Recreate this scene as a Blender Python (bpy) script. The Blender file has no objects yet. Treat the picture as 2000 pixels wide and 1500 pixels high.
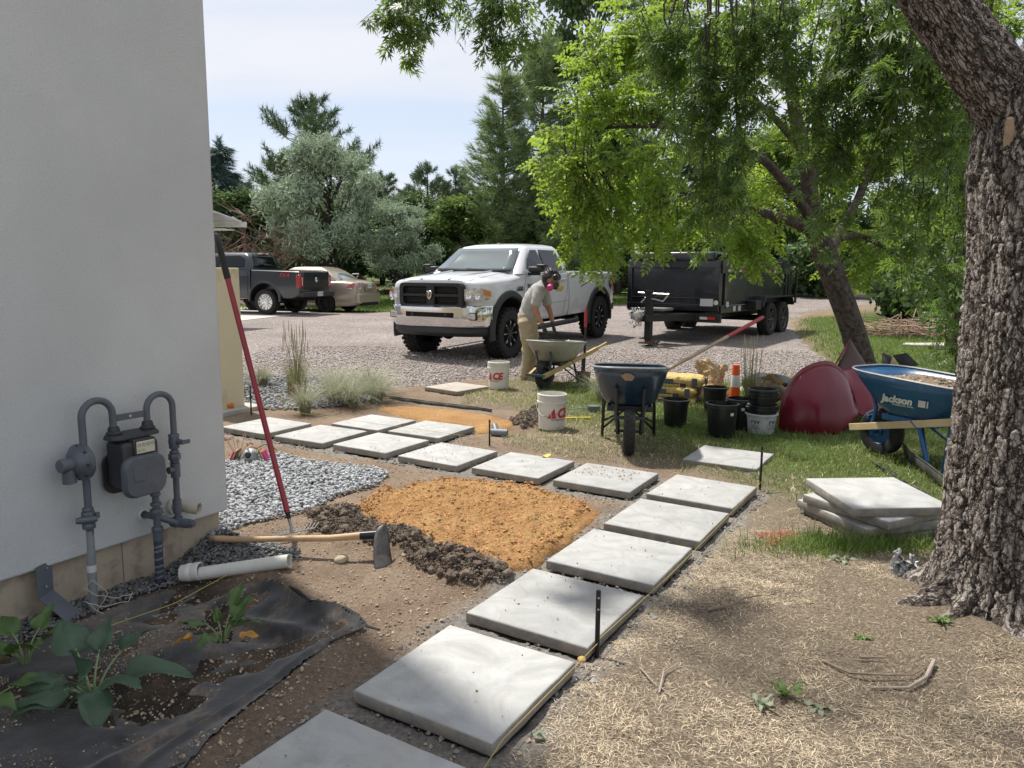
import bpy, bmesh, math, random
import numpy as np
from mathutils import Vector, Matrix
R = math.radians
random.seed(7); rng = np.random.RandomState(11)
sc = bpy.context.scene
C = sc.collection

# ------------------------------------------------------------------ camera
cd = bpy.data.cameras.new('camera'); cam = bpy.data.objects.new('camera', cd); C.objects.link(cam)
cd.sensor_width = 36; cd.lens = 26.28; cd.clip_start = .05; cd.clip_end = 1500
cam.matrix_world = Matrix.Translation((0, 0, 1.575)) @ Matrix.Rotation(R(90-8.356), 4, 'X') @ Matrix.Rotation(R(.467), 4, 'Z')
sc.camera = cam

# ------------------------------------------------------------------ sky, sun, exposure
SUN_EL = R(62); SUN_H = Vector((-.65, .76, 0)).normalized()          # horizontal direction towards the sun
w = bpy.data.worlds.new('World'); sc.world = w; w.use_nodes = True
nt = w.node_tree; nt.nodes.clear()
def N(nt, typ, **kw):
    n = nt.nodes.new(typ)
    for k, v in kw.items():
        if k.startswith('_'): setattr(n, k[1:], v)
        else:
            s = n.inputs[int(k[1:])] if k[0] == 'i' and k[1:].isdigit() else n.inputs[k.replace('__', ' ')]
            if isinstance(v, bpy.types.NodeSocket): nt.links.new(v, s)
            else: s.default_value = v
    return n
sky = N(nt, 'ShaderNodeTexSky', _sky_type='NISHITA', _sun_disc=False, _sun_elevation=SUN_EL, _sun_rotation=math.atan2(SUN_H.x, SUN_H.y), _altitude=1500., _dust_density=2.)
tc = N(nt, 'ShaderNodeTexCoord')
sep = N(nt, 'ShaderNodeSeparateXYZ', i0=tc.outputs['Generated'])
zz = N(nt, 'ShaderNodeMath', _operation='MAXIMUM', i0=sep.outputs['Z'], i1=.0)
zz = N(nt, 'ShaderNodeMath', _operation='ADD', i0=zz.outputs[0], i1=.22)
px = N(nt, 'ShaderNodeMath', _operation='DIVIDE', i0=sep.outputs['X'], i1=zz.outputs[0])
py = N(nt, 'ShaderNodeMath', _operation='DIVIDE', i0=sep.outputs['Y'], i1=zz.outputs[0])
cmb = N(nt, 'ShaderNodeCombineXYZ', X=px.outputs[0], Y=py.outputs[0], Z=0.)
mp = N(nt, 'ShaderNodeMapping', Vector=cmb.outputs[0]); mp.inputs['Rotation'].default_value = (0, 0, R(-38)); mp.inputs['Scale'].default_value = (.75, 1.6, 1)
n1 = N(nt, 'ShaderNodeTexNoise', Vector=mp.outputs[0], Scale=1.1, Detail=7., Roughness=.52, Distortion=.7)
cr = N(nt, 'ShaderNodeMapRange', Value=n1.outputs[0]); cr.inputs[1].default_value = .37; cr.inputs[2].default_value = .64; cr.inputs[3].default_value = .58; cr.inputs[4].default_value = .97
skb = N(nt, 'ShaderNodeMix', _data_type='RGBA', _blend_type='MULTIPLY', i0=1., i6=sky.outputs[0], i7=(.12, .12, .12, 1))
mx = N(nt, 'ShaderNodeMix', _data_type='RGBA', i0=cr.outputs[0], i6=skb.outputs[2], i7=(.69, .705, .75, 1))
bg = N(nt, 'ShaderNodeBackground', Color=mx.outputs[2], Strength=1.0)
out = N(nt, 'ShaderNodeOutputWorld', Surface=bg.outputs[0])
sd = bpy.data.lights.new('sun', 'SUN'); sd.energy = 4.7; sd.angle = R(2.2); sd.color = (1, .955, .88)
sun = bpy.data.objects.new('sun', sd); C.objects.link(sun)
sv = SUN_H*math.cos(SUN_EL) + Vector((0, 0, math.sin(SUN_EL)))
sun.rotation_euler = (-sv).to_track_quat('-Z', 'Y').to_euler()
vs_ = sc.view_settings; vs_.view_transform = 'Standard'; vs_.look = 'None'; vs_.exposure = .36; vs_.gamma = 1; vs_.use_curve_mapping = False
sc.render.engine = 'CYCLES'
cy = sc.cycles; cy.max_bounces = 8; cy.transparent_max_bounces = 8; cy.use_denoising = True; cy.diffuse_bounces = 4
try: cy.denoiser = 'OPENIMAGEDENOISE'
except Exception: pass

# ------------------------------------------------------------------ material helpers
MATS = {}
def lin(c): return tuple(((x/12.92) if x <= .04045 else ((x+.055)/1.055)**2.4) for x in c)
def rgb(r, g, b): return lin((r/255, g/255, b/255))
def c4(c, k=1.): return (min(1, c[0]*k), min(1, c[1]*k), min(1, c[2]*k), 1)
def new_mat(name):
    m = bpy.data.materials.new(name); m.use_nodes = True
    nt = m.node_tree; b = nt.nodes['Principled BSDF']
    return m, nt, b
def noise(nt, co, s, d=4., r=.55, dist=0.):
    return N(nt, 'ShaderNodeTexNoise', Vector=co, Scale=s, Detail=d, Roughness=r, Distortion=dist).outputs[0]
def mixc(nt, f, a, b, blend='MIX'):
    return N(nt, 'ShaderNodeMix', _data_type='RGBA', _blend_type=blend, i0=f, i6=a, i7=b).outputs[2]
def rng_(nt, v, a, b, c=0., d=1.):
    n = N(nt, 'ShaderNodeMapRange', Value=v); n.inputs[1].default_value = a; n.inputs[2].default_value = b; n.inputs[3].default_value = c; n.inputs[4].default_value = d
    return n.outputs[0]
def pm(name, col, rough=.6, metal=0., var=.12, vs=6., bump=0., bs=80., col2=None, c2=.55, c2s=3., spec=.5, coat=0., island=0., transl=0., tcol=None, world=False, c2w=.08):
    if name in MATS: return MATS[name]
    m, nt, b = new_mat(name)
    t = N(nt, 'ShaderNodeTexCoord')
    co = t.outputs['Object']
    if world: co = N(nt, 'ShaderNodeNewGeometry').outputs['Position']
    n = noise(nt, co, vs)
    n = rng_(nt, n, .3, .7)
    c = mixc(nt, n, c4(col, 1-var), c4(col, 1+var))
    if col2:
        n2 = noise(nt, co, c2s, 6., .65)
        c = mixc(nt, rng_(nt, n2, c2-c2w, c2+c2w), c, c4(col2))
    if island:
        g = N(nt, 'ShaderNodeNewGeometry').outputs['Random Per Island']
        v = rng_(nt, g, 0, 1, 1-island, 1+island)
        h = N(nt, 'ShaderNodeHueSaturation', Color=c, Value=v)
        h.inputs['Hue'].default_value = .5
        h2 = N(nt, 'ShaderNodeMath', _operation='FRACT', i0=N(nt, 'ShaderNodeMath', _operation='MULTIPLY', i0=g, i1=17.3).outputs[0])
        nt.links.new(rng_(nt, h2.outputs[0], 0, 1, .5-.035*min(1, island*2), .5+.035*min(1, island*2)), h.inputs['Hue'])
        c = h.outputs[0]
    nt.links.new(c, b.inputs['Base Color'])
    b.inputs['Roughness'].default_value = rough; b.inputs['Metallic'].default_value = metal
    b.inputs['Specular IOR Level'].default_value = spec
    if coat: b.inputs['Coat Weight'].default_value = coat; b.inputs['Coat Roughness'].default_value = .06
    if bump:
        bn = noise(nt, co, bs, 5., .6)
        bp = N(nt, 'ShaderNodeBump', Height=bn, Strength=min(1, bump), Distance=.6/bs)
        nt.links.new(bp.outputs[0], b.inputs['Normal'])
    if rough > .15 and not metal:
        nt.links.new(rng_(nt, n, 0, 1, rough*.88, min(1, rough*1.12)), b.inputs['Roughness'])
    if transl:
        tr = N(nt, 'ShaderNodeBsdfTranslucent')
        if tcol: tr.inputs[0].default_value = c4(tcol); nt.links.new(mixc(nt, .45, c4(tcol), c), tr.inputs[0])
        else: nt.links.new(c, tr.inputs[0])
        ms = N(nt, 'ShaderNodeMixShader', i0=transl, i1=b.outputs[0], i2=tr.outputs[0])
        nt.links.new(ms.outputs[0], nt.nodes['Material Output'].inputs[0])
    MATS[name] = m
    return m
def glass_mat(name, col, rough=.03, alpha=.75):
    if name in MATS: return MATS[name]
    m, nt, b = new_mat(name)
    gl = N(nt, 'ShaderNodeBsdfGlossy', Color=(1, 1, 1, 1), Roughness=rough)
    tr = N(nt, 'ShaderNodeBsdfTransparent', Color=c4(col))
    fr = N(nt, 'ShaderNodeFresnel', IOR=1.5)
    ms = N(nt, 'ShaderNodeMixShader', i0=rng_(nt, fr.outputs[0], 0, 1, .03, 1), i1=tr.outputs[0], i2=gl.outputs[0])
    nt.links.new(ms.outputs[0], nt.nodes['Material Output'].inputs[0])
    MATS[name] = m
    return m

# ------------------------------------------------------------------ object helpers
def tag(o, label=None, cat=None, group=None, kind=None):
    if label: o['label'] = label
    if cat: o['category'] = cat
    if group: o['group'] = group
    if kind: o['kind'] = kind
    return o
def thing(name, label, cat, loc=(0, 0, 0), rz=0., group=None):
    o = bpy.data.objects.new(name, None); C.objects.link(o); o.empty_display_size = .1
    o.location = loc; o.rotation_euler = (0, 0, rz)
    return tag(o, label, cat, group)
def link_mesh(name, me, mat, parent=None):
    o = bpy.data.objects.new(name, me); C.objects.link(o)
    if mat is not None and not me.materials: me.materials.append(mat)
    if parent is not None: o.parent = parent
    return o
def copy_tree(o, parent=None):
    c = o.copy(); C.objects.link(c); c.parent = parent
    for ch in list(o.children): copy_tree(ch, c)
    return c
def V3(a): return np.asarray(a, float)
def frame(d):
    d = V3(d); d = d/ (np.linalg.norm(d)+1e-12)
    a = np.array([0, 0, 1.]) if abs(d[2]) < .9 else np.array([1., 0, 0])
    u = np.cross(a, d); u /= np.linalg.norm(u); v = np.cross(d, u)
    return u, v, d
class MB:
    def __init__(s): s.v = []; s.f = []
    def add(s, vs, fs):
        o = len(s.v); s.v += [tuple(map(float, p)) for p in vs]; s.f += [tuple(i+o for i in f) for f in fs]; return s
    def box(s, c, size, rz=0., rx=0., ry=0., taper=1.):
        M = Matrix.Rotation(rz, 3, 'Z') @ Matrix.Rotation(ry, 3, 'Y') @ Matrix.Rotation(rx, 3, 'X')
        vs = []
        for z in (-.5, .5):
            k = taper if z > 0 else 1
            for x, y in ((-.5, -.5), (.5, -.5), (.5, .5), (-.5, .5)):
                vs.append(Vector(c) + M @ Vector((x*size[0]*k, y*size[1]*k, z*size[2])))
        return s.add(vs, [(3, 2, 1, 0), (4, 5, 6, 7), (0, 1, 5, 4), (1, 2, 6, 5), (2, 3, 7, 6), (3, 0, 4, 7)])
    def rings(s, rs, cap=True, closed=False):
        n = len(rs[0]); o = len(s.v)
        for r in rs: s.v += [tuple(map(float, p)) for p in r]
        m = len(rs)
        for i in range(m if closed else m-1):
            a = o+i*n; b = o+((i+1) % m)*n
            for j in range(n): s.f.append((a+j, a+(j+1) % n, b+(j+1) % n, b+j))
        if cap and not closed:
            s.f.append(tuple(o+j for j in range(n))[::-1]); s.f.append(tuple(o+(m-1)*n+j for j in range(n)))
        return s
    def tube(s, pts, r, n=8, cap=True, sq=None):
        pts = [V3(p) for p in pts]; m = len(pts)
        r = [r]*m if np.isscalar(r) else list(r)
        rs = []; u0 = None
        for i in range(m):
            d = pts[min(i+1, m-1)] - pts[max(i-1, 0)]; d = d/(np.linalg.norm(d)+1e-12)
            if u0 is None: u, v, _ = frame(d)
            else:
                u = u0 - d*np.dot(u0, d); l = np.linalg.norm(u)
                if l < 1e-6: u, v, _ = frame(d)
                else: u = u/l; v = np.cross(d, u)
            u0 = u
            if sq: ring = [pts[i] + u*(a*r[i]*sq[0]) + v*(b*r[i]*sq[1]) for a, b in ((1, 1), (-1, 1), (-1, -1), (1, -1))]
            else: ring = [pts[i] + r[i]*(math.cos(t)*u + math.sin(t)*v) for t in [2*math.pi*k/n for k in range(n)]]
            rs.append(ring)
        return s.rings(rs, cap)
    def cyl(s, p0, p1, r0, r1=None, n=14, cap=True): return s.tube([p0, p1], [r0, r0 if r1 is None else r1], n, cap)
    def lathe(s, prof, c=(0, 0, 0), n=24, axis=(0, 0, 1), cap=False):
        u, v, d = frame(axis); c = V3(c)
        rs = [[c + d*z + r*(math.cos(t)*u + math.sin(t)*v) for t in [2*math.pi*k/n for k in range(n)]] for r, z in prof]
        return s.rings(rs, cap)
    def grid(s, P, cu=False, cv=False):
        P = np.asarray(P, float); a, b = P.shape[:2]; o = len(s.v)
        s.v += [tuple(p) for p in P.reshape(-1, 3)]
        for i in range(a if cu else a-1):
            for j in range(b if cv else b-1):
                i2 = (i+1) % a; j2 = (j+1) % b
                s.f.append((o+i*b+j, o+i2*b+j, o+i2*b+j2, o+i*b+j2))
        return s
    def prism(s, out, axis='y', a=0., b=.1, fn=None):
        """outline in a plane, extruded from a to b along axis"""
        def mk(p, t):
            return {'y': (p[0], t, p[1]), 'x': (t, p[0], p[1]), 'z': (p[0], p[1], t)}[axis]
        n = len(out); vs = [mk(p, a) for p in out] + [mk(p, b) for p in out]
        if fn: vs = [fn(q) for q in vs]
        fs = [tuple(range(n))[::-1], tuple(range(n, 2*n))] + [(i, (i+1) % n, n+(i+1) % n, n+i) for i in range(n)]
        return s.add(vs, fs)
    def mesh(s, name, smooth=True, ang=38):
        me = bpy.data.meshes.new(name); me.from_pydata(s.v, [], s.f); me.update()
        bm = bmesh.new(); bm.from_mesh(me); bmesh.ops.recalc_face_normals(bm, faces=bm.faces); bm.to_mesh(me); bm.free()
        if smooth:
            me.polygons.foreach_set('use_smooth', [True]*len(me.polygons)); me.set_sharp_from_angle(angle=R(ang))
        return me
    def build(s, name, mat, parent=None, smooth=True, bevel=0., seg=2, ang=38, sub=0, solid=0., loc=None, rot=None):
        o = link_mesh(name, s.mesh(name, smooth, ang), mat, parent)
        if solid: md = o.modifiers.new('s', 'SOLIDIFY'); md.thickness = solid; md.offset = 0
        if sub: md = o.modifiers.new('u', 'SUBSURF'); md.levels = sub; md.render_levels = sub
        if bevel:
            md = o.modifiers.new('b', 'BEVEL'); md.width = bevel; md.segments = seg; md.limit_method = 'ANGLE'; md.angle_limit = R(32); md.harden_normals = False
        if loc is not None: o.location = loc
        if rot is not None: o.rotation_euler = rot
        return o
def rbox(name, mat, parent, c, size, bevel=.01, seg=2, **k): return MB().box(c, size, **k).build(name, mat, parent, bevel=bevel, seg=seg)
def arrmesh(name, Vs, Ts, mat, parent=None, smooth=False, quads=False):
    """big triangle (or quad) mesh from numpy arrays"""
    me = bpy.data.meshes.new(name); k = 4 if quads else 3
    Vs = np.ascontiguousarray(Vs, np.float32); Ts = np.ascontiguousarray(Ts, np.int32)
    me.vertices.add(len(Vs)); me.vertices.foreach_set('co', Vs.ravel())
    me.loops.add(Ts.size); me.loops.foreach_set('vertex_index', Ts.ravel())
    me.polygons.add(len(Ts)); me.polygons.foreach_set('loop_start', np.arange(len(Ts), dtype=np.int32)*k)
    try: me.polygons.foreach_set('loop_total', np.full(len(Ts), k, np.int32))
    except Exception: pass
    me.polygons.foreach_set('use_smooth', np.full(len(Ts), bool(smooth)))
    me.update(calc_edges=True); me.validate()
    return link_mesh(name, me, mat, parent)
def merged(name, tv, tt, Ms, Tr, mat, parent=None, smooth=False):
    """template (tv verts, tt tris) copied by matrices Ms (N,3,3) and offsets Tr (N,3) into one mesh"""
    tv = np.asarray(tv, float); tt = np.asarray(tt, int); n = len(Tr)
    Vs = np.einsum('nij,kj->nki', Ms, tv) + Tr[:, None, :]
    Ts = tt[None] + (np.arange(n)*len(tv))[:, None, None]
    return arrmesh(name, Vs.reshape(-1, 3), Ts.reshape(-1, 3), mat, parent, smooth)
def rotmats(n, tilt=math.pi, r=rng):
    """random rotations about z, tilted by up to tilt about a random axis"""
    a = r.uniform(0, 2*np.pi, n); t = r.uniform(-tilt, tilt, n); b = r.uniform(-tilt, tilt, n)
    ca, sa, ct, st, cb, sb = np.cos(a), np.sin(a), np.cos(t), np.sin(t), np.cos(b), np.sin(b); o = np.zeros(n); e = np.ones(n)
    Z = np.array([[ca, -sa, o], [sa, ca, o], [o, o, e]]).transpose(2, 0, 1)
    X = np.array([[e, o, o], [o, ct, -st], [o, st, ct]]).transpose(2, 0, 1)
    Y = np.array([[cb, o, sb], [o, e, o], [-sb, o, cb]]).transpose(2, 0, 1)
    return Z @ X @ Y
# value noise in numpy
_T = np.random.RandomState(3).rand(256, 256)
def vn(x, y):
    xi = np.floor(x).astype(int); yi = np.floor(y).astype(int); fx = x-xi; fy = y-yi
    fx = fx*fx*(3-2*fx); fy = fy*fy*(3-2*fy)
    g = lambda i, j: _T[(xi+i) & 255, (yi+j) & 255]
    return (g(0, 0)*(1-fx)+g(1, 0)*fx)*(1-fy) + (g(0, 1)*(1-fx)+g(1, 1)*fx)*fy
def fbm(x, y, o=4, s=1., g=.5):
    t = 0; a = 1.; n = 0
    for i in range(o): t = t + a*vn(x*s+17.3*i, y*s-9.1*i); n += a; a *= g; s *= 2.03
    return t/n
def ss(a, b, x): t = np.clip((x-a)/(b-a), 0, 1); return t*t*(3-2*t)
def sdist(poly, x, y):
    """signed distance to a polygon, negative inside"""
    P = np.array(poly, float); x = np.asarray(x, float); y = np.asarray(y, float)
    d = np.full(x.shape, 1e9); ins = np.zeros(x.shape, bool); n = len(P)
    for i in range(n):
        ax, ay = P[i]; bx, by = P[(i+1) % n]; ex, ey = bx-ax, by-ay
        t = np.clip(((x-ax)*ex+(y-ay)*ey)/(ex*ex+ey*ey+1e-12), 0, 1)
        d = np.minimum(d, np.hypot(x-ax-t*ex, y-ay-t*ey))
        c = ((ay > y) != (by > y)) & (x < (bx-ax)*(y-ay)/(by-ay+1e-12)+ax); ins ^= c
    return np.where(ins, -d, d)
def text_mesh(txt, size, bold=0., shear=0., align='CENTER'):
    cu = bpy.data.curves.new('t', 'FONT'); cu.body = txt; cu.size = size; cu.offset = bold; cu.shear = shear; cu.align_x = align; cu.align_y = 'CENTER'; cu.resolution_u = 3
    ob = bpy.data.objects.new('t', cu); C.objects.link(ob)
    dg = bpy.context.evaluated_depsgraph_get(); dg.update()
    me = bpy.data.meshes.new_from_object(ob.evaluated_get(dg)); me.materials.clear()
    bpy.data.objects.remove(ob); bpy.data.curves.remove(cu)
    return me
def lettering(name, txt, size, mat, parent, M, bold=0., shear=0., bend=None, sx=1.):
    """flat print laid on a surface: M maps text plane to the thing's frame; bend=radius wraps it round the text's own vertical axis"""
    me = text_mesh(txt, size, bold, shear)
    bm = bmesh.new(); bm.from_mesh(me)
    if bend:
        xs = [v.co.x for v in bm.verts]; x = min(xs)
        while x < max(xs):
            bmesh.ops.bisect_plane(bm, geom=bm.verts[:]+bm.edges[:]+bm.faces[:], plane_co=(x, 0, 0), plane_no=(1, 0, 0)); x += bend*.12
    for v in bm.verts:
        p = v.co.copy(); p.x *= sx
        if bend: a = p.x/bend; p = Vector((bend*math.sin(a), p.y, bend*math.cos(a)-bend + p.z))
        v.co = M @ p
    bm.to_mesh(me); bm.free()
    return link_mesh(name, me, mat, parent)
# ------------------------------------------------------------------ terrain
def gz(y): return .24*np.clip((np.asarray(y, float)-9)/10, 0, 1) + .02*np.maximum(0, np.asarray(y, float)-26)
SLABS = [('A', -.545, 2.035, -31), ('B', -.159, 2.673, -31), ('C', .22, 3.318, -31.3), ('D', .61, 3.95, -30.8), ('E', .998, 4.585, -31.5), ('F', 1.375, 5.202, -32.1),
         ('G', .732, 5.557, -30), ('H', .101, 5.903, -30.7), ('I', -.542, 6.269, -31.5), ('J', -1.182, 6.657, -30.7), ('K', -1.823, 7.02, -29.6), ('L', -2.465, 7.385, -30.5),
         ('M', -1.428, 7.617, -30.3), ('N', -.792, 7.271, -30.2)]
BED = [(-2.1, 4.5), (-1.72, 4.15), (-1.4, 3.8), (-1.05, 3.5), (-.8, 3.25), (-.85, 2.8), (-1.05, 2.35), (-1.15, 1.0), (-5, 1.0), (-5, 2), (-3.4, 2.6)]
SAND1 = [(-1.05, 4.97), (-.95, 5.21), (-.76, 5.41), (-.51, 5.63), (-.15, 5.57), (.16, 5.37), (.44, 5.13), (.59, 4.84), (.5, 4.63), (.35, 4.39), (.18, 4.05), (.09, 3.86), (-.1, 3.89), (-.28, 4.04), (-.44, 4.15), (-.61, 4.32), (-.75, 4.41), (-.92, 4.59)]
SAND2 = [(-1.52, 8.58), (-1.21, 8.73), (-.58, 8.43), (-.08, 8.02), (.03, 7.61), (-.07, 7.28), (-.35, 7.27), (-.39, 7.52), (-1.04, 7.93)]
GRAV1 = [(-2.75, 6.0), (-2.34, 6.05), (-2.21, 6.32), (-2.04, 6.33), (-1.62, 6.07), (-1.24, 5.92), (-.98, 5.69), (-1.01, 5.41), (-1.25, 5.08), (-1.37, 4.74), (-1.51, 4.63), (-1.68, 4.5), (-1.77, 4.3), (-1.95, 4.36)]
GRAVW = [(-1.77, 4.42), (-1.45, 4.2), (-1.2, 4.05), (-1.12, 3.93), (-1.45, 3.9), (-1.75, 3.92), (-1.98, 3.72), (-2.1, 3.5), (-2.2, 3.3), (-2.38, 3.0), (-2.75, 2.9), (-2.05, 3.95)]
GRAV2 = [(-3.3, 8.51), (-2.58, 8.44), (-2.14, 8.55), (-1.86, 8.91), (-1.6, 9.44), (-2.2, 10.59), (-3.05, 11.2), (-4.6, 11.2), (-4.6, 9.3)]
DRIVE = [(-9.5, 10.6), (-3.75, 10.83), (-2.96, 10.69), (-2.17, 10.46), (-1.69, 10.15), (-1.15, 10.34), (-.75, 10.8), (-.31, 11.01), (.15, 11.03), (.75, 10.87), (1.6, 11.3), (2.52, 10.85), (3.66, 10.8), (5.09, 12.3), (5.67, 13.5), (5.94, 15.05), (6.84, 18.18), (8.4, 23), (11, 28), (15, 32.5), (22, 35), (40, 36), (40, 43), (18, 43), (8, 35), (4.27, 30.5), (-.02, 28.07), (-3.52, 25.64), (-6.79, 24.78), (-14, 26.65), (-16, 20)]
CLOD = [(-1.36, 4.69), (-1.22, 4.79), (-.99, 4.69), (-.74, 4.36), (-.53, 4.19), (-.34, 4.04), (-.1, 3.82), (.01, 3.72), (-.1, 3.6), (-.3, 3.66), (-.5, 3.8), (-.64, 4.0), (-.8, 4.1), (-1.0, 4.22), (-1.2, 4.4)]
CLOD2 = [(-.05, 7.74), (.18, 8.34), (.32, 8.6), (.27, 7.62), (.11, 7.36)]
DRY = [(.2, 2.75), (.41, 3.06), (.76, 3.61), (1.15, 4.19), (1.72, 5.04), (1.95, 5.49), (1.39, 5.77), (1.1, 6.0), (.47, 6.35), (-.09, 6.79), (-.07, 7.24), (.21, 7.25), (.32, 8.0), (.0, 8.6), (-.6, 8.75), (-.8, 9.4), (-.4, 10.0), (-.28, 10.7), (.15, 10.85), (.75, 10.7), (1.6, 11.1), (2.52, 10.6), (3.66, 10.6), (5.09, 12.1), (5.67, 13.4), (9, 14), (9, 0), (-.1, 0), (-.05, 2.2)]
def slab_dist(x, y):
    d = np.full(np.shape(x), 9.)
    for _, cx, cy, a in SLABS:
        c, s = math.cos(R(a)), math.sin(R(a)); lx = (x-cx)*c+(y-cy)*s; ly = -(x-cx)*s+(y-cy)*c
        d = np.minimum(d, np.maximum(np.abs(lx), np.abs(ly))-.305)
    return d
def hgt(x, y, fine=True):
    x = np.asarray(x, float); y = np.asarray(y, float)
    z = gz(y)
    near = ss(16, 9, y)
    z = z - .115*ss(.1, -.25, sdist(BED, x, y))
    sd = sdist(SAND1, x, y); z = z - .035*ss(.08, -.1, sd)
    cl = ss(.1, -.12, sdist(CLOD, x, y)); z = z + cl*(.035+.1*fbm(x, y, 3, 5.)*ss(.35, .65, fbm(x+3, y, 2, 3.)))
    z = z + .1*ss(.12, -.15, sdist(CLOD2, x, y))*fbm(x, y, 3, 4.)
    dr = ss(.0, -.25, sdist(DRY, x, y)); z = z + dr*(.028+.03*(fbm(x+7, y, 3, 1.3)-.5))*near
    r2 = np.hypot(x-2.2, y-3.2); z = z + .09*np.exp(-(r2/.62)**2)
    sl = slab_dist(x, y); z = z + (-.012+.02*(fbm(x, y, 3, 14.)-.4))*ss(.16, .02, sl) - .03*ss(.0, -.03, sl)
    z = z + near*(.03*(fbm(x, y, 4, 1.7)-.5))*ss(.0, .25, sl)
    if fine:
        rough = .010+.03*cl+.004*dr
        z = z + near*rough*2*(fbm(x+31, y+5, 4, 13.)-.5)
    return z
def H1(x, y): return float(hgt(np.array([x]), np.array([y]))[0])
def ramp_ax(a0, a1, step, lo, hi, k=1.12):
    c = list(np.arange(a0, a1+1e-6, step)); s = step; v = a1; up = []
    while v < hi: s *= k; v += s; up.append(v)
    s = step; v = a0; dn = []
    while v > lo: s *= k; v -= s; dn.append(v)
    return np.array(dn[::-1]+c+up)
xs = ramp_ax(-3.0, 3.4, .027, -260, 260); ys = np.concatenate([ramp_ax(1.7, 7.5, .027, -40, 7.4, 1.15), ramp_ax(7.54, 12.5, .045, 7.53, 420, 1.1)])
X, Y = np.meshgrid(xs, ys); Zt = hgt(X, Y)
nx = len(xs); idx = np.arange(X.size).reshape(X.shape)
quads = np.stack([idx[:-1, :-1], idx[:-1, 1:], idx[1:, 1:], idx[1:, :-1]], -1).reshape(-1, 4)
# ground material: bare dirt with straw-covered, grassy, grey-fines and damp-bed zones
m, nt, b = new_mat('ground'); MATS['ground'] = m
pos = N(nt, 'ShaderNodeNewGeometry').outputs['Position']
zn = N(nt, 'ShaderNodeAttribute', _attribute_name='zone'); sp = N(nt, 'ShaderNodeSeparateColor', Color=zn.outputs['Color'])
za = zn.outputs['Alpha']
nb = noise(nt, pos, 2.2, 6, .6); nf = noise(nt, pos, 38, 6, .7); ng = noise(nt, pos, 140, 3, .6)
dirt = mixc(nt, rng_(nt, nb, .35, .65), (.3, .222, .16, 1), (.42, .325, .24, 1))
dirt = mixc(nt, rng_(nt, nf, .35, .7), mixc(nt, 1., dirt, (.62, .6, .58, 1), 'MULTIPLY'), dirt); dirt = mixc(nt, rng_(nt, noise(nt, pos, 120, 5, .8), .35, .55), mixc(nt, 1., dirt, (.55, .52, .5, 1), 'MULTIPLY'), dirt)
straw = mixc(nt, rng_(nt, noise(nt, pos, 85, 6, .8), .38, .62), (.09, .068, .048, 1), (.34, .275, .2, 1))
grn = mixc(nt, rng_(nt, nf, .3, .7), (.035, .05, .014, 1), (.13, .17, .045, 1))
grey = mixc(nt, rng_(nt, nf, .3, .7), (.15, .135, .12, 1), (.36, .335, .3, 1))
bedc = mixc(nt, rng_(nt, noise(nt, pos, 5, 5, .6), .4, .65), (.045, .036, .028, 1), (.16, .115, .08, 1))
c = mixc(nt, sp.outputs[0], dirt, straw); c = mixc(nt, sp.outputs[1], c, grn); c = mixc(nt, sp.outputs[2], c, grey); c = mixc(nt, za, c, bedc)
c = mixc(nt, rng_(nt, ng, .66, .72), c, (.5, .43, .34, 1))
nt.links.new(c, b.inputs['Base Color']); b.inputs['Roughness'].default_value = .95; b.inputs['Specular IOR Level'].default_value = .2
bp = N(nt, 'ShaderNodeBump', Height=noise(nt, pos, 60, 8, .75), Strength=1., Distance=.02); nt.links.new(bp.outputs[0], b.inputs['Normal'])
ground = arrmesh('ground', np.stack([X, Y, Zt], -1).reshape(-1, 3), quads, m, smooth=True, quads=True)
tag(ground, 'bare brown dirt ground with straw patches and lawn', None, kind='structure')
fx, fy = X.ravel(), Y.ravel()
def green_mask(x, y):
    a = ss(.5, -1.2, sdist([(1.6, 5.9), (.9, 7), (.3, 8.6), (.1, 10.4), (2, 10.9), (3.7, 10.9), (5.2, 12.3), (6, 15), (7, 18.2), (9, 23.5), (13, 29), (60, 29), (60, 3), (4.2, 3.6), (2.9, 4.3), (2.2, 5.0)], x, y)+.6*(fbm(x, y, 3, .9)-.5))
    far = ss(.3, -.3, sdist([(-60, 27), (-14, 27.2), (-6.8, 25.4), (-3.5, 26), (0, 28.4), (4, 31), (8, 35.5), (18, 43.5), (60, 44), (60, 300), (-60, 300)], x, y))
    return np.maximum(a, far)
gm = green_mask(fx, fy); dm = ss(.06, -.16, sdist(DRY, fx, fy)+.22*(fbm(fx, fy, 4, 2.6)-.5)); sm = ss(.17, .02, slab_dist(fx, fy)+.16*(fbm(fx+9, fy, 3, 5.)-.5)); bm_ = ss(.05, -.25, sdist(BED, fx, fy)+.2*(fbm(fx, fy, 3, 4.)-.5))
col = np.stack([dm, gm, sm*(1-bm_), bm_], -1).astype(np.float32)
at = ground.data.attributes.new('zone', 'FLOAT_COLOR', 'POINT'); at.data.foreach_set('color', col.ravel())

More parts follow.
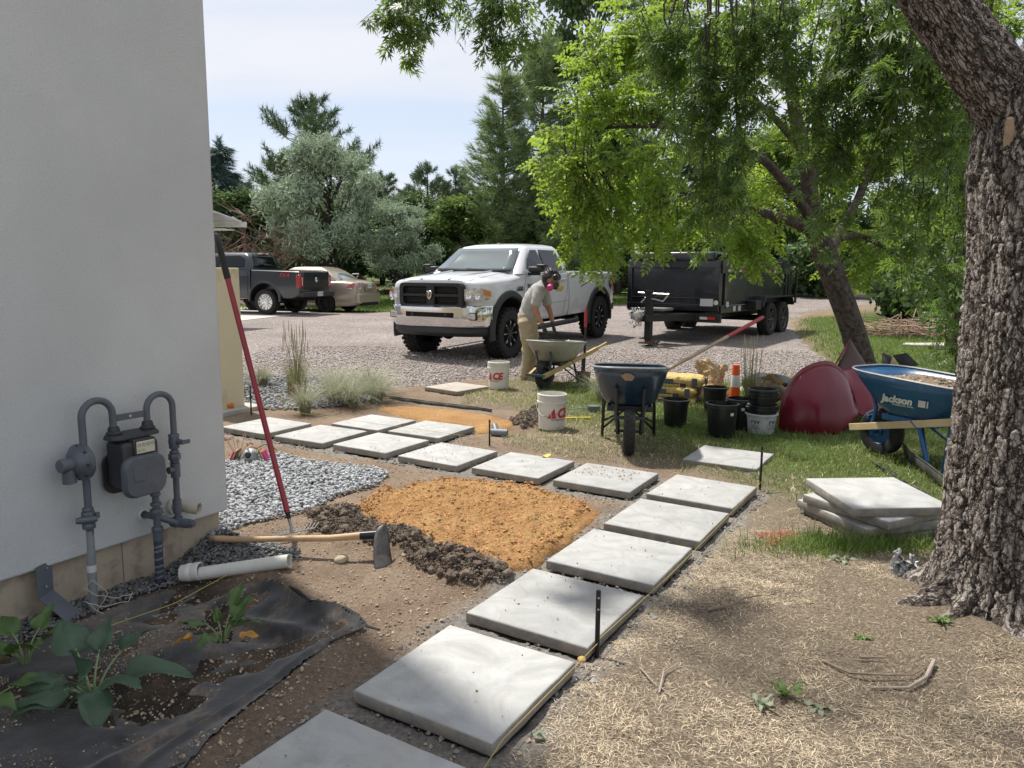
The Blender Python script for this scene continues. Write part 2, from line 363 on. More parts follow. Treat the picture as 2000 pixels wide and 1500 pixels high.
# driveway of pinkish crushed gravel
def sheet(name, poly, step, mat, lift, edge=.12, hf=None, nz=.3, ns=1.5):
    P = np.array(poly); x = np.arange(P[:, 0].min()-.3, P[:, 0].max()+.3, step); y = np.arange(P[:, 1].min()-.3, P[:, 1].max()+.3, step)
    X, Y = np.meshgrid(x, y); d = sdist(poly, X, Y) + nz*(fbm(X, Y, 4, ns)-.5)
    Z = hgt(X, Y) + lift*ss(edge, -edge, d) - .05*ss(0, edge, d)
    if hf is not None: Z = Z + hf(X, Y)*ss(edge*.5, -edge*2, d)
    idx = np.arange(X.size).reshape(X.shape); q = np.stack([idx[:-1, :-1], idx[:-1, 1:], idx[1:, 1:], idx[1:, :-1]], -1).reshape(-1, 4)
    q = q[(d.ravel()[q] < edge*1.2).any(1)]
    used = np.unique(q); mp_ = np.full(X.size, -1); mp_[used] = np.arange(len(used))
    return arrmesh(name, np.stack([X, Y, Z], -1).reshape(-1, 3)[used], mp_[q], mat, smooth=True, quads=True)
def stones_mat(name, ca, cb, cc, scale, gap=(.1, .09, .08)):
    m, nt, b = new_mat(name); pos = N(nt, 'ShaderNodeNewGeometry').outputs['Position']
    v = N(nt, 'ShaderNodeTexVoronoi', Vector=pos, Scale=scale); v2 = N(nt, 'ShaderNodeTexVoronoi', _feature='DISTANCE_TO_EDGE', Vector=pos, Scale=scale)
    s = N(nt, 'ShaderNodeSeparateColor', Color=v.outputs['Color'])
    c = mixc(nt, s.outputs[0], c4(ca), c4(cb)); c = mixc(nt, rng_(nt, s.outputs[1], .8, .82), c, c4(cc))
    c = mixc(nt, rng_(nt, v2.outputs[0], 0, .12), c4(gap), c)
    big = noise(nt, pos, .5, 5, .6); c = mixc(nt, 1., c, mixc(nt, rng_(nt, big, .35, .65), (.8, .78, .76, 1), (1.1, 1.08, 1.06, 1)), 'MULTIPLY')
    nt.links.new(c, b.inputs['Base Color']); b.inputs['Roughness'].default_value = .9
    bp = N(nt, 'ShaderNodeBump', Height=rng_(nt, v2.outputs[0], 0, .3), Strength=1., Distance=.5/scale); nt.links.new(bp.outputs[0], b.inputs['Normal'])
    MATS[name] = m; return m
drv = stones_mat('drive_gravel', (.31, .265, .245), (.5, .43, .405), (.64, .59, .56), 34)
tag(sheet('driveway', DRIVE, .14, drv, .03, .14), 'pinkish crushed gravel driveway behind the work area', None, kind='structure')
pad_m = pm('pad_concrete', (.5, .47, .43), .9, var=.1, vs=.6, bump=.3, bs=60, world=True)
PAD = [(-13, 28.5), (-8.2, 28.0), (-6.6, 26.3), (-6.7, 23.9), (-6.9, 22.6), (-7.6, 18.5), (-13, 18.5)]
mb = MB().prism(PAD, 'z', .2, .285); pad = mb.build('parking_pad', pad_m); tag(pad, 'pale concrete parking pad under the dark pickup', None, kind='structure')

# orange sand beds
def sand_mat():
    m, nt, b = new_mat('orange_sand'); pos = N(nt, 'ShaderNodeNewGeometry').outputs['Position']
    a = noise(nt, pos, 3., 5, .6); f = noise(nt, pos, 55, 6, .72); g = noise(nt, pos, 120, 3, .6)
    c = mixc(nt, rng_(nt, a, .35, .65), (.4, .215, .085, 1), (.51, .315, .14, 1))
    c = mixc(nt, rng_(nt, f, .3, .6), (.23, .125, .052, 1), c); c = mixc(nt, rng_(nt, g, .67, .72), c, (.66, .5, .32, 1))
    nt.links.new(c, b.inputs['Base Color']); b.inputs['Roughness'].default_value = .95; b.inputs['Specular IOR Level'].default_value = .15
    bp = N(nt, 'ShaderNodeBump', Height=f, Strength=1., Distance=.02); nt.links.new(bp.outputs[0], b.inputs['Normal'])
    MATS['sand'] = m; return m
sand_m = sand_mat()
def sandh(x, y): return .035*(fbm(x+4, y, 3, 2.2)-.5) + .05*(np.abs(fbm(x, y+2, 4, 9.)-.5)*2)**1.1 + .012*fbm(x, y, 3, 30.)
tag(sheet('sand_bed', SAND1, .0125, sand_m, .05, .07, sandh, .16, 4.), 'orange sand bed inside the bend of the paver path', None, kind='stuff')
tag(sheet('sand_strip', SAND2, .03, sand_m, .03, .07, lambda x, y: .015*fbm(x, y, 3, 8.), .16, 4.), 'narrow orange sand strip behind the two back pavers', None, kind='stuff')

# ------------------------------------------------------------------ pavers
def conc_mat(name, base, stain, dirt=.5):
    m, nt, b = new_mat(name); t = N(nt, 'ShaderNodeTexCoord'); oi = N(nt, 'ShaderNodeObjectInfo')
    co = N(nt, 'ShaderNodeVectorMath', _operation='ADD', i0=t.outputs['Object'], i1=oi.outputs['Location']).outputs[0]
    a = noise(nt, co, 4.2, 7, .62, 1.4); f = noise(nt, co, 90, 4, .6); e = noise(nt, co, 11, 5, .7)
    c = mixc(nt, rng_(nt, a, .32, .68), c4(base, .8), c4(base, 1.14)); st_ = noise(nt, co, 1.7, 8, .7, .8); c = mixc(nt, rng_(nt, st_, .55, .7, 0, .55), c, (.42, .385, .33, 1)); sp_ = noise(nt, co, 160, 2, .5); c = mixc(nt, rng_(nt, sp_, .7, .74, 0, .8), c, (.16, .13, .1, 1))
    c = mixc(nt, rng_(nt, e, .6, .75, 0, dirt), c, c4(stain)); c = mixc(nt, rng_(nt, f, .68, .72, 0, .5), c, (.2, .19, .17, 1))
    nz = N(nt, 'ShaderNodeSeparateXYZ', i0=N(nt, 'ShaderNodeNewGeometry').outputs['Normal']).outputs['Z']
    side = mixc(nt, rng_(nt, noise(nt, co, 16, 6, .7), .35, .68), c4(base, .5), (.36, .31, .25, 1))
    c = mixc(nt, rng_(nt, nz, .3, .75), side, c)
    hs = N(nt, 'ShaderNodeHueSaturation', Color=c, Value=rng_(nt, oi.outputs['Random'], 0, 1, .92, 1.06)); nt.links.new(hs.outputs[0], b.inputs['Base Color'])
    b.inputs['Roughness'].default_value = .85; b.inputs['Specular IOR Level'].default_value = .3
    bp = N(nt, 'ShaderNodeBump', Height=f, Strength=.35, Distance=.004); nt.links.new(bp.outputs[0], b.inputs['Normal'])
    MATS[name] = m; return m
conc = conc_mat('concrete', (.4, .4, .388), (.38, .35, .3))
conc_o = conc_mat('old_concrete', (.4, .36, .31), (.3, .24, .18), .8)
def slab_mesh(seed, t=.055):
    r = np.random.RandomState(seed); mb = MB(); n = 9; h = .305
    per = []
    for k in range(4):
        a = [(-h, -h), (h, -h), (h, h), (-h, h)][k]; bq = [(h, -h), (h, h), (-h, h), (-h, -h)][k]
        for i in range(n):
            u = i/n; per.append((a[0]+(bq[0]-a[0])*u, a[1]+(bq[1]-a[1])*u))
    jit = r.uniform(-.0018, .0018, (len(per), 2))
    def ring(ins, z, jj): return [(x*(1-ins/h)+jj*jit[i][0], y*(1-ins/h)+jj*jit[i][1], z) for i, (x, y) in enumerate(per)]
    mb.rings([ring(.004, -t, 1), ring(.0, -t+.006, 1), ring(.0, -.009, 1), ring(.0025, -.0028, .8), ring(.009, 0, .3)], True)
    return mb.mesh('paver', ang=60)
WHERE = {'A': 'nearest concrete paver, cut off by the bottom edge of the photo', 'B': 'large near concrete paver half shaded, second from the bottom of the photo',
 'C': 'concrete paver with the upright dark stake at its right corner', 'D': 'bright concrete paver just beyond the one with the upright stake', 'E': 'concrete paver between the orange sand and the corner paver',
 'F': 'corner concrete paver where the path bends, beside a thin stake', 'G': 'concrete paver speckled with orange sand, next to the corner paver', 'H': 'concrete paver with the small yellow scrap on its far edge',
 'I': 'concrete paver with dirt crumbs in front of the stake and pipe tee', 'J': 'front-row concrete paver directly behind the narrow tip of the gravel', 'K': 'concrete paver right of the one crossed by the red rake handle',
 'L': 'concrete paver crossed by the red rake handle near the house corner', 'M': 'leftmost of the two back-row pavers beside the ornamental grass', 'N': 'rightmost of the two back-row pavers, next to the orange strip'}
smeshes = [slab_mesh(k) for k in range(4)]
def slab(x, y, a, label, z=.052, mi=0, mat=conc, rx=0., ry=0., cat='paver', group='concrete pavers of the path'):
    o = link_mesh('concrete_paver', smeshes[mi % 4].copy(), mat); o.location = (x, y, z); o.rotation_euler = (rx, ry, R(a)); tag(o, label, cat, group); return o
for i, (k, x, y, a) in enumerate(SLABS):
    slab(x, y, a, WHERE[k], .052+(-.004, .003, 0, .002)[i % 4]*.7, i, rx=R((-.2, .25, 0)[i % 3]), ry=R((.2, -.1, .3)[i % 3]))
slab(1.847, 6.198, -31, 'loose concrete paver lying in grass in front of the black pots', .06, 1)
slab(-.74, 9.948, -39.6, 'weathered tan paver lying on dirt left of the far white bucket', .075, 2, conc_o)

# ------------------------------------------------------------------ house with gas riser wall
HX, HY, HA = -1.78, 4.394, R(59.5)
stucco = pm('stucco', (.6, .622, .618), .95, var=.04, vs=1.5, bump=.7, bs=170, col2=(.54, .553, .54), c2=.6, c2s=1.1, c2w=.2)
nt = stucco.node_tree; b = nt.nodes['Principled BSDF']; co = N(nt, 'ShaderNodeTexCoord').outputs['Object']; src = b.inputs['Base Color'].links[0].from_socket
g = noise(nt, co, 120, 5, .75); hsv = N(nt, 'ShaderNodeHueSaturation', Color=src, Value=rng_(nt, g, .3, .7, .86, 1.1)); big = noise(nt, co, .7, 5, .6)
base_z = N(nt, 'ShaderNodeSeparateXYZ', i0=co).outputs['Z']; spl = N(nt, 'ShaderNodeMath', _operation='MULTIPLY', i0=rng_(nt, base_z, -2.65, -3.28, 0, 1), i1=rng_(nt, noise(nt, co, 4, 6, .7), .4, .7)).outputs[0]
nt.links.new(mixc(nt, spl, mixc(nt, 1., hsv.outputs[0], mixc(nt, rng_(nt, big, .35, .65), (.93, .94, .95, 1), (1.03, 1.03, 1.02, 1)), 'MULTIPLY'), (.4, .36, .3, 1)), b.inputs['Base Color'])
bp = N(nt, 'ShaderNodeBump', Height=g, Strength=.9, Distance=.006); nt.links.new(bp.outputs[0], b.inputs['Normal'])
found_m = pm('foundation', (.42, .36, .27), .95, var=.15, vs=5, bump=.4, bs=70, col2=(.27, .22, .16), c2=.58, c2s=7)
house = thing('house', 'white stucco house wall on a tan concrete foundation at left', 'house', (HX, HY, 0), HA)
mb = MB(); mb.box((-4.97, 2.95, 3.44), (10.0, 6.0, 6.6)); mb.build('wall', stucco, house, bevel=.012, seg=3)
for i, (a, b_) in enumerate([(-.62, 0.), (-1.3, -.624), (-2.6, -1.304), (-9.9, -2.604)]):
    mb = MB(); mb.box(((a+b_)/2, 2.9, -.12), (b_-a, 5.8, .518)); mb.build('foundation', found_m, house, bevel=.004)
# cream courtyard wall on a footing, beyond the corner
cream_m = pm('cream_stucco', (.6, .53, .37), .95, var=.06, vs=2, bump=.4, bs=120, col2=(.42, .33, .2), c2=.62, c2s=2.2)
cw = thing('garden_wall', 'low cream stucco wall standing just past the house corner', 'wall', (-3.08, 8.5, 0), R(149.5))
MB().box((1.6, .16, .82), (3.2, .32, 1.6)).build('wall', cream_m, cw, bevel=.01)
MB().box((1.5, .16, .0), (3.3, .62, .1)).build('footing', pm('footing', (.42, .4, .36), .95, bump=.4, bs=80), cw, bevel=.008)
# garage behind with a white metal roof
gar = thing('garage', 'garage with white ribbed metal roof peeking out behind the house corner', 'building', (-6.75, 18.6, .2), R(176))
white_m = pm('white_trim', (.62, .62, .55), .6)
rf = pm('metal_roof', (.62, .63, .62), .45, metal=.1, var=.06, vs=3)
P = [(0, .0, 2.62), (8, .0, 2.62), (8, 5, 4.2), (1.2, 5, 4.2)]
MB().add([(0, -.3, 2.6), (8, -.3, 2.6), (8, 5, 3.95), (2.6, 5, 3.95), (0, -.3, 2.63), (8, -.3, 2.63), (8, 5, 3.98), (2.6, 5, 3.98)], [(3, 2, 1, 0), (4, 5, 6, 7), (0, 1, 5, 4), (1, 2, 6, 5), (2, 3, 7, 6), (3, 0, 4, 7)]).build('roof', rf, gar, smooth=False)
for i in range(26):
    x = .12+i*.3; y1 = 5 if x > 2.6 else -.3+5.3*x/2.6
    MB().tube([(x, -.31, 2.64), (x, y1, 2.64+1.35*(y1+.3)/5.3)], .018, 4).build('roof_rib', rf, gar)
MB().box((4, -.33, 2.54), (8.2, .05, .13)).build('fascia', white_m, gar)
MB().box((4.2, -.0, 2.4), (8, .6, .02)).build('soffit', white_m, gar)
MB().box((4.6, 2.6, 1.2), (7.2, 4.6, 2.36)).build('wall', stucco, gar)
MB().box((.95, .05, 1.2), (.12, .12, 2.4)).build('post', pm('dark_post', (.03, .028, .026), .6), gar)
# ------------------------------------------------------------------ gas meter on the house wall (local frame of the wall: -y points out)
gas_m = pm('gas_grey', (.088, .102, .122), .42, var=.12, vs=14, bump=.08, bs=160, col2=(.13, .14, .15), c2=.68, c2s=9)
gas_d = pm('gas_dark', (.028, .03, .034), .45, var=.2, vs=20)
gas_l = pm('pipe_galv', (.2, .22, .235), .5, var=.15, vs=9)
gm_ = thing('gas_meter', 'grey gas meter with looped pipes and round regulator on the wall', 'gas meter', (HX, HY, 0), HA)
def arc(cx, y, cz, r, a0, a1, n=14): return [(cx+r*math.cos(R(a0+(a1-a0)*i/n)), y, cz+r*math.sin(R(a0+(a1-a0)*i/n))) for i in range(n+1)]
py_ = -.16
MB().tube([(-.875, py_, .28), (-.875, py_, .5), (-.875, py_, .865)]+arc(-.7975, py_, .865, .0775, 180, 0)+[(-.72, py_, .77)], .0175, 14).build('inlet_pipe', gas_m, gm_)
MB().tube([(-.535, py_, .77), (-.535, py_, .855)]+arc(-.4595, py_, .855, .0755, 180, 0)+[(-.384, py_, .7), (-.39, py_, .2)], .0165, 14).build('outlet_pipe', gas_m, gm_)
MB().tube([(-.885, py_-.0, -.2), (-.88, py_, .16), (-.877, py_, .19), (-.876, py_, .3)], [.022, .021, .0185, .0175], 14).build('riser_pipe', gas_l, gm_)
MB().cyl((-.8815, py_, .09), (-.8808, py_, .125), .0225, .0225, 16).build('tape_band', pm('pale_tape', (.5, .5, .47), .6), gm_)
def hexnut(mb, c, h, r, axis=(0, 0, 1)):
    mb.lathe([(0, -h/2), (r*.92, -h/2), (r, -h/2+.004), (r, h/2-.004), (r*.92, h/2), (0, h/2)], c, 6, axis); return mb
mb = MB()
for z, h, r in ((.385, .03, .031), (.41, .02, .026), (.325, .028, .03), (.35, .04, .026)): hexnut(mb, (-.878, py_, z), h, r)
mb.lathe([(0, -.05), (.014, -.05), (.018, -.03), (.02, 0), (.018, .03), (.013, .045), (0, .045)], (-.89, py_-.01, .362), 12, (1, -.6, 0)); mb.box((-.845, py_-.02, .375), (.02, .012, .03))
mb.build('lock_valve', gas_m, gm_, ang=30)
mb = MB(); hexnut(mb, (-.386, py_, .69), .022, .028); hexnut(mb, (-.386, py_, .63), .02, .027); mb.lathe([(0, -.03), (.026, -.03), (.03, 0), (.026, .03), (0, .03)], (-.386, py_, .66), 12); mb.cyl((-.386, py_, .66), (-.376, py_-.05, .66), .017, .015, 12); mb.box((-.355, py_-.055, .658), (.05, .01, .022)); mb.build('shutoff_valve', gas_m, gm_, ang=30)
mb = MB(); hexnut(mb, (-.388, py_, .575), .034, .032); hexnut(mb, (-.388, py_, .602), .014, .025); hexnut(mb, (-.388, py_, .55), .014, .024); mb.build('union_nut', gas_m, gm_, ang=30)
mb = MB(); mb.cyl((-.388, py_, .46), (-.388, py_, .54), .025, None, 14); mb.cyl((-.388, py_, .505), (-.43, py_, .505), .02, None, 12); mb.build('tee_fitting', gas_m, gm_)
mb = MB(); mb.cyl((-.39, py_, .26), (-.39, py_, .335), .023, None, 14); mb.cyl((-.39, py_, .18), (-.39, py_, .235), .026, None, 14); mb.cyl((-.4, -.12, .2), (-.365, -.235, .2), .026, None, 14); mb.cyl((-.368, -.225, .2), (-.358, -.255, .2), .017, None, 8); mb.build('elbow_fitting', gas_m, gm_)
MB().tube([(-.52, -.03, .265), (-.5, -.16, .262), (-.395, -.17, .2)], .0175, 12).build('branch_pipe', gas_m, gm_)
MB().lathe([(.02, 0), (.034, 0), (.036, .01), (.022, .014)], (-.524, -.05, .268), 16, (0, -1, 0)).build('wall_flange', pm('white_ring', (.6, .58, .52), .6), gm_)
mb = MB(); mb.tube([(-.515, py_, .44), (-.515, py_, -.02)], .018, 14); hexnut(mb, (-.515, py_, .3), .03, .033); hexnut(mb, (-.515, py_, .34), .02, .028); hexnut(mb, (-.515, py_, .2), .03, .03); mb.cyl((-.515, py_, .14), (-.515, py_, .2), .025, None, 14); hexnut(mb, (-.515, py_, .395), .02, .026); mb.build('drop_pipe', gas_m, gm_, ang=30)
MB().cyl((-.522, py_, -.16), (-.516, py_, .14), .0235, .0225, 16).build('wrapped_riser', pm('blue_wrap', (.035, .045, .07), .5, var=.3, vs=30), gm_)
for k, z in enumerate((.11, .085, .04, .0, -.03, -.06)):
    lettering('print', 'COATED 10-1', .016, pm('print_white', (.45, .46, .47), .6), gm_, Matrix.Translation((-.52, py_-.0245, z)) @ Matrix.Rotation(R(90), 4, 'X') @ Matrix.Rotation(R(8), 4, 'Z'), .0, bend=.026)
rbox('bracket_bar', gas_m, gm_, (-.628, py_, .84), (.17, .006, .034), .002)
MB().lathe([(0, 0), (.0065, 0), (.0065, .002), (0, .002)], (-.628, py_-.003, .84), 12, (0, -1, 0)).build('bolt_hole', pm('hole_pale', (.5, .5, .48), .8), gm_)
# body
def rrect(w, h, r, n=6):
    o = []
    for cx, cz, a0 in ((w/2-r, h/2-r, 0), (-w/2+r, h/2-r, 90), (-w/2+r, -h/2+r, 180), (w/2-r, -h/2+r, 270)):
        for i in range(n+1): a = R(a0+90*i/n); o.append((cx+r*math.cos(a), cz+r*math.sin(a)))
    return o
def plate(mb, c, w, h, r, y0, y1, k=.9):
    o = rrect(w, h, r); o2 = rrect(w*k, h*k, r*k)
    mb.rings([[(c[0]+x, y0, c[1]+z) for x, z in o], [(c[0]+x, y0+(y1-y0)*.35, c[1]+z) for x, z in o], [(c[0]+x*.985, y0+(y1-y0)*.55, c[1]+z*.985) for x, z in o], [(c[0]+x, y1, c[1]+z) for x, z in o2]], True)
mb = MB(); mb.box((-.635, -.175, .6), (.2, .15, .24)); mb.build('body', gas_d, gm_, bevel=.02, seg=3)
mb = MB(); plate(mb, (-.635, .543), .235, .215, .06, -.25, -.285); fp = mb.build('front_cover', gas_m, gm_, ang=50)
mb = MB(); plate(mb, (-.635, .543), .235, .215, .06, -.1, -.07); mb.build('back_cover', gas_d, gm_, ang=50)
for a, z in ((-.74, .59), (-.74, .51), (-.70, .645), (-.575, .645), (-.53, .6), (-.525, .51), (-.6, .442), (-.69, .445)):
    MB().lathe([(0, 0), (.009, 0), (.009, .01), (.006, .014), (0, .014)], (a, -.262, z), 8, (0, -1, 0)).build('bolt', gas_m, fp)
rbox('name_plate', gas_m, fp, (-.672, -.286, .56), (.07, .006, .075), .004)
mb = MB(); plate(mb, (-.628, 0), .275, .125, .055, 0, .022, .93)
mb.v = [(x, -.165-z, .735+y) for x, y, z in mb.v]; mb.build('top_head', gas_d, gm_, ang=50)
for x in (-.718, -.535):
    MB().lathe([(.022, -.02), (.036, -.018), (.038, .0), (.028, .008), (.028, .018), (.024, .03), (.018, .032)], (x, py_, .768), 14).build('swivel_nut', gas_d, gm_)
rbox('index_box', gas_d, gm_, (-.62, -.235, .69), (.12, .05, .085), .006)
dial = rbox('index_dial', pm('dial_cream', (.52, .5, .4), .25), gm_, (-.618, -.262, .69), (.1, .006, .062), .003)
for k in range(4):
    MB().lathe([(.0068, 0), (.0085, 0), (.0085, .001), (.0068, .001)], (-.655+.025*k, -.265, .703), 14, (0, -1, 0)).build('dial_ring', gas_d, dial)
    MB().tube([(-.655+.025*k, -.2665, .703), (-.655+.025*k+.005*math.cos(k*2.1), -.2665, .703+.005*math.sin(k*2.1))], .0008, 4).build('needle', gas_d, dial)
for k in range(2): MB().lathe([(.005, 0), (.006, 0), (.006, .001), (.005, .001)], (-.655+.022*k, -.265, .675), 12, (0, -1, 0)).build('dial_ring', gas_d, dial)
# regulator
reg = MB(); ax = (-1., -.12, 0)
reg.lathe([(0, -.03), (.07, -.03), (.088, -.02), (.09, .0), (.09, .006), (.08, .012), (.066, .03), (.05, .045), (.034, .05), (.034, .1), (.03, .105), (0, .107)], (-.9, py_-.005, .655), 28, ax); reg.build('regulator', gas_m, gm_, ang=32)
MB().tube([(-.965, py_-.01, .65), (-.96, py_-.01, .6), (-.958, py_-.01, .565)], [.028, .03, .032], 16).build('vent_spout', gas_m, gm_)
for k in range(8):
    a = 2*math.pi*k/8; MB().lathe([(0, 0), (.006, 0), (.006, .008), (0, .008)], (-.905, py_-.005+.083*math.cos(a), .655+.083*math.sin(a)), 6, ax).build('regulator_bolt', gas_d, gm_)

pvc = pm('pvc', (.62, .62, .56), .35, var=.05, vs=9, col2=(.4, .38, .33), c2=.7, c2s=22)
tan_p = pm('pvc_tan', (.5, .46, .37), .5, var=.1, vs=9)
stub = thing('wall_pipe', 'short tan plastic pipe stub sticking out of the stucco wall', 'pipe', (HX, HY, 0), HA)
def hollow(mb, p0, p1, r, t, n=24):
    u, v, d = frame(V3(p1)-V3(p0)); L = np.linalg.norm(V3(p1)-V3(p0))
    mb.lathe([(r, 0), (r, L), (r-t, L), (r-t, .0)], p0, n, d)
mb = MB(); hollow(mb, (-.345, 0, .265), (-.265, -.165, .25), .03, .004); mb.build('pipe', tan_p, stub)
mb = MB(); hollow(mb, (-.29, -.115, .255), (-.262, -.172, .25), .034, .005); mb.build('collar', tan_p, stub)
MB().lathe([(.03, 0), (.045, 0), (.043, .008), (.03, .01)], (-.343, -.05, .266), 18, (.4, -1, -.05)).build('sealant_ring', pm('sealant', (.5, .48, .42), .8), stub)
# white drain pipe lying on the ground
za = H1(-1.75, 3.9)+.055; zb = H1(-1.2, 3.86)+.05
dp = thing('drain_pipe', 'white plastic drain pipe with bell end lying beside the wall', 'pipe', (-1.76, 3.86, za))
L_ = .575
mb = MB(); hollow(mb, (.08, 0, 0), (L_, -.035, zb-za), .036, .005); mb.build('pipe', pvc, dp)
mb = MB(); mb.lathe([(.037, 0), (.045, .0), (.046, .02), (.049, .03), (.049, .055), (.046, .06), (.05, .075), (.05, .1), (.043, .104), (.043, .01)], (-.02, .004, 0), 24, (1, -.06, (zb-za)/L_)); mb.build('bell_end', pvc, dp)
# bent grey bracket and wire
br = thing('steel_bracket', 'bent grey steel strap bracket leaning against the foundation', 'bracket', (HX, HY, 0), HA)
mb = MB()
q = [(-1.05, -.05, .165), (-1.065, -.08, .02), (-.985, -.19, -.12)]
u = np.array([.042, .012, .004])
mb.grid([[V3(p)-u, V3(p)+u] for p in q]); mb.build('strap', gas_m, br, solid=.005, smooth=False)
for p in ((-1.04, -.058, .14), (-1.062, -.083, .06)): MB().lathe([(0, 0), (.006, 0), (.005, .004), (0, .005)], p, 10, (0, -1, .2)).build('rivet', gas_l, br)
wr = MB(); wire_m = pm('pale_wire', (.5, .45, .34), .6)
pts = [(-.9, -.2, -.12), (-.85, -.23, -.02), (-.9, -.2, .06), (-.93, -.16, .02), (-.88, -.2, -.03), (-.8, -.24, -.06), (-.74, -.26, -.055), (-.78, -.28, -.08), (-.9, -.24, -.07), (-.95, -.2, -.03), (-.9, -.24, -.1), (-.86, -.25, -.14)]
pp = [];
for i in range(len(pts)-1):
    for k in range(6): pp.append(V3(pts[i])*(1-k/6)+V3(pts[i+1])*k/6+np.array([0, 0, .004*math.sin(k)]))
o = wr.tube(pp, .0018, 5).build('tracer_wire', wire_m); o.location = (HX, HY, 0); o.rotation_euler = (0, 0, HA); tag(o, 'loose pale wire loops round the foot of the riser', 'wire')

# ------------------------------------------------------------------ hand tools by the wall
red_m = pm('red_fibreglass', (.27, .012, .022), .35, var=.1, vs=8, coat=.2); blk_m = pm('black_rubber', (.012, .012, .013), .7, bump=.15, bs=120)
steel_m = pm('tool_steel', (.32, .31, .3), .4, metal=.8, var=.25, vs=14); wood_m = pm('ash_wood', (.46, .31, .17), .6, var=.2, vs=5, bump=.15, bs=60, col2=(.3, .19, .1), c2=.62, c2s=9)
rk = thing('garden_rake', 'rake with long red handle leaning against the house corner', 'rake', (0, 0, 0))
a = V3((-1.768, 4.53, 1.80)); b_ = V3((-1.325, 4.27, .17)); d = (b_-a)/np.linalg.norm(b_-a)
MB().tube([a+d*.27, b_], [.0165, .0165], 14).build('handle', red_m, rk)
MB().tube([a, a+d*.01, a+d*.275, a+d*.28], [.012, .019, .0195, .018], 14).build('grip', blk_m, rk)
MB().tube([b_-d*.01, b_+d*.04], [.017, .011], 12).build('ferrule', blk_m, rk)
f0 = b_+d*.04; hz = H1(-1.3, 4.22)
hc = V3((-1.29, 4.235, hz+.05))
mb = MB().tube([f0, f0+d*.05, hc], [.01, .009, .007], 8); mb.build('shank', steel_m, rk)
hd = V3((.75, .35, .06)); hd /= np.linalg.norm(hd); tdir = V3((.35, .55, .3))
hb = MB().tube([hc-hd*.11, hc+hd*.13], .006, 4); hb.build('head_bar', steel_m, rk)
for k in range(12):
    p = hc-hd*.11+hd*.022*k; MB().tube([p, p+tdir*.05+V3((0, 0, .012)), p+tdir*.085+V3((0, 0, -.012))], [.0035, .003, .0015], 5).build('tine', steel_m, rk)
ho = thing('grub_hoe', 'grub hoe with pale wooden handle lying across the dirt', 'hoe', (0, 0, 0))
pts = [(-1.75, 4.19, .035), (-1.62, 4.13, .05), (-1.5, 4.09, .065), (-1.25, 4.014, .1), (-1.0, 3.97, .12), (-.83, 3.974, .135)]
MB().tube(pts, [.016, .0185, .0165, .0165, .019, .021], 12).build('handle', wood_m, ho)
MB().tube([(-.835, 3.974, .135), (-.72, 3.985, .14)], [.0235, .026], 14).build('eye_socket', pm('black_steel', (.018, .018, .02), .3, metal=.4), ho)
mb = MB(); n = 10; Pg = []
for i in range(n+1):
    t = i/n; row = []
    for j in range(7):
        s = j/6-.5; wdt = (.085+.035*t)*(1 if i > 1 else (.75, .92)[i])
        row.append((-.715+.03*t*t+.012*math.cos(s*3)+s*wdt*.75, 3.975-.12*t+s*wdt*.6, .182-.19*t+(.02*(1-4*s*s) if i == 0 else 0)))
    Pg.append(row)
mb.grid(Pg); mb.build('blade', pm('hoe_steel', (.12, .115, .11), .5, metal=.5, var=.35, vs=16, col2=(.2, .15, .1), c2=.6, c2s=20), ho, solid=.006)
# dark steel pins with mason line
pin_m = pm('pin_steel', (.014, .013, .013), .45, metal=.3, var=.3, vs=20)
def pin(x, y, top, label, r=.0085, z0=None, lean=(0, 0)):
    z0 = H1(x, y)-.05 if z0 is None else z0
    t = thing('form_stake', label, 'stake', (x, y, 0), 0, 'round steel form stakes')
    MB().tube([(0, 0, z0), (lean[0], lean[1], top-.004), (lean[0], lean[1], top)], [r, r, r*.85], 10).build('rod', pin_m, t)
    for k in range(2): MB().lathe([(0, 0), (r*.45, 0), (r*.45, .001), (0, .001)], (lean[0]*.8, lean[1]*.8-r*.97, top-.03-.05*k), 8, (0, -1, 0)).build('nail_hole', pm('nail_pale', (.4, .36, .3), .7), t)
    return t
pin(.365, 2.935, .285, 'round steel stake standing at the corner of the third paver from the bottom', .0105)
pin(1.852, 5.395, .33, 'thin dark stake at the outer corner of the corner paver')
pin(-.203, 6.743, .25, 'dark stake with pale tip beside the grey pipe tee')
pin(-2.885, 8.141, .34, 'dark stake in the ground in front of the cream garden wall')
line_m = pm('mason_line', (.42, .34, .08), .7)
def line(name, pts, label, r=.0016):
    o = MB().tube(pts, r, 5).build(name, line_m); tag(o, label, 'string'); return o
line('mason_line', [(-.32, 1.52, .045), (-.02, 2.28, .05), (.365, 2.925, .055), (.368, 2.945, .06), (.79, 3.62, .046), (1.2, 4.3, .047), (1.852, 5.385, .062)], 'taut yellow string line running along the right edge of the pavers')
line('mason_line', [(-2.83, 8.14, .1), (-.203, 6.743, .07), (-.19, 6.73, .09)], 'thin orange string between the two rows of back pavers')
o = line('twine', [(-1.88, 3.26, -.06), (-1.66, 3.5, -.05), (-1.52, 3.8, -.03), (-1.45, 3.92, .0)], 'thin yellow twine lying over the black fabric', .002)
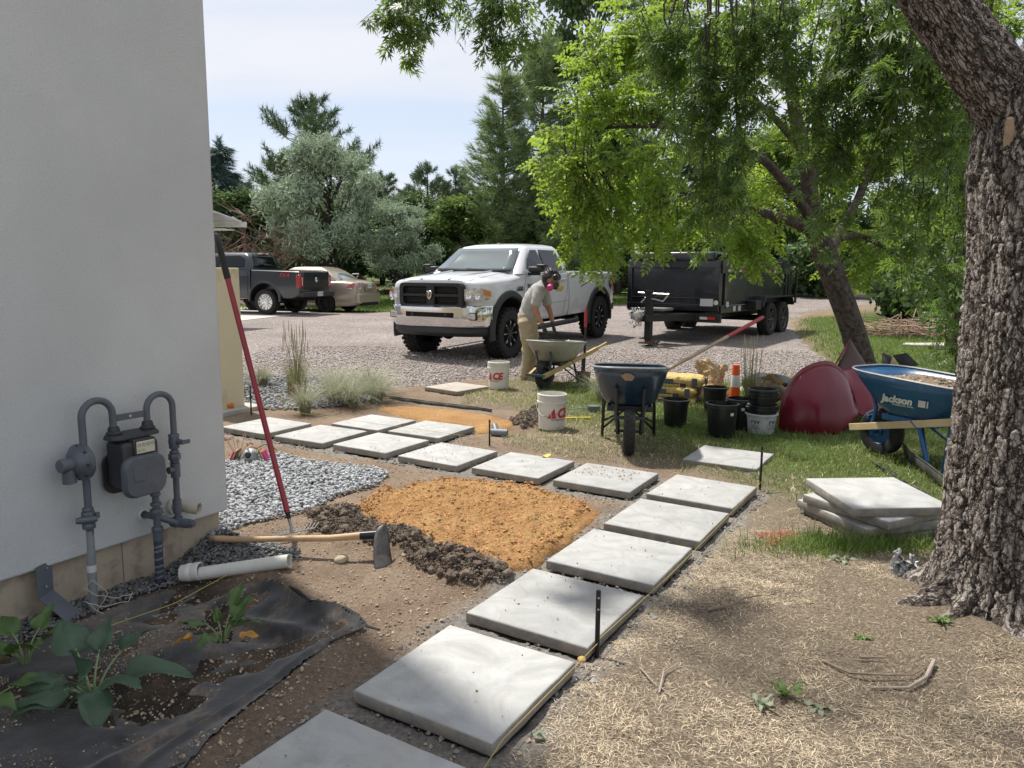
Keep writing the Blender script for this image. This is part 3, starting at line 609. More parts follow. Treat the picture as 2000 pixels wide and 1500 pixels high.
# ------------------------------------------------------------------ loose stones, clods, pebbles
def ico(sub=0, seed=0, amp=.18):
    if sub < 0:
        r = np.random.RandomState(seed); tv = np.array([(1, 0, 0), (-1, 0, 0), (0, 1, 0), (0, -1, 0), (0, 0, 1), (0, 0, -1.)])*r.uniform(.8, 1.2, (6, 1)); return tv, np.array([(0, 2, 4), (2, 1, 4), (1, 3, 4), (3, 0, 4), (2, 0, 5), (1, 2, 5), (3, 1, 5), (0, 3, 5)])
    bm = bmesh.new(); bmesh.ops.create_icosphere(bm, subdivisions=sub+1, radius=1.)
    r = random.Random(seed); bm.verts.ensure_lookup_table()
    for v in bm.verts: v.co *= 1+r.uniform(-amp, amp)
    tv = np.array([v.co[:] for v in bm.verts]); tt = np.array([[q.index for q in f.verts] for f in bm.faces]); bm.free(); return tv, tt
def samp(poly, n, nz=.15, ns=4., inset=0., r=rng, dens=None):
    P = np.array(poly); a = P.min(0)-.1; b = P.max(0)+.1; out = []; got = 0
    while got < n:
        p = r.uniform(a, b, (max(2000, n), 2)); d = sdist(poly, p[:, 0], p[:, 1])+nz*(fbm(p[:, 0], p[:, 1], 3, ns)-.5)
        k = d < -inset
        if dens is not None: k &= r.rand(len(p)) < dens(p[:, 0], p[:, 1])
        p = p[k]; out.append(p); got += len(p)
    return np.concatenate(out)[:n]
def stones(name, pts, smin, smax, mat, sub=0, flat=.6, amp=.18, sink=.3, layers=0., zf=None, seed=1, power=2., smooth=True):
    r = np.random.RandomState(seed); n = len(pts); tv, tt = ico(sub, seed, amp)
    s = smin+(smax-smin)*r.rand(n)**power
    Ms = rotmats(n, .5, r) @ (np.stack([r.uniform(.75, 1.25, n), r.uniform(.6, 1., n), r.uniform(flat*.8, flat*1.2, n)], -1)[:, :, None]*np.eye(3)[None]) * s[:, None, None]
    z = (hgt(pts[:, 0], pts[:, 1]) if zf is None else zf(pts[:, 0], pts[:, 1])) + s*flat*(1-2*sink) + layers*r.rand(n)
    return merged(name, tv, tt, Ms, np.column_stack([pts, z]), mat, smooth=smooth)
peb_m = pm('pebble', (.36, .37, .38), .75, var=.1, vs=20, island=.3)
peb2_m = pm('pebble_blue', (.24, .25, .265), .75, var=.1, vs=20, island=.5)
pebw_m = pm('pebble_shaded', (.13, .13, .13), .7, var=.1, vs=20, island=.5)  # darker copy of the pebble grey, with the shade by the wall painted in
tag(stones('gravel', samp(GRAV1, 9500, .1), .008, .02, peb_m, flat=.6, layers=.03, sink=.1), 'grey river pebbles spread around the house corner', None, kind='stuff')
tag(stones('gravel', samp(GRAVW, 3600, .1), .007, .016, pebw_m, flat=.62, layers=.012, sink=.1, seed=2), 'small pebbles along the foundation of the house, shade put into their colour', None, kind='stuff')
tag(stones('gravel', samp(GRAV2, 6500, .15), .014, .027, peb2_m, flat=.6, layers=.02, sink=.1, seed=3), 'blue grey pebble bed under the ornamental grasses', None, kind='stuff')
clod_m = pm('clod', (.125, .095, .07), .97, var=.2, vs=9, bump=.5, bs=60, island=.3)
tag(stones('dirt_clods', samp(CLOD, 1000, .12, inset=.0), .005, .034, clod_m, sub=1, flat=.8, amp=.34, sink=.35, layers=.012, seed=4, power=5., smooth=False), 'dark dug clods of earth heaped beside the hoe blade', None, kind='stuff')
tag(stones('dirt_clods', samp(CLOD2, 500, .1), .006, .032, clod_m, sub=1, flat=.8, amp=.34, sink=.3, layers=.02, seed=5, power=4., smooth=False), 'dark clods of earth heaped beside the near white bucket', None, kind='stuff')
tag(stones('dirt_crumbs', samp(CLOD, 6000, .3, 4.), .003, .012, clod_m, sub=-1, flat=.8, sink=.2, layers=.03, seed=44, power=2., smooth=False), 'fine dark crumbs between the dug clods of earth', None, kind='stuff')
lump_m = pm('sand_lump', (.4, .215, .085), .95, var=.15, vs=14, bump=.4, bs=90, island=.35)
SZ = lambda x, y: hgt(x, y)+.045+sandh(x, y)
tag(stones('sand_lumps', samp(SAND1, 7000, .16, 4., .03), .003, .016, lump_m, sub=-1, flat=.8, sink=.3, zf=SZ, seed=6, power=3., smooth=False), 'crumbs and small stones lying on the orange sand', None, kind='stuff')
fine_m = pm('grey_fines', (.27, .25, .225), .95, var=.15, vs=14, bump=.4, bs=90, island=.35)
p = rng.uniform((-2.9, 1.6), (2.1, 8.1), (60000, 2)); d = slab_dist(p[:, 0], p[:, 1]); p = p[(d > -.005) & (d < .15*rng.rand(len(p))) & (fbm(p[:, 0], p[:, 1], 3, 3.) > .42) & (np.abs(p[:, 0]) < .72*p[:, 1])][:9000]
tag(stones('base_fines', p, .003, .017, fine_m, sub=-1, flat=.75, sink=.3, seed=7, power=2.5, smooth=False), 'grey crumbly base material showing round the pavers', None, kind='stuff')
dirtp_m = pm('dirt_pebble', (.33, .26, .19), .9, var=.2, vs=14, island=.4)
p = rng.uniform((-3.0, 1.8), (1.2, 7.2), (70000, 2)); k = (slab_dist(p[:, 0], p[:, 1]) > .05) & (sdist(DRY, p[:, 0], p[:, 1]) > -.1) & (np.abs(p[:, 0]) < .72*p[:, 1]) & (rng.rand(len(p)) < np.clip(3.4/p[:, 1], .15, 1)**2)
tag(stones('soil_crumbs', p[k][:14000], .002, .011, dirtp_m, sub=-1, flat=.75, sink=.25, seed=8, power=3.5, smooth=False), 'small stones and crumbs scattered over the bare dirt', None, kind='stuff')
perl_m = pm('perlite', (.62, .58, .5), .9, island=.25)
p = samp([(-.75, 3.1), (-.85, 2.6), (-1.05, 1.9), (-1.9, 1.9), (-2.1, 2.6), (-1.5, 3.2)], 260, .1)
tag(stones('white_grit', p, .002, .0075, perl_m, flat=.7, sink=.1, seed=9, power=3., layers=.006), 'white grit specks scattered in the planting bed', None, kind='stuff')
# grit and sand crumbs on top of the pavers
gp_ = []
for k_, cx_, cy_, a_ in SLABS:
    n_ = {'G': 420, 'I': 160, 'N': 60}.get(k_, 34); q_ = np.random.RandomState(ord(k_)).uniform(-.29, .29, (n_, 2))
    if k_ == 'G': q_ = q_*np.array([.8, .5])+np.array([-.02, .1])
    ca_, sa_ = math.cos(R(a_)), math.sin(R(a_)); gp_.append(np.column_stack([cx_+q_[:, 0]*ca_-q_[:, 1]*sa_, cy_+q_[:, 0]*sa_+q_[:, 1]*ca_]))
tag(stones('paver_grit', np.concatenate(gp_), .0012, .0065, pm('grit', (.27, .17, .09), .95, island=.5), sub=-1, flat=.7, sink=.0, zf=lambda x, y: 0*x+.0535, seed=61, power=3., smooth=False), 'grit and orange sand crumbs scattered on the pavers', None, kind='stuff')
rk_m = pm('drive_stone', (.42, .365, .345), .9, var=.15, vs=14, island=.5)
p = rng.uniform((-4.6, 10.2), (5.6, 14.5), (60000, 2)); d = sdist(DRIVE, p[:, 0], p[:, 1]); k = (d < .05) & (rng.rand(len(p)) < np.clip(11/p[:, 1], 0, 1)**4)
tag(stones('drive_stones', p[k][:17000], .007, .021, rk_m, sub=-1, flat=.75, sink=.1, seed=10, zf=lambda x, y: hgt(x, y, False)+.028, power=1.5), 'loose crushed stones on the near part of the driveway', None, kind='stuff')
def rock(x, y, s, label, seed, mat=dirtp_m, z=0.):
    tv, tt = ico(2, seed, .07); o = arrmesh('rock', tv*np.array([s*1.2, s, s*.75]), tt, mat, smooth=True); o.location = (x, y, H1(x, y)+s*.45+z); o.rotation_euler = (.2, .1, seed); tag(o, label, 'rock'); return o
rock(-.69, 12.67, .085, 'fist sized dark rock lying on the driveway behind the far bucket', 3, pm('dark_rock', (.12, .1, .09), .9, var=.3, vs=20, bump=.5, bs=30), .02)
rock(-.93, 3.92, .035, 'tan stone in the clods just left of the hoe blade', 4)
rock(.3, 2.9, .018, 'small yellow tan stone at the foot of the stake', 5, pm('yellow_rock', (.45, .3, .12), .9, var=.2, vs=20))

# ------------------------------------------------------------------ grass: dry straw, green lawn
def blades(name, P, az, el, ln, wd, mat, droop=.35, kind_label=None):
    n = len(P); d = np.stack([np.cos(az)*np.cos(el), np.sin(az)*np.cos(el), np.sin(el)], -1); e2 = el-droop
    d2 = np.stack([np.cos(az)*np.cos(e2), np.sin(az)*np.cos(e2), np.sin(e2)], -1); s = np.stack([-np.sin(az), np.cos(az), np.zeros(n)], -1)
    w_ = (wd/2)[:, None]*s; m_ = P+d*(ln*.55)[:, None]; t_ = m_+d2*(ln*.45)[:, None]
    Vs = np.stack([P-w_, P+w_, m_-w_*.8, m_+w_*.8, t_], 1).reshape(-1, 3)
    T = np.array([[0, 1, 2], [1, 3, 2], [2, 3, 4]])[None]+(np.arange(n)*5)[:, None, None]
    o = arrmesh(name, Vs, T.reshape(-1, 3), mat); return tag(o, kind_label, None, kind='stuff')
straw_m = pm('straw', (.5, .41, .285), .8, var=.2, vs=3, island=.45, world=True)
thatch_m = pm('thatch', (.22, .165, .11), .9, var=.15, vs=3, island=.4, world=True)
green_m = pm('grass_green', (.12, .19, .035), .65, var=.25, vs=1.2, island=.35, transl=.35, tcol=(.25, .38, .05), world=True)
green2_m = pm('grass_pale', (.32, .33, .13), .75, var=.25, vs=1.2, island=.35, transl=.3, world=True)
def field(n, x0, x1, y0, y1, fn, r=rng):
    p = r.uniform((x0, y0), (x1, y1), (n, 2)); p = p[np.abs(p[:, 0]) < .73*p[:, 1]+.05]
    return p[r.rand(len(p)) < fn(p[:, 0], p[:, 1])]
def onslab(x, y): return (slab_dist(x, y) > .03) & (np.maximum(np.abs((x-1.847)*.857-(y-6.198)*.515), np.abs((x-1.847)*.515+(y-6.198)*.857)) > .315) & (np.hypot(x-2.25, y-3.2) > .36)
def dry_d(x, y): return onslab(x, y)*ss(.02, -.1, sdist(DRY, x, y)+.22*(fbm(x, y, 4, 2.6)-.5))*(.12+.88*ss(.4, .6, fbm(x+3, y+8, 5, 2.6)))*(1-.75*green_mask(x, y))
for nm, lab, n, a, m_, e0, e1, l0, l1, w0, w1 in (('dry_grass', 'trampled straw coloured dry grass in the right foreground', 250000, (.0, 3.4, 1.75, 4.8), straw_m, .0, .4, .012, .05, .0012, .0027), ('thatch', 'brown dead thatch between the dry grass', 130000, (.0, 3.4, 1.75, 4.8), thatch_m, .0, .3, .012, .05, .0014, .003),
      ('dry_grass', 'pale dry grass between the pavers and the buckets', 38000, (-.9, 4.4, 4.8, 11.3), straw_m, .05, .8, .03, .08, .003, .0055)):
    p = field(n, *a, dry_d); k = len(p); P = np.column_stack([p, hgt(p[:, 0], p[:, 1])-.002])
    blades(nm, P, rng.uniform(0, 6.28, k), rng.uniform(e0, e1, k), rng.uniform(l0, l1, k), rng.uniform(w0, w1, k), m_, .4, lab)
def grn_d(x, y): return onslab(x, y)*ss(.05, .6, green_mask(x, y)*(.55+.9*fbm(x, y+4, 3, 1.6)))*(sdist(DRIVE, x, y) > .05)
def mid_d(x, y): return onslab(x, y)*(sdist(DRY, x, y) < 0)*ss(.3, .58, fbm(x+11, y, 4, 1.4))*ss(5.2, 7., y)*(sdist(DRIVE, x, y) > .05)
for nm, lab, n, a, fn, m_, l0, l1, w0, w1, e0 in (('lawn_grass', 'green grass growing round the pots and wheelbarrows', 60000, (.3, 6.5, 4.2, 12.5), grn_d, green_m, .04, .11, .003, .006, .6),
      ('lawn_grass', 'yellowish sparse grass tufts round the white buckets', 60000, (-.6, 4.5, 5.4, 11.2), mid_d, green2_m, .03, .075, .003, .006, .35),
      ('lawn_grass', 'sunlit lawn grass beyond the leaning tree', 60000, (3.6, 16, 11.5, 25), grn_d, green_m, .06, .12, .008, .016, .6),
      ('lawn_grass', 'bright lawn grass far behind the parked vehicles', 30000, (-13, 8, 25.3, 40), grn_d, green_m, .07, .14, .02, .035, .6)):
    p = field(n, *a, fn); k = len(p); P = np.column_stack([p, hgt(p[:, 0], p[:, 1])-.004])
    blades(nm, P, rng.uniform(0, 6.28, k), rng.uniform(e0, 1.5, k), rng.uniform(l0, l1, k), rng.uniform(w0, w1, k), m_, .45, lab)
# grass spilling in front of the paver stack and tree foot
p = np.concatenate([rng.normal((2.1, 4.15), (.35, .09), (1800, 2)), rng.normal((2.75, 4.55), (.25, .3), (1400, 2)), rng.normal((1.75, 4.05), (.2, .08), (500, 2))]); k = len(p)
blades('lawn_grass', np.column_stack([p, hgt(p[:, 0], p[:, 1])]), rng.uniform(0, 6.28, k), rng.uniform(.7, 1.5, k), rng.uniform(.04, .12, k), rng.uniform(.003, .005, k), green_m, .5, 'long green grass at the foot of the paver stack')
# ------------------------------------------------------------------ stack of spare pavers and edging by the tree
for i, (x, y, z, a, lab) in enumerate([(2.278, 4.532, .248, -85.8, 'bright top paver of the stack beside the tree trunk'), (2.30, 4.55, .186, -62, 'second paver from the top of the stack, turned askew'), (2.27, 4.56, .126, -73, 'third paver from the top of the stack beside the tree'), (2.29, 4.58, .066, -76, 'bottom paver of the stack, half hidden in the grass')]):
    slab(x, y, a, lab, z, i, ry=R(1.2 if i == 0 else 0), group='pavers stacked beside the tree')
edge_m = pm('edging_plastic', (.045, .047, .045), .55, var=.3, vs=5, col2=(.16, .145, .12), c2=.56, c2s=4)
def edging(pts, h, label, tilt=.02):
    o = MB(); n = len(pts); rows = []
    for p in pts: rows.append([(p[0]+tilt, p[1], p[2]), (p[0]+tilt*.3, p[1]-.004, p[2]+h*.5), (p[0], p[1], p[2]+h)])
    o.grid(rows); rows2 = [[V3(r[2])+np.array([.006*math.cos(t), 0, .006*math.sin(t)]) for t in [2*math.pi*k/6 for k in range(6)]] for r in rows]
    ob = thing('landscape_edging', label, 'edging'); o.build('strip', edge_m, ob, solid=.004); MB().rings([[tuple(q) for q in r] for r in rows2]).build('rolled_lip', edge_m, ob); return ob
edging([(3.42, 6.4, .02), (3.3, 6.05, .02), (3.2, 5.6, .03), (3.12, 5.2, .02), (3.0, 4.8, .02)], .13, 'long black plastic edging strip standing under the blue wheelbarrow', .03)
edging([(3.02, 6.12, .02), (3.0, 5.8, .015), (2.99, 5.5, .01), (2.98, 5.2, .01)], .035, 'flat black edging strip lying left of the taller one', .09)
edging([(3.95, 6.2, .02), (3.8, 5.7, .02), (3.7, 5.3, .02)], .05, 'short dark edging strip in the grass under the wheelbarrow leg', .05)
edging([(-1.56, 9.3, -.02), (-1.1, 9.0, -.02), (-.6, 8.7, -.02), (-.23, 8.48, -.03)], .06, 'black edging strip sunk in the dirt behind the orange strip', .0)

# ------------------------------------------------------------------ landscape fabric in the planting bed
fab_m, nt, b = new_mat('fabric_black'); MATS['fabric'] = fab_m
pos = N(nt, 'ShaderNodeNewGeometry').outputs['Position']
n_ = noise(nt, pos, 3.2, 6, .62, .6); f_ = noise(nt, pos, 45, 5, .7)
c = mixc(nt, rng_(nt, noise(nt, pos, 9, 4, .6), .4, .7), (.008, .0085, .0095, 1), (.035, .035, .037, 1))
c = mixc(nt, rng_(nt, n_, .47, .6), c, mixc(nt, rng_(nt, f_, .35, .65), (.035, .026, .019, 1), (.16, .118, .084, 1)))
nt.links.new(c, b.inputs['Base Color']); b.inputs['Roughness'].default_value = .55; b.inputs['Sheen Weight'].default_value = .3
bp = N(nt, 'ShaderNodeBump', Height=f_, Strength=.35, Distance=.006); nt.links.new(bp.outputs[0], b.inputs['Normal'])
FABRIC = [(-2.12, 3.4), (-1.95, 3.7), (-1.72, 3.86), (-1.4, 3.76), (-1.19, 3.66), (-1.07, 3.52), (-.97, 3.42), (-.81, 3.36), (-.68, 3.22), (-.62, 3.12), (-.74, 3.02), (-.88, 2.85), (-1.0, 2.55), (-1.05, 2.2), (-1.05, 1.4), (-3.2, 1.4), (-3.2, 2.3), (-2.3, 2.7)]
st = .018; x = np.arange(-3.2, -.55, st); y = np.arange(1.4, 3.85, st); X, Y = np.meshgrid(x, y); d = sdist(FABRIC, X, Y)
wr_ = lambda px_, py__, a, w, h: h*np.exp(-(((X-px_)*math.sin(a)-(Y-py__)*math.cos(a))/w)**2)
fold = wr_(-1.0, 2.75, 1.0, .02, .028)*ss(.6, .2, np.hypot(X+1.0, Y-2.75)) + wr_(-1.15, 3.35, -.5, .03, .03)*ss(.4, .1, np.hypot(X+1.1, Y-3.35)) + wr_(-1.35, 2.4, .9, .03, .018)*ss(.5, .1, np.hypot(X+1.35, Y-2.4))
Z = hgt(X, Y, False) + .012 + .022*(fbm(X, Y, 3, 4.)-.5) + fold + .03*ss(-.05, .0, d)*(X > -1.3)*(Y > 3.0) - .016*ss(.5, .68, fbm(X+2, Y+5, 4, 3.2))
idx = np.arange(X.size).reshape(X.shape); q = np.stack([idx[:-1, :-1], idx[:-1, 1:], idx[1:, 1:], idx[1:, :-1]], -1).reshape(-1, 4); q = q[(d.ravel()[q] < 0).all(1)]
o = arrmesh('landscape_fabric', np.stack([X, Y, Z], -1).reshape(-1, 3), q, fab_m, smooth=True, quads=True); tag(o, 'black landscape fabric dusted with soil over the planting bed', 'fabric')
bm = bmesh.new(); bm.from_mesh(o.data); bmesh.ops.delete(bm, geom=[v for v in bm.verts if not v.link_faces], context='VERTS'); bm.to_mesh(o.data); bm.free()
p = samp([(-.75, 3.2), (-.9, 2.7), (-1.05, 2.2), (-1.1, 1.6), (-2.2, 1.6), (-2.4, 2.6), (-1.9, 3.3), (-1.3, 3.5)], 6000, .3, 3., dens=lambda x, y: ss(.42, .6, fbm(x*1.0, y, 4, 3.)))
tag(stones('bed_crumbs', p, .0015, .0075, dirtp_m, sub=-1, flat=.75, sink=.2, seed=48, power=3., zf=lambda x, y: hgt(x, y, False)+.013+.022*(fbm(x, y, 3, 4.)-.5), smooth=False), 'soil crumbs lying on the black fabric', None, kind='stuff')
dk = pm('fabric_edge', (.012, .012, .013), .6)
o = MB().tube([(-1.12, 3.6, .0), (-1.05, 3.51, .012), (-.97, 3.43, .0), (-.86, 3.38, .012), (-.78, 3.34, .01), (-.7, 3.25, .012), (-.64, 3.16, .004), (-.58, 3.13, .006)], [.004, .012, .008, .009, .007, .01, .008, .004], 7).build('fabric_lip', dk); tag(o, 'rolled up edge of black fabric running towards the pavers', 'fabric edge')
o = MB().tube([(-1.45, 1.9, -.05), (-1.2, 2.15, -.035), (-1.02, 2.3, -.03), (-.92, 2.42, -.02)], [.003, .006, .006, .003], 6).build('fabric_lip', dk); tag(o, 'thin black fabric edge lying left of the nearest paver', 'fabric edge')

# ------------------------------------------------------------------ hostas
hosta_a = pm('hosta_blue', (.058, .105, .062), .42, var=.18, vs=14, bump=.3, bs=70, transl=.14, tcol=(.12, .22, .05))
hosta_b = pm('hosta_green', (.075, .14, .035), .42, var=.18, vs=14, bump=.3, bs=70, transl=.18, tcol=(.2, .32, .05))
stem_m = pm('hosta_stem', (.2, .27, .12), .5); yel_m = pm('leaf_yellow', (.5, .27, .05), .6, var=.3, vs=30, transl=.2)
def leaf_grid(L, W, curl, fold, seed, n=10, m=8):
    r = random.Random(seed); ph = r.uniform(0, 6); tw = r.uniform(-.4, .4); P = []
    for i in range(n+1):
        t = i/n; hw = W/2*max(.0, math.sin(math.pi*min(1, t**.62)))**.85; row = []
        for j in range(m+1):
            s = j/m*2-1; y_ = s*hw; x_ = L*t - .16*L*abs(s)**1.5*(1-t)**2
            z_ = fold*abs(y_)*1.2 - curl*L*t*t + .012*math.sin(ph+t*9)*s*s*(1 if s > 0 else -1) + tw*y_*t + .0025*math.cos(s*16)
            row.append((x_, y_, z_))
        P.append(row)
    return np.array(P)
def hosta(x, y, leaves, mat, label, z=None, s=1.):
    z0 = H1(x, y) if z is None else z; t = thing('hosta', label, 'plant', (x, y, z0), 0, 'hostas in the planting bed')
    for i, (az, pit, pl, L, W, curl, fold) in enumerate(leaves):
        a = R(az); up = max(.15, math.sin(R(max(pit, 20)))); rad = pl*.75*s; h = (pl*1.0*up+.035)*s
        p0 = np.array([.012*math.cos(a), .012*math.sin(a), 0]); p2 = np.array([rad*math.cos(a), rad*math.sin(a), h]); p1 = np.array([rad*.35*math.cos(a), rad*.35*math.sin(a), h*.75])
        pts = [(1-u)**2*p0+2*u*(1-u)*p1+u*u*p2 for u in np.linspace(0, 1, 7)]
        lf = MB(); G_ = leaf_grid(L*s, W*s, curl, fold, i*7+int(abs(x)*100)); M_ = (Matrix.Rotation(a, 3, 'Z') @ Matrix.Rotation(-R(pit), 3, 'Y') @ Matrix.Rotation(random.uniform(-.4, .4), 3, 'X'))
        G_ = np.einsum('ij,abj->abi', np.array(M_), G_)+p2
        lo = lf.grid(G_).build('leaf', mat, t, ang=180); MB().tube(pts, [.006*s, .0055*s, .005*s, .0045*s, .004*s, .0035*s, .003*s], 6).build('stem', stem_m, lo)
    return t
hosta(-1.64, 2.73, [(140, 45, .2, .17, .15, .3, -.3), (60, 40, .2, .13, .11, .5, .3), (8, 20, .2, .22, .12, .5, .5), (-20, 38, .14, .18, .13, .6, -.3), (-155, 18, .12, .16, .15, .5, -.2), (-55, -30, .12, .15, .13, .3, .2), (185, 22, .16, .2, .1, .6, -.4), (-100, 48, .11, .12, .11, .5, .3), (-85, 78, .13, .14, .06, .1, 1.2), (-130, -10, .05, .07, .05, .4, .1), (215, 10, .13, .17, .11, .6, -.3), (100, 62, .15, .14, .1, .4, .3)], hosta_a, 'largest blue green hosta in the planting bed', -.1, .95)
hosta(-2.1, 3.03, [(20, 40, .13, .14, .1, .4, .4), (75, 55, .13, .13, .09, .3, .5), (150, 45, .14, .13, .1, .4, .4), (200, 30, .12, .15, .1, .5, .3), (-40, 45, .11, .12, .1, .5, .3), (-90, 50, .1, .12, .09, .5, .3), (250, 25, .12, .14, .09, .5, .3)], hosta_b, 'hosta against the foundation at the left edge of the photo', -.11, .85)
hosta(-1.31, 3.2, [(75, 62, .16, .13, .1, .25, .4), (175, 32, .14, .12, .1, .6, -.2), (20, 30, .1, .13, .09, .4, .3), (50, 50, .12, .14, .09, .3, .5), (-110, 8, .1, .12, .1, .3, .1), (130, 70, .08, .09, .05, .2, .8), (0, 55, .09, .09, .06, .3, .5)], hosta_b, 'small bright green hosta with yellowed lower leaves', -.095, .78)
hosta(-2.02, 2.68, [(10, 15, .15, .18, .09, .4, .5), (-30, 5, .12, .12, .08, .4, .3)], hosta_b, 'hosta cut off by the left edge, below the one at the foundation', -.1, .9)
for (x, y, az, lab) in ((-1.42, 3.12, 190, 'curled yellow leaf on the soil left of the small hosta'), (-1.2, 3.15, 20, 'dry yellow leaf at the right foot of the small hosta')):
    o = MB().grid(leaf_grid(.07, .045, .5, .9, 3)).build('fallen_leaf', yel_m, ang=180); o.location = (x, y, -.05); o.rotation_euler = (.4, -.3, R(az)); tag(o, lab, 'leaf')

# ------------------------------------------------------------------ ornamental grasses
def tuft(x, y, n, h, spread, mat, label, droop=1., wd=.0035, base=.05, seed=1, mats=None, z=None, group='ornamental grasses in the pebble bed'):
    r = np.random.RandomState(seed); k = 6
    az = r.uniform(0, 2*np.pi, n); L = h*r.uniform(.6, 1.1, n); out = spread*r.uniform(.15, 1., n); d = droop*r.uniform(.3, 1.1, n)
    t = np.linspace(0, 1, k)[None, :]
    rad = base*r.rand(n)[:, None] + out[:, None]*t**1.6
    zz_ = L[:, None]*(t*(1.0)-d[:, None]*.55*t**2.6)
    P = np.stack([rad*np.cos(az)[:, None], rad*np.sin(az)[:, None], zz_], -1); s = np.stack([-np.sin(az), np.cos(az), 0*az], -1)[:, None, :]*(wd/2*(1-.75*t))[..., None]
    Vs = np.stack([P-s, P+s], 2).reshape(-1, 3); i0 = (np.arange(n)*k*2)[:, None]+np.arange(k-1)[None]*2
    q = np.stack([i0, i0+1, i0+3, i0+2], -1).reshape(-1, 4)
    z0 = H1(x, y) if z is None else z
    g = thing('ornamental_grass', label, 'grass plant', (x, y, z0-.005), 0, group); arrmesh('blades', Vs, q, mat, g, quads=True); return g
og = pm('fescue', (.36, .37, .25), .7, var=.2, vs=3, island=.35, transl=.3); og2 = pm('feather_grass', (.28, .28, .12), .7, var=.2, vs=3, island=.35, transl=.3); tanb = pm('grass_stub', (.4, .26, .12), .8, island=.3)
for i, (x, y, h, sp_, lab) in enumerate([(-2.31, 8.23, .34, .18, 'pale grass tuft closest to the two back pavers, left of them'), (-1.9, 8.72, .36, .3, 'drooping grass tuft third from the right in the pebble bed'), (-1.65, 9.07, .38, .34, 'rightmost drooping grass tuft beside the black edging strip'), (-2.14, 8.85, .38, .34, 'bushy drooping grass right in front of the tall feathery clump'), (-3.4, 10.1, .3, .14, 'small pale grass tuft between the wall and the tall clump'), (-2.25, 9.5, .42, .38, 'silvery drooping grass right behind the tall feathery clump'), (-1.85, 9.55, .42, .4, 'silvery grass mound at the driveway edge behind the rightmost tuft'), (-3.62, 9.6, .34, .16, 'grass tuft half hidden by the cream wall')]):
    g = tuft(x, y, 520, h*1.5, sp_*2.1, og, lab, 1.3, .0045, .05, 20+i)
    tuft_s = 60; r = np.random.RandomState(i)
    mb = MB(); [mb.tube([(.05*math.cos(a)*q_, .05*math.sin(a)*q_, -.01), (.075*math.cos(a)*q_, .075*math.sin(a)*q_, .1+.05*q_)], [.003, .0015], 4) for a, q_ in zip(r.uniform(0, 6.3, tuft_s), r.uniform(.2, 1, tuft_s))]; mb.build('crown', og2, g)
g = tuft(-2.7, 9.28, 320, .62, .26, og2, 'tall feathery grass clump standing above the other grasses', .45, .005, .09, 40)
r = np.random.RandomState(5); mb = MB(); mb2 = MB(); mb3 = MB()
for k in range(26):
    a = r.uniform(0, 6.28); q_ = r.uniform(.1, 1); h = r.uniform(.7, 1.02); o2 = (.07+.1*q_); p1 = V3((o2*math.cos(a), o2*math.sin(a), h))
    mb.tube([(.07*q_*math.cos(a), .07*q_*math.sin(a), 0), (.09*q_*math.cos(a), .09*q_*math.sin(a), h*.5), p1-V3((0, 0, .2))], [.003, .0025, .002], 4)
    mb2.tube([p1-V3((0, 0, .2)), p1-V3((0, 0, .1)), p1], [.002, .0065, .001], 5)
for k in range(130):
    a = r.uniform(0, 6.28); q_ = r.rand()**.5; mb3.tube([(.1*q_*math.cos(a), .1*q_*math.sin(a), 0), (.125*q_*math.cos(a), .125*q_*math.sin(a), r.uniform(.14, .25))], [.005, .003], 4)
mb.build('stems', og2, g); mb2.build('seed_heads', pm('plume', (.42, .36, .22), .8, island=.2), g); mb3.build('stubble', tanb, g)
tuft(1.12, 9.15, 300, .5, .45, og, 'blue green arching grass clump behind the dark blue wheelbarrow', 1.1, .005, .06, 50, group='ornamental grasses among the tools')
g = tuft(2.82, 8.75, 300, .5, .15, og2, 'tall dry ornamental grass beside the orange traffic post', .3, .005, .07, 51, group='ornamental grasses among the tools')
mb = MB(); mb2 = MB(); r = np.random.RandomState(6)
for k in range(22):
    a = r.uniform(0, 6.28); q_ = r.uniform(.1, 1); h = r.uniform(.6, .95); p1 = V3((.13*q_*math.cos(a), .13*q_*math.sin(a), h))
    mb.tube([(.06*q_*math.cos(a), .06*q_*math.sin(a), 0), p1-V3((0, 0, .18))], [.003, .002], 4); mb2.tube([p1-V3((0, 0, .18)), p1-V3((0, 0, .09)), p1], [.002, .005, .001], 5)
mb.build('stems', og2, g); mb2.build('seed_heads', pm('plume', (.4, .36, .22), .8), g)
rl = pm('red_leaf', (.22, .075, .035), .6, var=.3, vs=30, transl=.3)
t = thing('red_seedling', 'small red leaved seedling beside the respirator at the house corner', 'plant', (-2.32, 6.2, H1(-2.32, 6.2)))
for k in range(7):
    a = k*.9; mbb = MB().tube([(0, 0, 0), (.05*math.cos(a), .03*math.sin(a), .08), (.11*math.cos(a), .05*math.sin(a), .1+.02*k)], [.003, .002, .001], 5); mbb.build('twig', rl, t)
    lf = MB().grid(leaf_grid(.055, .02, .4, .3, k)).build('leaf', rl, t, ang=180); lf.location = (.1*math.cos(a), .05*math.sin(a), .1+.02*k); lf.rotation_euler = (0, -.3, a)

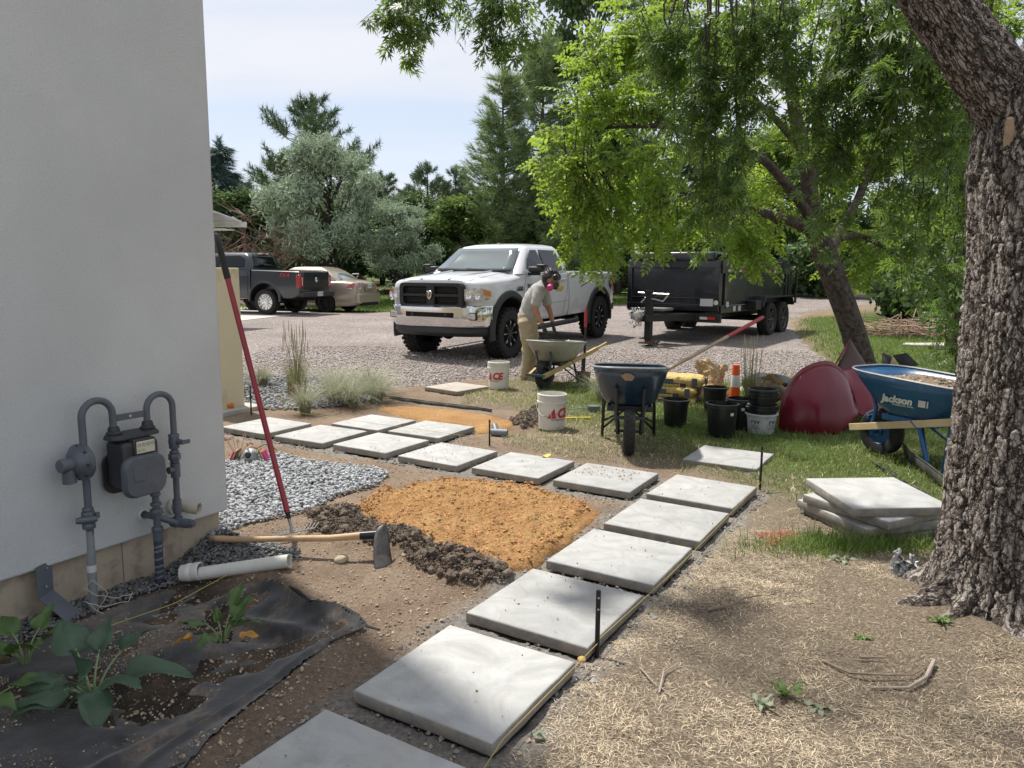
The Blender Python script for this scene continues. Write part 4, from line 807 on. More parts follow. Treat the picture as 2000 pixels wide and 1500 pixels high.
# ------------------------------------------------------------------ respirator lying on the pebbles
pink = pm('filter_pink', (.5, .03, .2), .5); yelf = pm('filter_yellow', (.5, .36, .05), .5); chrome_g = pm('mask_grey', (.35, .37, .37), .35, var=.2, vs=30); dkgrey = pm('mask_dark', (.03, .035, .035), .4)
t = thing('respirator', 'half mask respirator with pink and yellow filters lying on the pebbles', 'respirator', (-2.19, 6.12, H1(-2.19, 6.12)+.02))
mb = MB(); mb.lathe([(.0, .07), (.03, .068), (.05, .05), (.062, .02), (.066, 0), (.05, -.01)], (0, 0, .03), 16, (0, -.6, .8)); mb.build('face_piece', chrome_g, t)
MB().lathe([(0, .03), (.018, .028), (.026, .015), (.028, 0)], (0, -.055, .055), 14, (0, -1, .4)).build('exhale_valve', dkgrey, t)
for s in (-1, 1):
    f = MB().box((s*.105, -.02, .05), (.012, .085, .1), ry=s*R(-24)).build('filter_base', dkgrey, t, bevel=.004)
    MB().box((s*.118, -.02, .046), (.014, .088, .1), ry=s*R(-24)).build('filter_band', yelf, t, bevel=.003); MB().box((s*.134, -.02, .041), (.02, .09, .1), ry=s*R(-24)).build('filter', pink, t, bevel=.006)
MB().tube([(-.06, -.06, .0), (0, -.1, -.005), (.1, -.09, .0), (.14, -.04, .005), (.16, .04, .06)], .004, 6).build('strap', pm('strap_grey', (.16, .155, .14), .7), t)
MB().tube([(.04, .03, .09), (.1, .06, .12), (.16, .06, .11), (.2, .08, .06)], .0035, 6).build('strap', dkgrey, t)
o = MB().box((0, 0, 0), (.11, .06, .05)).build('orange_cap', pm('orange_plastic', (.6, .16, .02), .5), None, bevel=.012); o.location = (-3.2, 8.32, .08); o.rotation_euler = (.3, .1, .4); tag(o, 'small orange plastic scrap at the foot of the cream wall', 'scrap')

# ------------------------------------------------------------------ small litter
o = MB().grid([[(x_*.07, y_*.035+.01*math.sin(x_*4), .012*math.sin(x_*5+y_*3)+.012) for y_ in (-.5, 0, .5)] for x_ in (-.6, -.3, 0, .3, .6)]).build('flagging_scrap', pm('yellow_tape', (.75, .5, .03), .5)); o.location = (.3, 6.13, .058); o.rotation_euler = (0, 0, -.25); tag(o, 'yellow tape scrap on the far edge of a paver', 'scrap')
t = thing('pipe_tee', 'grey plastic pipe tee lying behind the stake with the pale tip', 'pipe fitting', (-.14, 7.2, H1(-.14, 7.2)+.04))
pg = pm('pvc_grey', (.17, .2, .225), .4)
mb = MB(); hollow(mb, (-.06, -.02, 0), (.1, -.05, 0), .034, .005); mb.build('run', pg, t); mb = MB(); hollow(mb, (-.01, -.02, .0), (-.03, .06, .05), .032, .005); mb.build('branch', pg, t)
stick_m = pm('stick', (.23, .17, .13), .9, var=.25, vs=20, bump=.4, bs=50); stick2_m = pm('stick_pale', (.33, .28, .24), .9, var=.2, vs=20)
def stick(pts, r0, label, m_=stick_m):
    pts = [(x_, y_, H1(x_, y_)+.008+dz) for x_, y_, dz in pts]; o = MB().tube(pts, [r0*(1-.6*i/(len(pts)-1)) for i in range(len(pts))], 7).build('stick', m_); tag(o, label, 'stick', 'twigs lying on the dry grass')
stick([(1.27, 2.83, .0), (1.33, 2.73, .01), (1.45, 2.69, .015), (1.56, 2.7, .01), (1.64, 2.76, 0)], .006, 'long thin curved twig below the tree roots')
stick([(1.68, 2.77, .012), (1.6, 2.68, .01), (1.5, 2.62, .006), (1.37, 2.64, 0)], .0085, 'thick grey curved stick below the tree roots', stick2_m)
stick([(1.42, 2.84, .01), (1.52, 2.83, .012)], .007, 'short brown stick above the two curved twigs')
stick([(.92, 3.3, .0), (1.05, 3.36, .006), (1.13, 3.42, .012), (1.22, 3.43, .02)], .008, 'crooked brown stick in the dry grass right of the paver path')
stick([(.56, 2.6, 0), (.6, 2.72, .01), (.68, 2.8, .01)], .004, 'thin pale twig right of the stake', stick2_m)
stick([(.86, 4.15, .02), (.93, 4.22, .02), (1.02, 4.32, .01)], .006, 'brown twig on the bank beside the bright paver')
stick([(.52, 2.78, .0), (.55, 2.66, .01), (.62, 2.55, .0)], .003, 'thin bent twig between the stake and the leafy weeds', stick2_m)
weed_m = pm('weed', (.12, .19, .05), .6, var=.2, vs=20, transl=.25, tcol=(.25, .35, .06)); weed2_m = pm('weed_grey', (.26, .3, .2), .7, transl=.2)
def weed(x, y, n, L, label, m_, up=.9):
    t = thing('weed', label, 'plant', (x, y, H1(x, y)), 0, 'weeds in the dry grass')
    for k in range(n):
        a = k*2.4+x*9; lf = MB().grid(leaf_grid(L*random.uniform(.7, 1.1), L*.33, .3, .4, k, 6, 4)).build('leaf', m_, t, ang=180); lf.rotation_euler = (0, -up*random.uniform(.5, 1.1), a)
weed(1.03, 2.6, 5, .09, 'upright green dandelion like weed in the front dry grass', weed_m, 1.2)
weed(.92, 2.53, 5, .07, 'grey green weed left of the upright green weed', weed2_m, .8)
weed(1.12, 2.52, 4, .07, 'pale yellow green weed right of the upright green weed', weed2_m, .3)
weed(1.8, 3.88, 6, .08, 'weed with pale leaves in front of the paver stack', weed2_m, .5)
weed(1.5, 3.0, 4, .05, 'tiny green seedling above the thin curved twig', weed_m, .5)
weed(1.87, 3.06, 7, .07, 'bright green sucker sprouting from the tree roots', weed_m, .9)
o = MB().grid(leaf_grid(.06, .035, .2, .5, 2)).build('fallen_leaf', weed2_m, ang=180); o.location = (.12, 2.33, H1(.12, 2.33)+.012); o.rotation_euler = (.2, 0, 2.4); tag(o, 'pale fallen leaf beside the second nearest paver', 'leaf')
# crumpled clear plastic at the root
r = np.random.RandomState(9); u_ = np.linspace(0, 1, 14); P = np.array([[(.11*(a-.5)+.02*r.randn()*.6, .05*(b_-.5)+.012*r.randn(), .1*b_*(.7+.5*math.sin(a*7))+.012*r.randn()) for b_ in u_] for a in u_])
o = MB().grid(P).build('plastic_wrap', pm('clear_plastic', (.6, .61, .62), .25, var=.05, transl=.4), ang=180); o.location = (2.0, 3.62, H1(2.0, 3.62)+.01); tag(o, 'crumpled clear plastic wrap caught at the tree root', 'plastic')
# red marking paint on the grass
P = [(1.42, 4.2), (1.55, 4.22), (1.66, 4.3), (1.72, 4.42), (1.6, 4.36), (1.5, 4.3)]
p = samp(P, 420, .3, 9.); k = len(p)
o = blades('paint_mark', np.column_stack([p, hgt(p[:, 0], p[:, 1])+.004]), rng.uniform(0, 6.28, k), rng.uniform(.05, .5, k), rng.uniform(.025, .06, k), rng.uniform(.003, .005, k), pm('red_paint', (.4, .12, .085), .8, island=.3), .4, 'red marking paint sprayed on the dry grass')
# ------------------------------------------------------------------ buckets and pots
bucket_m = pm('bucket_white', (.66, .64, .57), .45, var=.05, vs=9, col2=(.45, .42, .36), c2=.68, c2s=14); ace_m = pm('ace_red', (.52, .02, .045), .5); prt_m = pm('print_dark', (.1, .13, .1), .6); wire2 = pm('bail_wire', (.25, .25, .25), .35, metal=.8)
def wrapM(ang, r, z): return Matrix.Rotation(ang, 4, 'Z') @ Matrix.Translation((0, -r, z)) @ Matrix.Rotation(R(90), 4, 'X')
def bucket(x, y, label, ang, bail, fill=None, z=None):
    t = thing('bucket', label, 'bucket', (x, y, (H1(x, y) if z is None else z)+.0), 0, 'white five gallon buckets')
    MB().lathe([(0, .004), (.125, .0), (.131, .006), (.1455, .28), (.1435, .28), (.1435, .361), (.14, .365), (.127, .02), (0, .02)], n=40).build('body', bucket_m, t)
    for z_ in (.285, .315, .335, .353): MB().lathe([(.144, -.004), (.1535 if z_ < .29 else .151, -.004), (.1535 if z_ < .29 else .151, .004), (.144, .006)], (0, 0, z_), 40).build('rim_ring', bucket_m, t)
    MB().lathe([(.146, .0), (.156, .0), (.156, .014), (.146, .014)], (0, 0, .272), 40).build('skirt', bucket_m, t)
    ca, sa = math.cos(bail), math.sin(bail); pts = []
    for i in range(17):
        u_ = math.pi*i/16; pts.append((.158*math.cos(u_)*ca+.16*math.sin(u_)*sa, .158*math.cos(u_)*sa-.16*math.sin(u_)*ca, .285-.14*math.sin(u_)))
    MB().tube(pts, .0022, 6).build('bail_handle', wire2, t)
    rr = .1415
    # triangular logo A with slit, then C and E
    tri = [((-.088, -.034), (-.06, -.034), (-.066, .004)), ]
    for poly in ([(-.11, -.045), (-.07, -.045), (-.081, .008)], [(-.063, -.045), (-.018, -.045), (-.038, .06), (-.07, .016)]):
        mb = MB(); n = 6; P = []
        bmx = bmesh.new(); bmx.faces.new([bmx.verts.new((p[0], p[1], 0)) for p in poly]); xx = -.1
        while xx < .0: bmesh.ops.bisect_plane(bmx, geom=bmx.verts[:]+bmx.edges[:]+bmx.faces[:], plane_co=(xx, 0, 0), plane_no=(1, 0, 0)); xx += .012
        for v in bmx.verts:
            a = v.co.x/rr; q = Vector((rr*math.sin(a), v.co.y, rr*math.cos(a)-rr+.0015)); v.co = wrapM(ang, rr, .17) @ q
        me = bpy.data.meshes.new('logo'); bmx.to_mesh(me); bmx.free(); link_mesh('lettering', me, ace_m, t)
    lettering('lettering', 'CE', .125, ace_m, t, wrapM(ang+.42, rr+.0015, .173), .0065, .22, rr, .92)
    lettering('lettering', 'the helpful place', .023, prt_m, t, wrapM(ang+.05, rr-.0005, .112), .0003, 0, rr)
    return t
b1 = bucket(-.18, 9.98, 'white bucket with red lettering beside the man in the gravel edge', -.55, .2)
b2 = bucket(.41, 7.5, 'nearer white bucket with red lettering beside the dark clods', .38, -.35)
MB().lathe([(0, .03), (.08, .028), (.138, .02)], (0, 0, .29), 24).build('mortar', pm('mortar', (.4, .39, .36), .9, bump=.6, bs=30), b2)
pot_m = pm('pot_black', (.012, .013, .014), .38, var=.3, vs=5, col2=(.05, .05, .05), c2=.66, c2s=6); tagw = pm('tag_white', (.6, .62, .62), .5)
def pot(x, y, h, r, label, z=0., tags=(), lean=0., mat=pot_m, lip=.012, parent=None):
    t = thing('plant_pot', label, 'plant pot', (x, y, H1(x, y)+z), 0, 'empty plastic nursery pots') if parent is None else parent
    if lean: t.rotation_euler = (lean, 0, 0)
    MB().lathe([(0, .0), (r*.8, 0), (r*.83, .01), (r*.95, h*.84), (r*.98, h*.85), (r, h*.97), (r*.985, h), (r*.95, h), (r*.93, h*.86), (r*.8, .012), (0, .012)], n=36).build('wall', mat, t)
    MB().lathe([(r*.97, -.012), (r+lip, -.01), (r+lip, 0), (r*.96, .003)], (0, 0, h), 36).build('rim', mat, t)
    for a, zz_ in tags: 
        rr = r*(.83+.12*zz_/h/.84); mb = MB().grid([[wrapM(a+u_, rr+.002, zz_+v_) @ Vector((0, 0, 0)) for v_ in (-.014, .014)] for u_ in (-.13, -.06, 0, .06, .13)]); mb.build('price_tag', tagw, t)
    return t
pot(1.71, 7.68, .27, .135, 'black nursery pot right behind the dark blue wheelbarrow')
pot(2.31, 8.4, .29, .135, 'black nursery pot in front of the orange traffic post')
pot(2.05, 7.17, .33, .15, 'front black nursery pot with one white tag, behind the loose paver', tags=((.45, .24),))
pot(2.33, 7.5, .31, .14, 'black nursery pot half hidden behind the front pot', tags=((-.1, .22),))
# white grower pot with nested black pots on top
wpot = pm('pot_white', (.5, .52, .53), .4, var=.1, vs=7, col2=(.28, .29, .29), c2=.62, c2s=9); navy = pm('print_navy', (.02, .02, .06), .5)
t = thing('white_pot', 'white printed grower pot holding a stack of black pots', 'plant pot', (2.49, 7.33, H1(2.49, 7.33)))
pot(0, 0, .2, .15, '', mat=wpot, parent=t)
for a in (-.75, .55):
    lettering('lettering', 'PW', .062, navy, t, wrapM(a, .139, .125), .0012, 0, .139); lettering('lettering', 'PROVEN', .02, navy, t, wrapM(a, .137, .085), 0, 0, .137); lettering('lettering', 'WINNERS', .022, navy, t, wrapM(a, .135, .062), 0, 0, .135)
for i in range(5):
    tt_ = thing('plant_pot', ['lowest black pot nested in the white printed pot', 'second lowest black pot of the nested stack', 'middle black pot of the nested stack', 'second highest black pot of the nested stack', 'topmost black pot of the nested stack on the white pot'][i], 'plant pot', (2.49+.004*(i % 2), 7.33, H1(2.49, 7.33)+.04+(.03, .055, .15, .18, .21)[i]), .1*i, 'black pots nested on the white pot')
    pot(0, 0, .19, (.148, .147, .137, .137, .137)[i], '', parent=tt_)
o = thing('pot_label', 'white round plastic lid wedged between the black pots', 'lid', (2.37, 7.33, .3)); MB().lathe([(0, .02), (.03, .02), (.035, .012), (.035, -.02), (.03, -.03), (.0, -.03)], (0, 0, 0), 18, (.3, -.4, .9)).build('lid', tagw, o)
# sacks
sack_m = pm('sack_yellow', (.52, .37, .13), .75, var=.12, vs=8, bump=.5, bs=14); sack_b = pm('sack_band', (.07, .085, .11), .7); sack_k = pm('sack_dark', (.05, .035, .04), .8)
def pillow(L, W, Hh, n=14, seed=0, p=2.6):
    r = np.random.RandomState(seed); mb = MB()
    for sgn in (1, -1):
        P = []
        for i in range(n+1):
            row = []
            for j in range(n+1):
                a, b_ = i/n*2-1, j/n*2-1; e = (1-abs(a)**5)*(1-abs(b_)**5); z_ = sgn*Hh/2*max(0, e)**.42 + .006*r.randn()*(e > .1)
                row.append((a*L/2*(1-.03*abs(b_)**3), b_*W/2*(1-.03*abs(a)**3), z_))
            P.append(row)
        mb.grid(P)
    bm = bmesh.new(); me = mb.mesh('p'); bm.from_mesh(me); bmesh.ops.remove_doubles(bm, verts=bm.verts, dist=.0015); bmesh.ops.recalc_face_normals(bm, faces=bm.faces); bm.to_mesh(me); bm.free()
    me.polygons.foreach_set('use_smooth', [True]*len(me.polygons)); return me
for i, (x, y, z, a, lab) in enumerate([(1.98, 9.1, .06, -.35, 'bottom yellow cement sack of the pile behind the wheelbarrow'), (2.0, 9.12, .18, -.38, 'middle yellow cement sack of the pile behind the wheelbarrow'), (2.08, 9.14, .3, -.34, 'topmost yellow cement sack of the pile behind the wheelbarrow')]):
    t = thing('cement_sack', lab, 'sack', (x, y, z), a, 'yellow sacks piled behind the wheelbarrow'); link_mesh('sack', pillow(.62, .42, .14, seed=i), sack_m, t)
    MB().box((-.2, -.2135, .012), (.28, .004, .05)).build('label_band', sack_b, t); MB().box((.19, -.2135, .005), (.06, .004, .095)).build('label_band', sack_b, t); MB().box((.3135, 0, 0), (.004, .3, .08)).build('end_print', sack_k, t)
    lettering('lettering', 'ompound', .062, pm('print_yellow', (.6, .44, .12), .7), t, Matrix.Translation((-.1, -.2165, -.035)) @ Matrix.Rotation(R(90), 4, 'X'), .002)
    MB().box((-.08, -.2132, -.036), (.34, .0035, .045)).build('label_band', sack_k, t)
t = thing('cement_sack', 'opened tan sack with a grey stripe right of the yellow pile', 'sack', (2.42, 9.3, .12), .3); link_mesh('sack', pillow(.5, .42, .16, seed=9), pm('sack_tan', (.5, .38, .2), .8, var=.15, vs=7, bump=.5, bs=14), t); MB().box((.02, -.02, .082), (.07, .4, .004), rz=.7).build('stripe', sack_b, t)
r = np.random.RandomState(2); n = 16; P = np.array([[(.2*(a/n-.5)*2*(1-.15*math.sin(b_/n*6)), .1*math.sin(a/n*9)*.4+.05*(b_/n)+.012*r.randn(), .32*b_/n+.012*r.randn()+.03*math.sin(a/n*7)) for b_ in range(n+1)] for a in range(n+1)])
o = MB().grid(P).build('paper_bag', pm('kraft_paper', (.47, .33, .19), .85, var=.15, vs=9, transl=.15), ang=25); o.location = (2.55, 9.45, .18); o.rotation_euler = (-.3, .15, .1); tag(o, 'crumpled brown paper bag standing behind the sacks', 'paper bag')
# traffic post
t = thing('traffic_post', 'slim orange and white traffic channelizer post among the pots', 'traffic cone', (2.74, 9.08, H1(2.74, 9.08)))
oran = pm('safety_orange', (.72, .1, .012), .5, var=.08); refl = pm('reflective_white', (.66, .66, .64), .4)
MB().box((0, 0, .02), (.3, .3, .04)).build('base', blk_m, t, bevel=.01)
for z0, z1, m_ in ((.04, .2, oran), (.2, .345, refl), (.345, .47, oran)):
    ra = .07-.06*z0; rb = .07-.06*z1; MB().lathe([(ra, z0), (rb, z1)], n=24, cap=(z1 > .46)).build('band', m_, t)
# black roll of fabric, cream cloth and root clump behind
t = thing('fabric_roll', 'slumped roll of black landscape fabric behind the tall dry grass', 'fabric roll', (3.3, 9.9, .1), .25)
r = np.random.RandomState(4); rings = []
for i in range(22):
    u_ = i/21; rr = .11*(1-.5*abs(u_-.4)); c_ = V3((u_*1.3-.2, .1*math.sin(u_*5), .06+.05*math.sin(u_*7))); rings.append([c_+rr*(1+.18*math.sin(k*2.1+i*.8))*np.array([.12*math.sin(k), math.cos(k*.5236), .75*math.sin(k*.5236)]) for k in range(12)])
MB().rings([[tuple(p) for p in q] for q in rings]).build('roll', pm('fabric_grey', (.035, .037, .042), .6, var=.3, vs=8, bump=.4, bs=40), t)
o = MB().grid([[(3.1+a*.13, 9.35+b_*.12+.03*math.sin(a*2), .06+.04*math.sin(a*1.3+b_)+.03*math.cos(b_*2)) for b_ in range(7)] for a in range(12)]).build('drop_cloth', pm('cloth_cream', (.55, .5, .38), .9, bump=.3, bs=40), solid=.006); tag(o, 'cream drop cloth spread in front of the black fabric roll', 'cloth')
t = thing('root_ball', 'torn brown root ball with dry roots beside the tall dry grass', 'root ball', (3.12, 8.95, .2))
tv, tt = ico(2, 8, .16); arrmesh('soil', tv*np.array([.19, .15, .13]), tt, clod_m, t, smooth=True)
mb = MB(); r = np.random.RandomState(12)
for k in range(70):
    a = r.uniform(0, 6.28); q_ = r.uniform(.1, .2); mb.tube([(q_*.7*math.cos(a), q_*.6*math.sin(a), r.uniform(-.05, .12)), (q_*1.3*math.cos(a+.3), q_*math.sin(a+.3), r.uniform(-.12, .14))], [.003, .001], 4)
mb.build('roots', pm('dry_root', (.42, .28, .12), .9, island=.3), t)
MB().grid([[(a*.03-.1, -.05-.01*b_, .1+.05*math.sin(a*.8)+b_*.02) for b_ in range(5)] for a in range(9)]).build('torn_wrap', pm('torn_paper', (.5, .3, .1), .85), t, solid=.003)
# tool bag on the grass behind the blue wheelbarrow
t = thing('tool_bag', 'open black canvas tool bag on the grass behind the blue wheelbarrow', 'bag', (5.55, 10.75, H1(5.55, 10.75)), .2)
bagm = pm('black_canvas', (.014, .014, .014), .85, bump=.3, bs=60)
MB().box((0, 0, .12), (.5, .3, .24), taper=.9).build('body', bagm, t, bevel=.04, seg=3)
for s, m_ in ((-1, bagm), (1, bagm)): MB().add([(s*.02, -.12, .22), (s*.3, -.1, .26), (s*.2, .05, .42), (s*.02, .1, .38)], [(0, 1, 2, 3)]).build('flap', m_, t, solid=.01)
MB().add([(-.2, -.121, .24), (-.04, -.125, .24), (-.11, -.06, .38)], [(0, 1, 2)]).build('lining', pm('tan_lining', (.3, .22, .14), .9), t, solid=.006)
o = MB().lathe([(0, 0), (.05, 0), (.055, .02), (.05, .1), (.035, .11), (.03, .13), (0, .13)], n=18).build('white_jug', tagw); o.location = (5.1, 10.55, H1(5.1, 10.55)+.2); tag(o, 'white plastic jug top showing behind the blue wheelbarrow rim', 'jug')
o = MB().box((0, 0, .12), (.14, .14, .24)).build('jug_crate', bagm, None, bevel=.01); o.location = (5.1, 10.55, H1(5.1, 10.55)-.04); tag(o, 'dark crate under the white jug behind the blue wheelbarrow', 'crate')
# ------------------------------------------------------------------ curled red sheet
rs_m = pm('red_sheet', (.15, .01, .024), .3, var=.08, vs=3, spec=.4); rb_m = pm('red_sheet_back', (.06, .026, .022), .6, var=.1, vs=4)
t = thing('red_sheet', 'large curled dark red plastic sheet lying on the grass by the pots', 'plastic sheet', (0, 0, 0))
rim = [(2.722, 7.45, .0), (2.708, 7.45, .136), (2.719, 7.45, .294), (2.768, 7.45, .43), (2.843, 7.47, .546), (2.949, 7.5, .634), (3.07, 7.55, .675), (3.204, 7.6, .697), (3.321, 7.65, .671), (3.404, 7.65, .613), (3.462, 7.64, .544), (3.472, 7.6, .461), (3.478, 7.55, .362), (3.493, 7.5, .281), (3.516, 7.45, .227)]
def resample(P, n):
    P = np.array(P, float); d = np.r_[0, np.cumsum(np.linalg.norm(np.diff(P, axis=0), axis=1))]; s = np.linspace(0, d[-1], n); return np.stack([np.interp(s, d, P[:, k]) for k in range(3)], -1)
def smooth(P, n=2):
    P = np.array(P, float)
    for _ in range(n): P[1:-1] = .25*P[:-2]+.5*P[1:-1]+.25*P[2:]
    return P
rim = smooth(resample(rim, 40), 3)
base_ = resample([(2.73, 7.43, -.01), (2.85, 7.3, -.01), (3.05, 7.24, -.01), (3.25, 7.27, .02), (3.4, 7.35, .12), (3.5, 7.43, .2)], 40)
P = []
for v in np.linspace(0, 1, 18):
    bul = np.sin(np.pi*v)**.9; row = rim*(1-v)+base_*v; row = row+bul*np.outer(np.sin(np.linspace(0, np.pi, 40))**.8, [-.0, -.11, .015]); P.append(row)
MB().grid(P).build('front_lobe', rs_m, t, solid=.004, ang=180)
back_ = rim+np.array([.12, .35, -.12])*np.linspace(.3, 1, 40)[:, None]; back_[:, 2] = np.maximum(back_[:, 2], .0)
P = [rim*(1-v)+back_*v+np.array([0, 0, .06*math.sin(v*3.14)]) for v in np.linspace(0, 1, 8)]
MB().grid(P).build('back_roll', rs_m, t, solid=.004, ang=180)
fin = [[(3.47, 8.1, .5), (3.55, 8.15, .58), (3.68, 8.25, .73), (3.752, 8.3, .9)], [(3.55, 7.98, .42), (3.68, 8.1, .5), (3.8, 8.25, .6), (3.87, 8.36, .76)], [(3.7, 7.95, .35), (3.82, 8.1, .42), (3.95, 8.28, .5), (4.0, 8.4, .6)], [(3.85, 7.95, .25), (3.96, 8.1, .3), (4.08, 8.28, .38), (4.14, 8.42, .47)], [(4.0, 8.0, .1), (4.1, 8.15, .15), (4.2, 8.3, .2), (4.25, 8.4, .25)]]
def patch(cp, n=14):
    cp = np.array(cp, float); a, b_ = cp.shape[:2]; R1 = np.array([resample(r_, n) for r_ in cp]); out = np.array([smooth(resample(R1[:, j], n), 3) for j in range(n)]); return out
MB().grid(patch(fin)).build('raised_corner', rb_m, t, solid=.005, ang=180)
mb = MB().grid(patch([[(3.44, 8.05, .6), (3.56, 8.12, .66), (3.69, 8.24, .75), (3.752, 8.3, .9)], [(3.4, 8.1, .5), (3.5, 8.2, .55), (3.6, 8.3, .6), (3.66, 8.36, .66)], [(3.3, 8.1, .3), (3.4, 8.25, .35), (3.5, 8.35, .38), (3.58, 8.4, .4)]])); mb.build('sunlit_fold', rs_m, t, solid=.004, ang=180)
cr_ = [[(3.42, 7.75, .6), (3.55, 7.9, .61), (3.7, 7.98, .62), (3.86, 8.0, .59), (3.98, 8.0, .5)], [(3.5, 7.72, .47), (3.6, 7.8, .5), (3.72, 7.82, .5), (3.88, 7.85, .46), (4.02, 7.9, .38)], [(3.53, 7.66, .38), (3.62, 7.66, .4), (3.72, 7.64, .38), (3.88, 7.7, .33), (4.05, 7.8, .26)], [(3.52, 7.56, .26), (3.6, 7.52, .24), (3.68, 7.5, .24), (3.85, 7.62, .2), (4.05, 7.75, .14)], [(3.53, 7.5, .19), (3.58, 7.49, .17), (3.66, 7.53, .15), (3.85, 7.66, .06), (4.05, 7.8, .0)]]
MB().grid(patch(cr_, 18)).build('right_curl', rs_m, t, solid=.004, ang=180)
# small valve box and yellow tag in the grass behind the near bucket
t = thing('valve_cap', 'small dark irrigation cap half buried in grass right of the near bucket', 'cap', (.93, 8.35, H1(.93, 8.35)))
MB().lathe([(.07, -.02), (.075, .05), (.07, .08), (.05, .085), (0, .085)], n=20).build('cap', pm('cap_grey', (.09, .1, .095), .6, bump=.3), t); MB().tube([(-.3, -.1, .05), (-.15, -.02, .055), (.1, .03, .06), (.25, .05, .06)], .006, 6).build('blue_cord', pm('cord_blue', (.15, .35, .4), .6), t)
o = MB().box((0, 0, .02), (.28, .03, .02), rz=.1).build('yellow_strap', pm('strap_yellow', (.55, .48, .02), .6), None, bevel=.004); o.location = (.72, 7.95, H1(.72, 7.95)); tag(o, 'yellow strap lying in the grass right of the near bucket', 'strap')
t = thing('garden_stone', 'pale flat stone slab lying in the far shaded lawn', 'stone', (9.0, 15.6, H1(9, 15.6))); MB().prism([(-.9, -.1), (-.3, -.28), (.6, -.3), (1.3, -.1), (1.2, .2), (.2, .3), (-.7, .2)], 'z', -.02, .05).build('slab', pm('flat_stone', (.5, .47, .4), .9, bump=.3, bs=20), t, bevel=.02)
# ------------------------------------------------------------------ vehicles
def vloft(secs):
    mb = MB(); rs = []
    for x, half in secs:
        full = [(x, y_, z_) for y_, z_ in half] + [(x, -y_, z_) for y_, z_ in half[::-1] if y_ > 1e-6]
        rs.append(full)
    mb.rings(rs, True); return mb
def sec(w_, zb, zt, c=.04, tuck=.06, sh=.1, w2=None):
    w2 = w_ if w2 is None else w2; h = zt-zb
    return [(0, zb), (w_-tuck-.1, zb), (w_-tuck, zb+.02), (w_-.02, zb+h*.16), (w_-.004, zb+h*.34), (w_, zb+h*.52), (w2-.012, zb+h*.74), (w2-.03, zt-sh*.7), (w2-.06, zt-sh*.25), (w2-sh*1.1, zt), (w2*.62, zt+c*.75), (w2*.3, zt+c), (0, zt+c)]
def cut(o, cutters):
    """cut wheel openings, keep the evaluated mesh"""
    for mbc in cutters:
        me = mbc.mesh('cut', False); co = bpy.data.objects.new('cut', me); C.objects.link(co)
        co.parent = o.parent
        md = o.modifiers.new('c', 'BOOLEAN'); md.operation = 'DIFFERENCE'; md.object = co; md.solver = 'EXACT'
    bpy.context.view_layer.update(); dg = bpy.context.evaluated_depsgraph_get()
    me = bpy.data.meshes.new_from_object(o.evaluated_get(dg)); 
    for md in list(o.modifiers):
        c_ = md.object if md.type == 'BOOLEAN' else None; o.modifiers.remove(md)
        if c_: bpy.data.objects.remove(c_)
    o.data = me; me.polygons.foreach_set('use_smooth', [True]*len(me.polygons)); me.set_sharp_from_angle(angle=R(40)); return o
tyre_m = pm('tyre', (.014, .014, .014), .85, var=.2, vs=20, bump=.3, bs=60, col2=(.06, .055, .05), c2=.66, c2s=5); arch_m = pm('wheel_well', (.004, .004, .004), .95)
def wheel(parent, x, y, r, wd, s, rim_m, spokes=8, lug=0, acc_m=None, rr=.58, dish=.03, z=None):
    """s = side: +1 outer face towards +y"""
    z = r if z is None else z
    w_ = MB(); prof = [(r*rr, -wd*.42), (r*.78, -wd*.5), (r*.93, -wd*.48), (r*.985, -wd*.38), (r, -wd*.2), (r, wd*.2), (r*.985, wd*.38), (r*.93, wd*.48), (r*.78, wd*.5), (r*rr, wd*.42)]
    w_.lathe(prof, (x, y, z), 40, (0, 1, 0))
    if lug:
        for k in range(lug):
            for row, (off, ln) in enumerate(((-.4, .16), (-.13, .2), (.13, .2), (.4, .16))):
                a = 2*math.pi*(k+.5*(row % 2))/lug; c_ = (x+math.cos(a)*r*1.0, y+off*wd, z+math.sin(a)*r*1.0); w_.box(c_, (.03, wd*ln*1.05, 2*math.pi*r/lug*.62), ry=-a)
    wh = w_.build('wheel', tyre_m, parent)
    yo = y+s*wd*.42; m_ = MB()
    m_.lathe([(0, -.06), (r*.2, -.05), (r*rr*.94, -.07), (r*rr*1.0, 0), (r*rr*1.03, .008), (r*rr*1.03, -.01)], (x, yo, z), 32, (0, s, 0)); m_.build('rim', arch_m if acc_m else rim_m, wh)
    for k in range(spokes):
        a = 2*math.pi*k/spokes; c_ = (x+math.cos(a)*r*rr*.56, yo-s*dish*.5, z+math.sin(a)*r*rr*.56)
        sp_ = MB().box(c_, (r*rr*.82, .02, r*.075), ry=-a).build('spoke', rim_m, wh, bevel=.006)
        if acc_m: MB().box((x+math.cos(a)*r*rr*.78, yo-s*dish*.1, z+math.sin(a)*r*rr*.78), (r*rr*.26, .016, r*.03), ry=-a).build('spoke_tip', acc_m, wh, bevel=.003)
    MB().lathe([(0, .03), (r*.1, .028), (r*.13, .01), (r*.14, -.04)], (x, yo-s*.03, z), 16, (0, s, 0)).build('hub_cap', rim_m, wh)
    return wh
def archcut(x, y, r, z, d=.5): return MB().cyl((x, y-d, z), (x, y+d, z), r, None, 28)
def well(parent, x, y0, y1, r, zc, a0=-8, a1=188):
    """half-round inner fender with a back wall"""
    aa = [R(a0+(a1-a0)*k/20) for k in range(21)]; mb = MB().grid([[(x+r*math.cos(a), y_, zc+r*math.sin(a)) for y_ in (y0, y1)] for a in aa]); mb.add([(x+r*math.cos(a), y0, zc+r*math.sin(a)) for a in aa], [tuple(range(21))]); return mb.build('wheel_well', arch_m, parent, smooth=False)
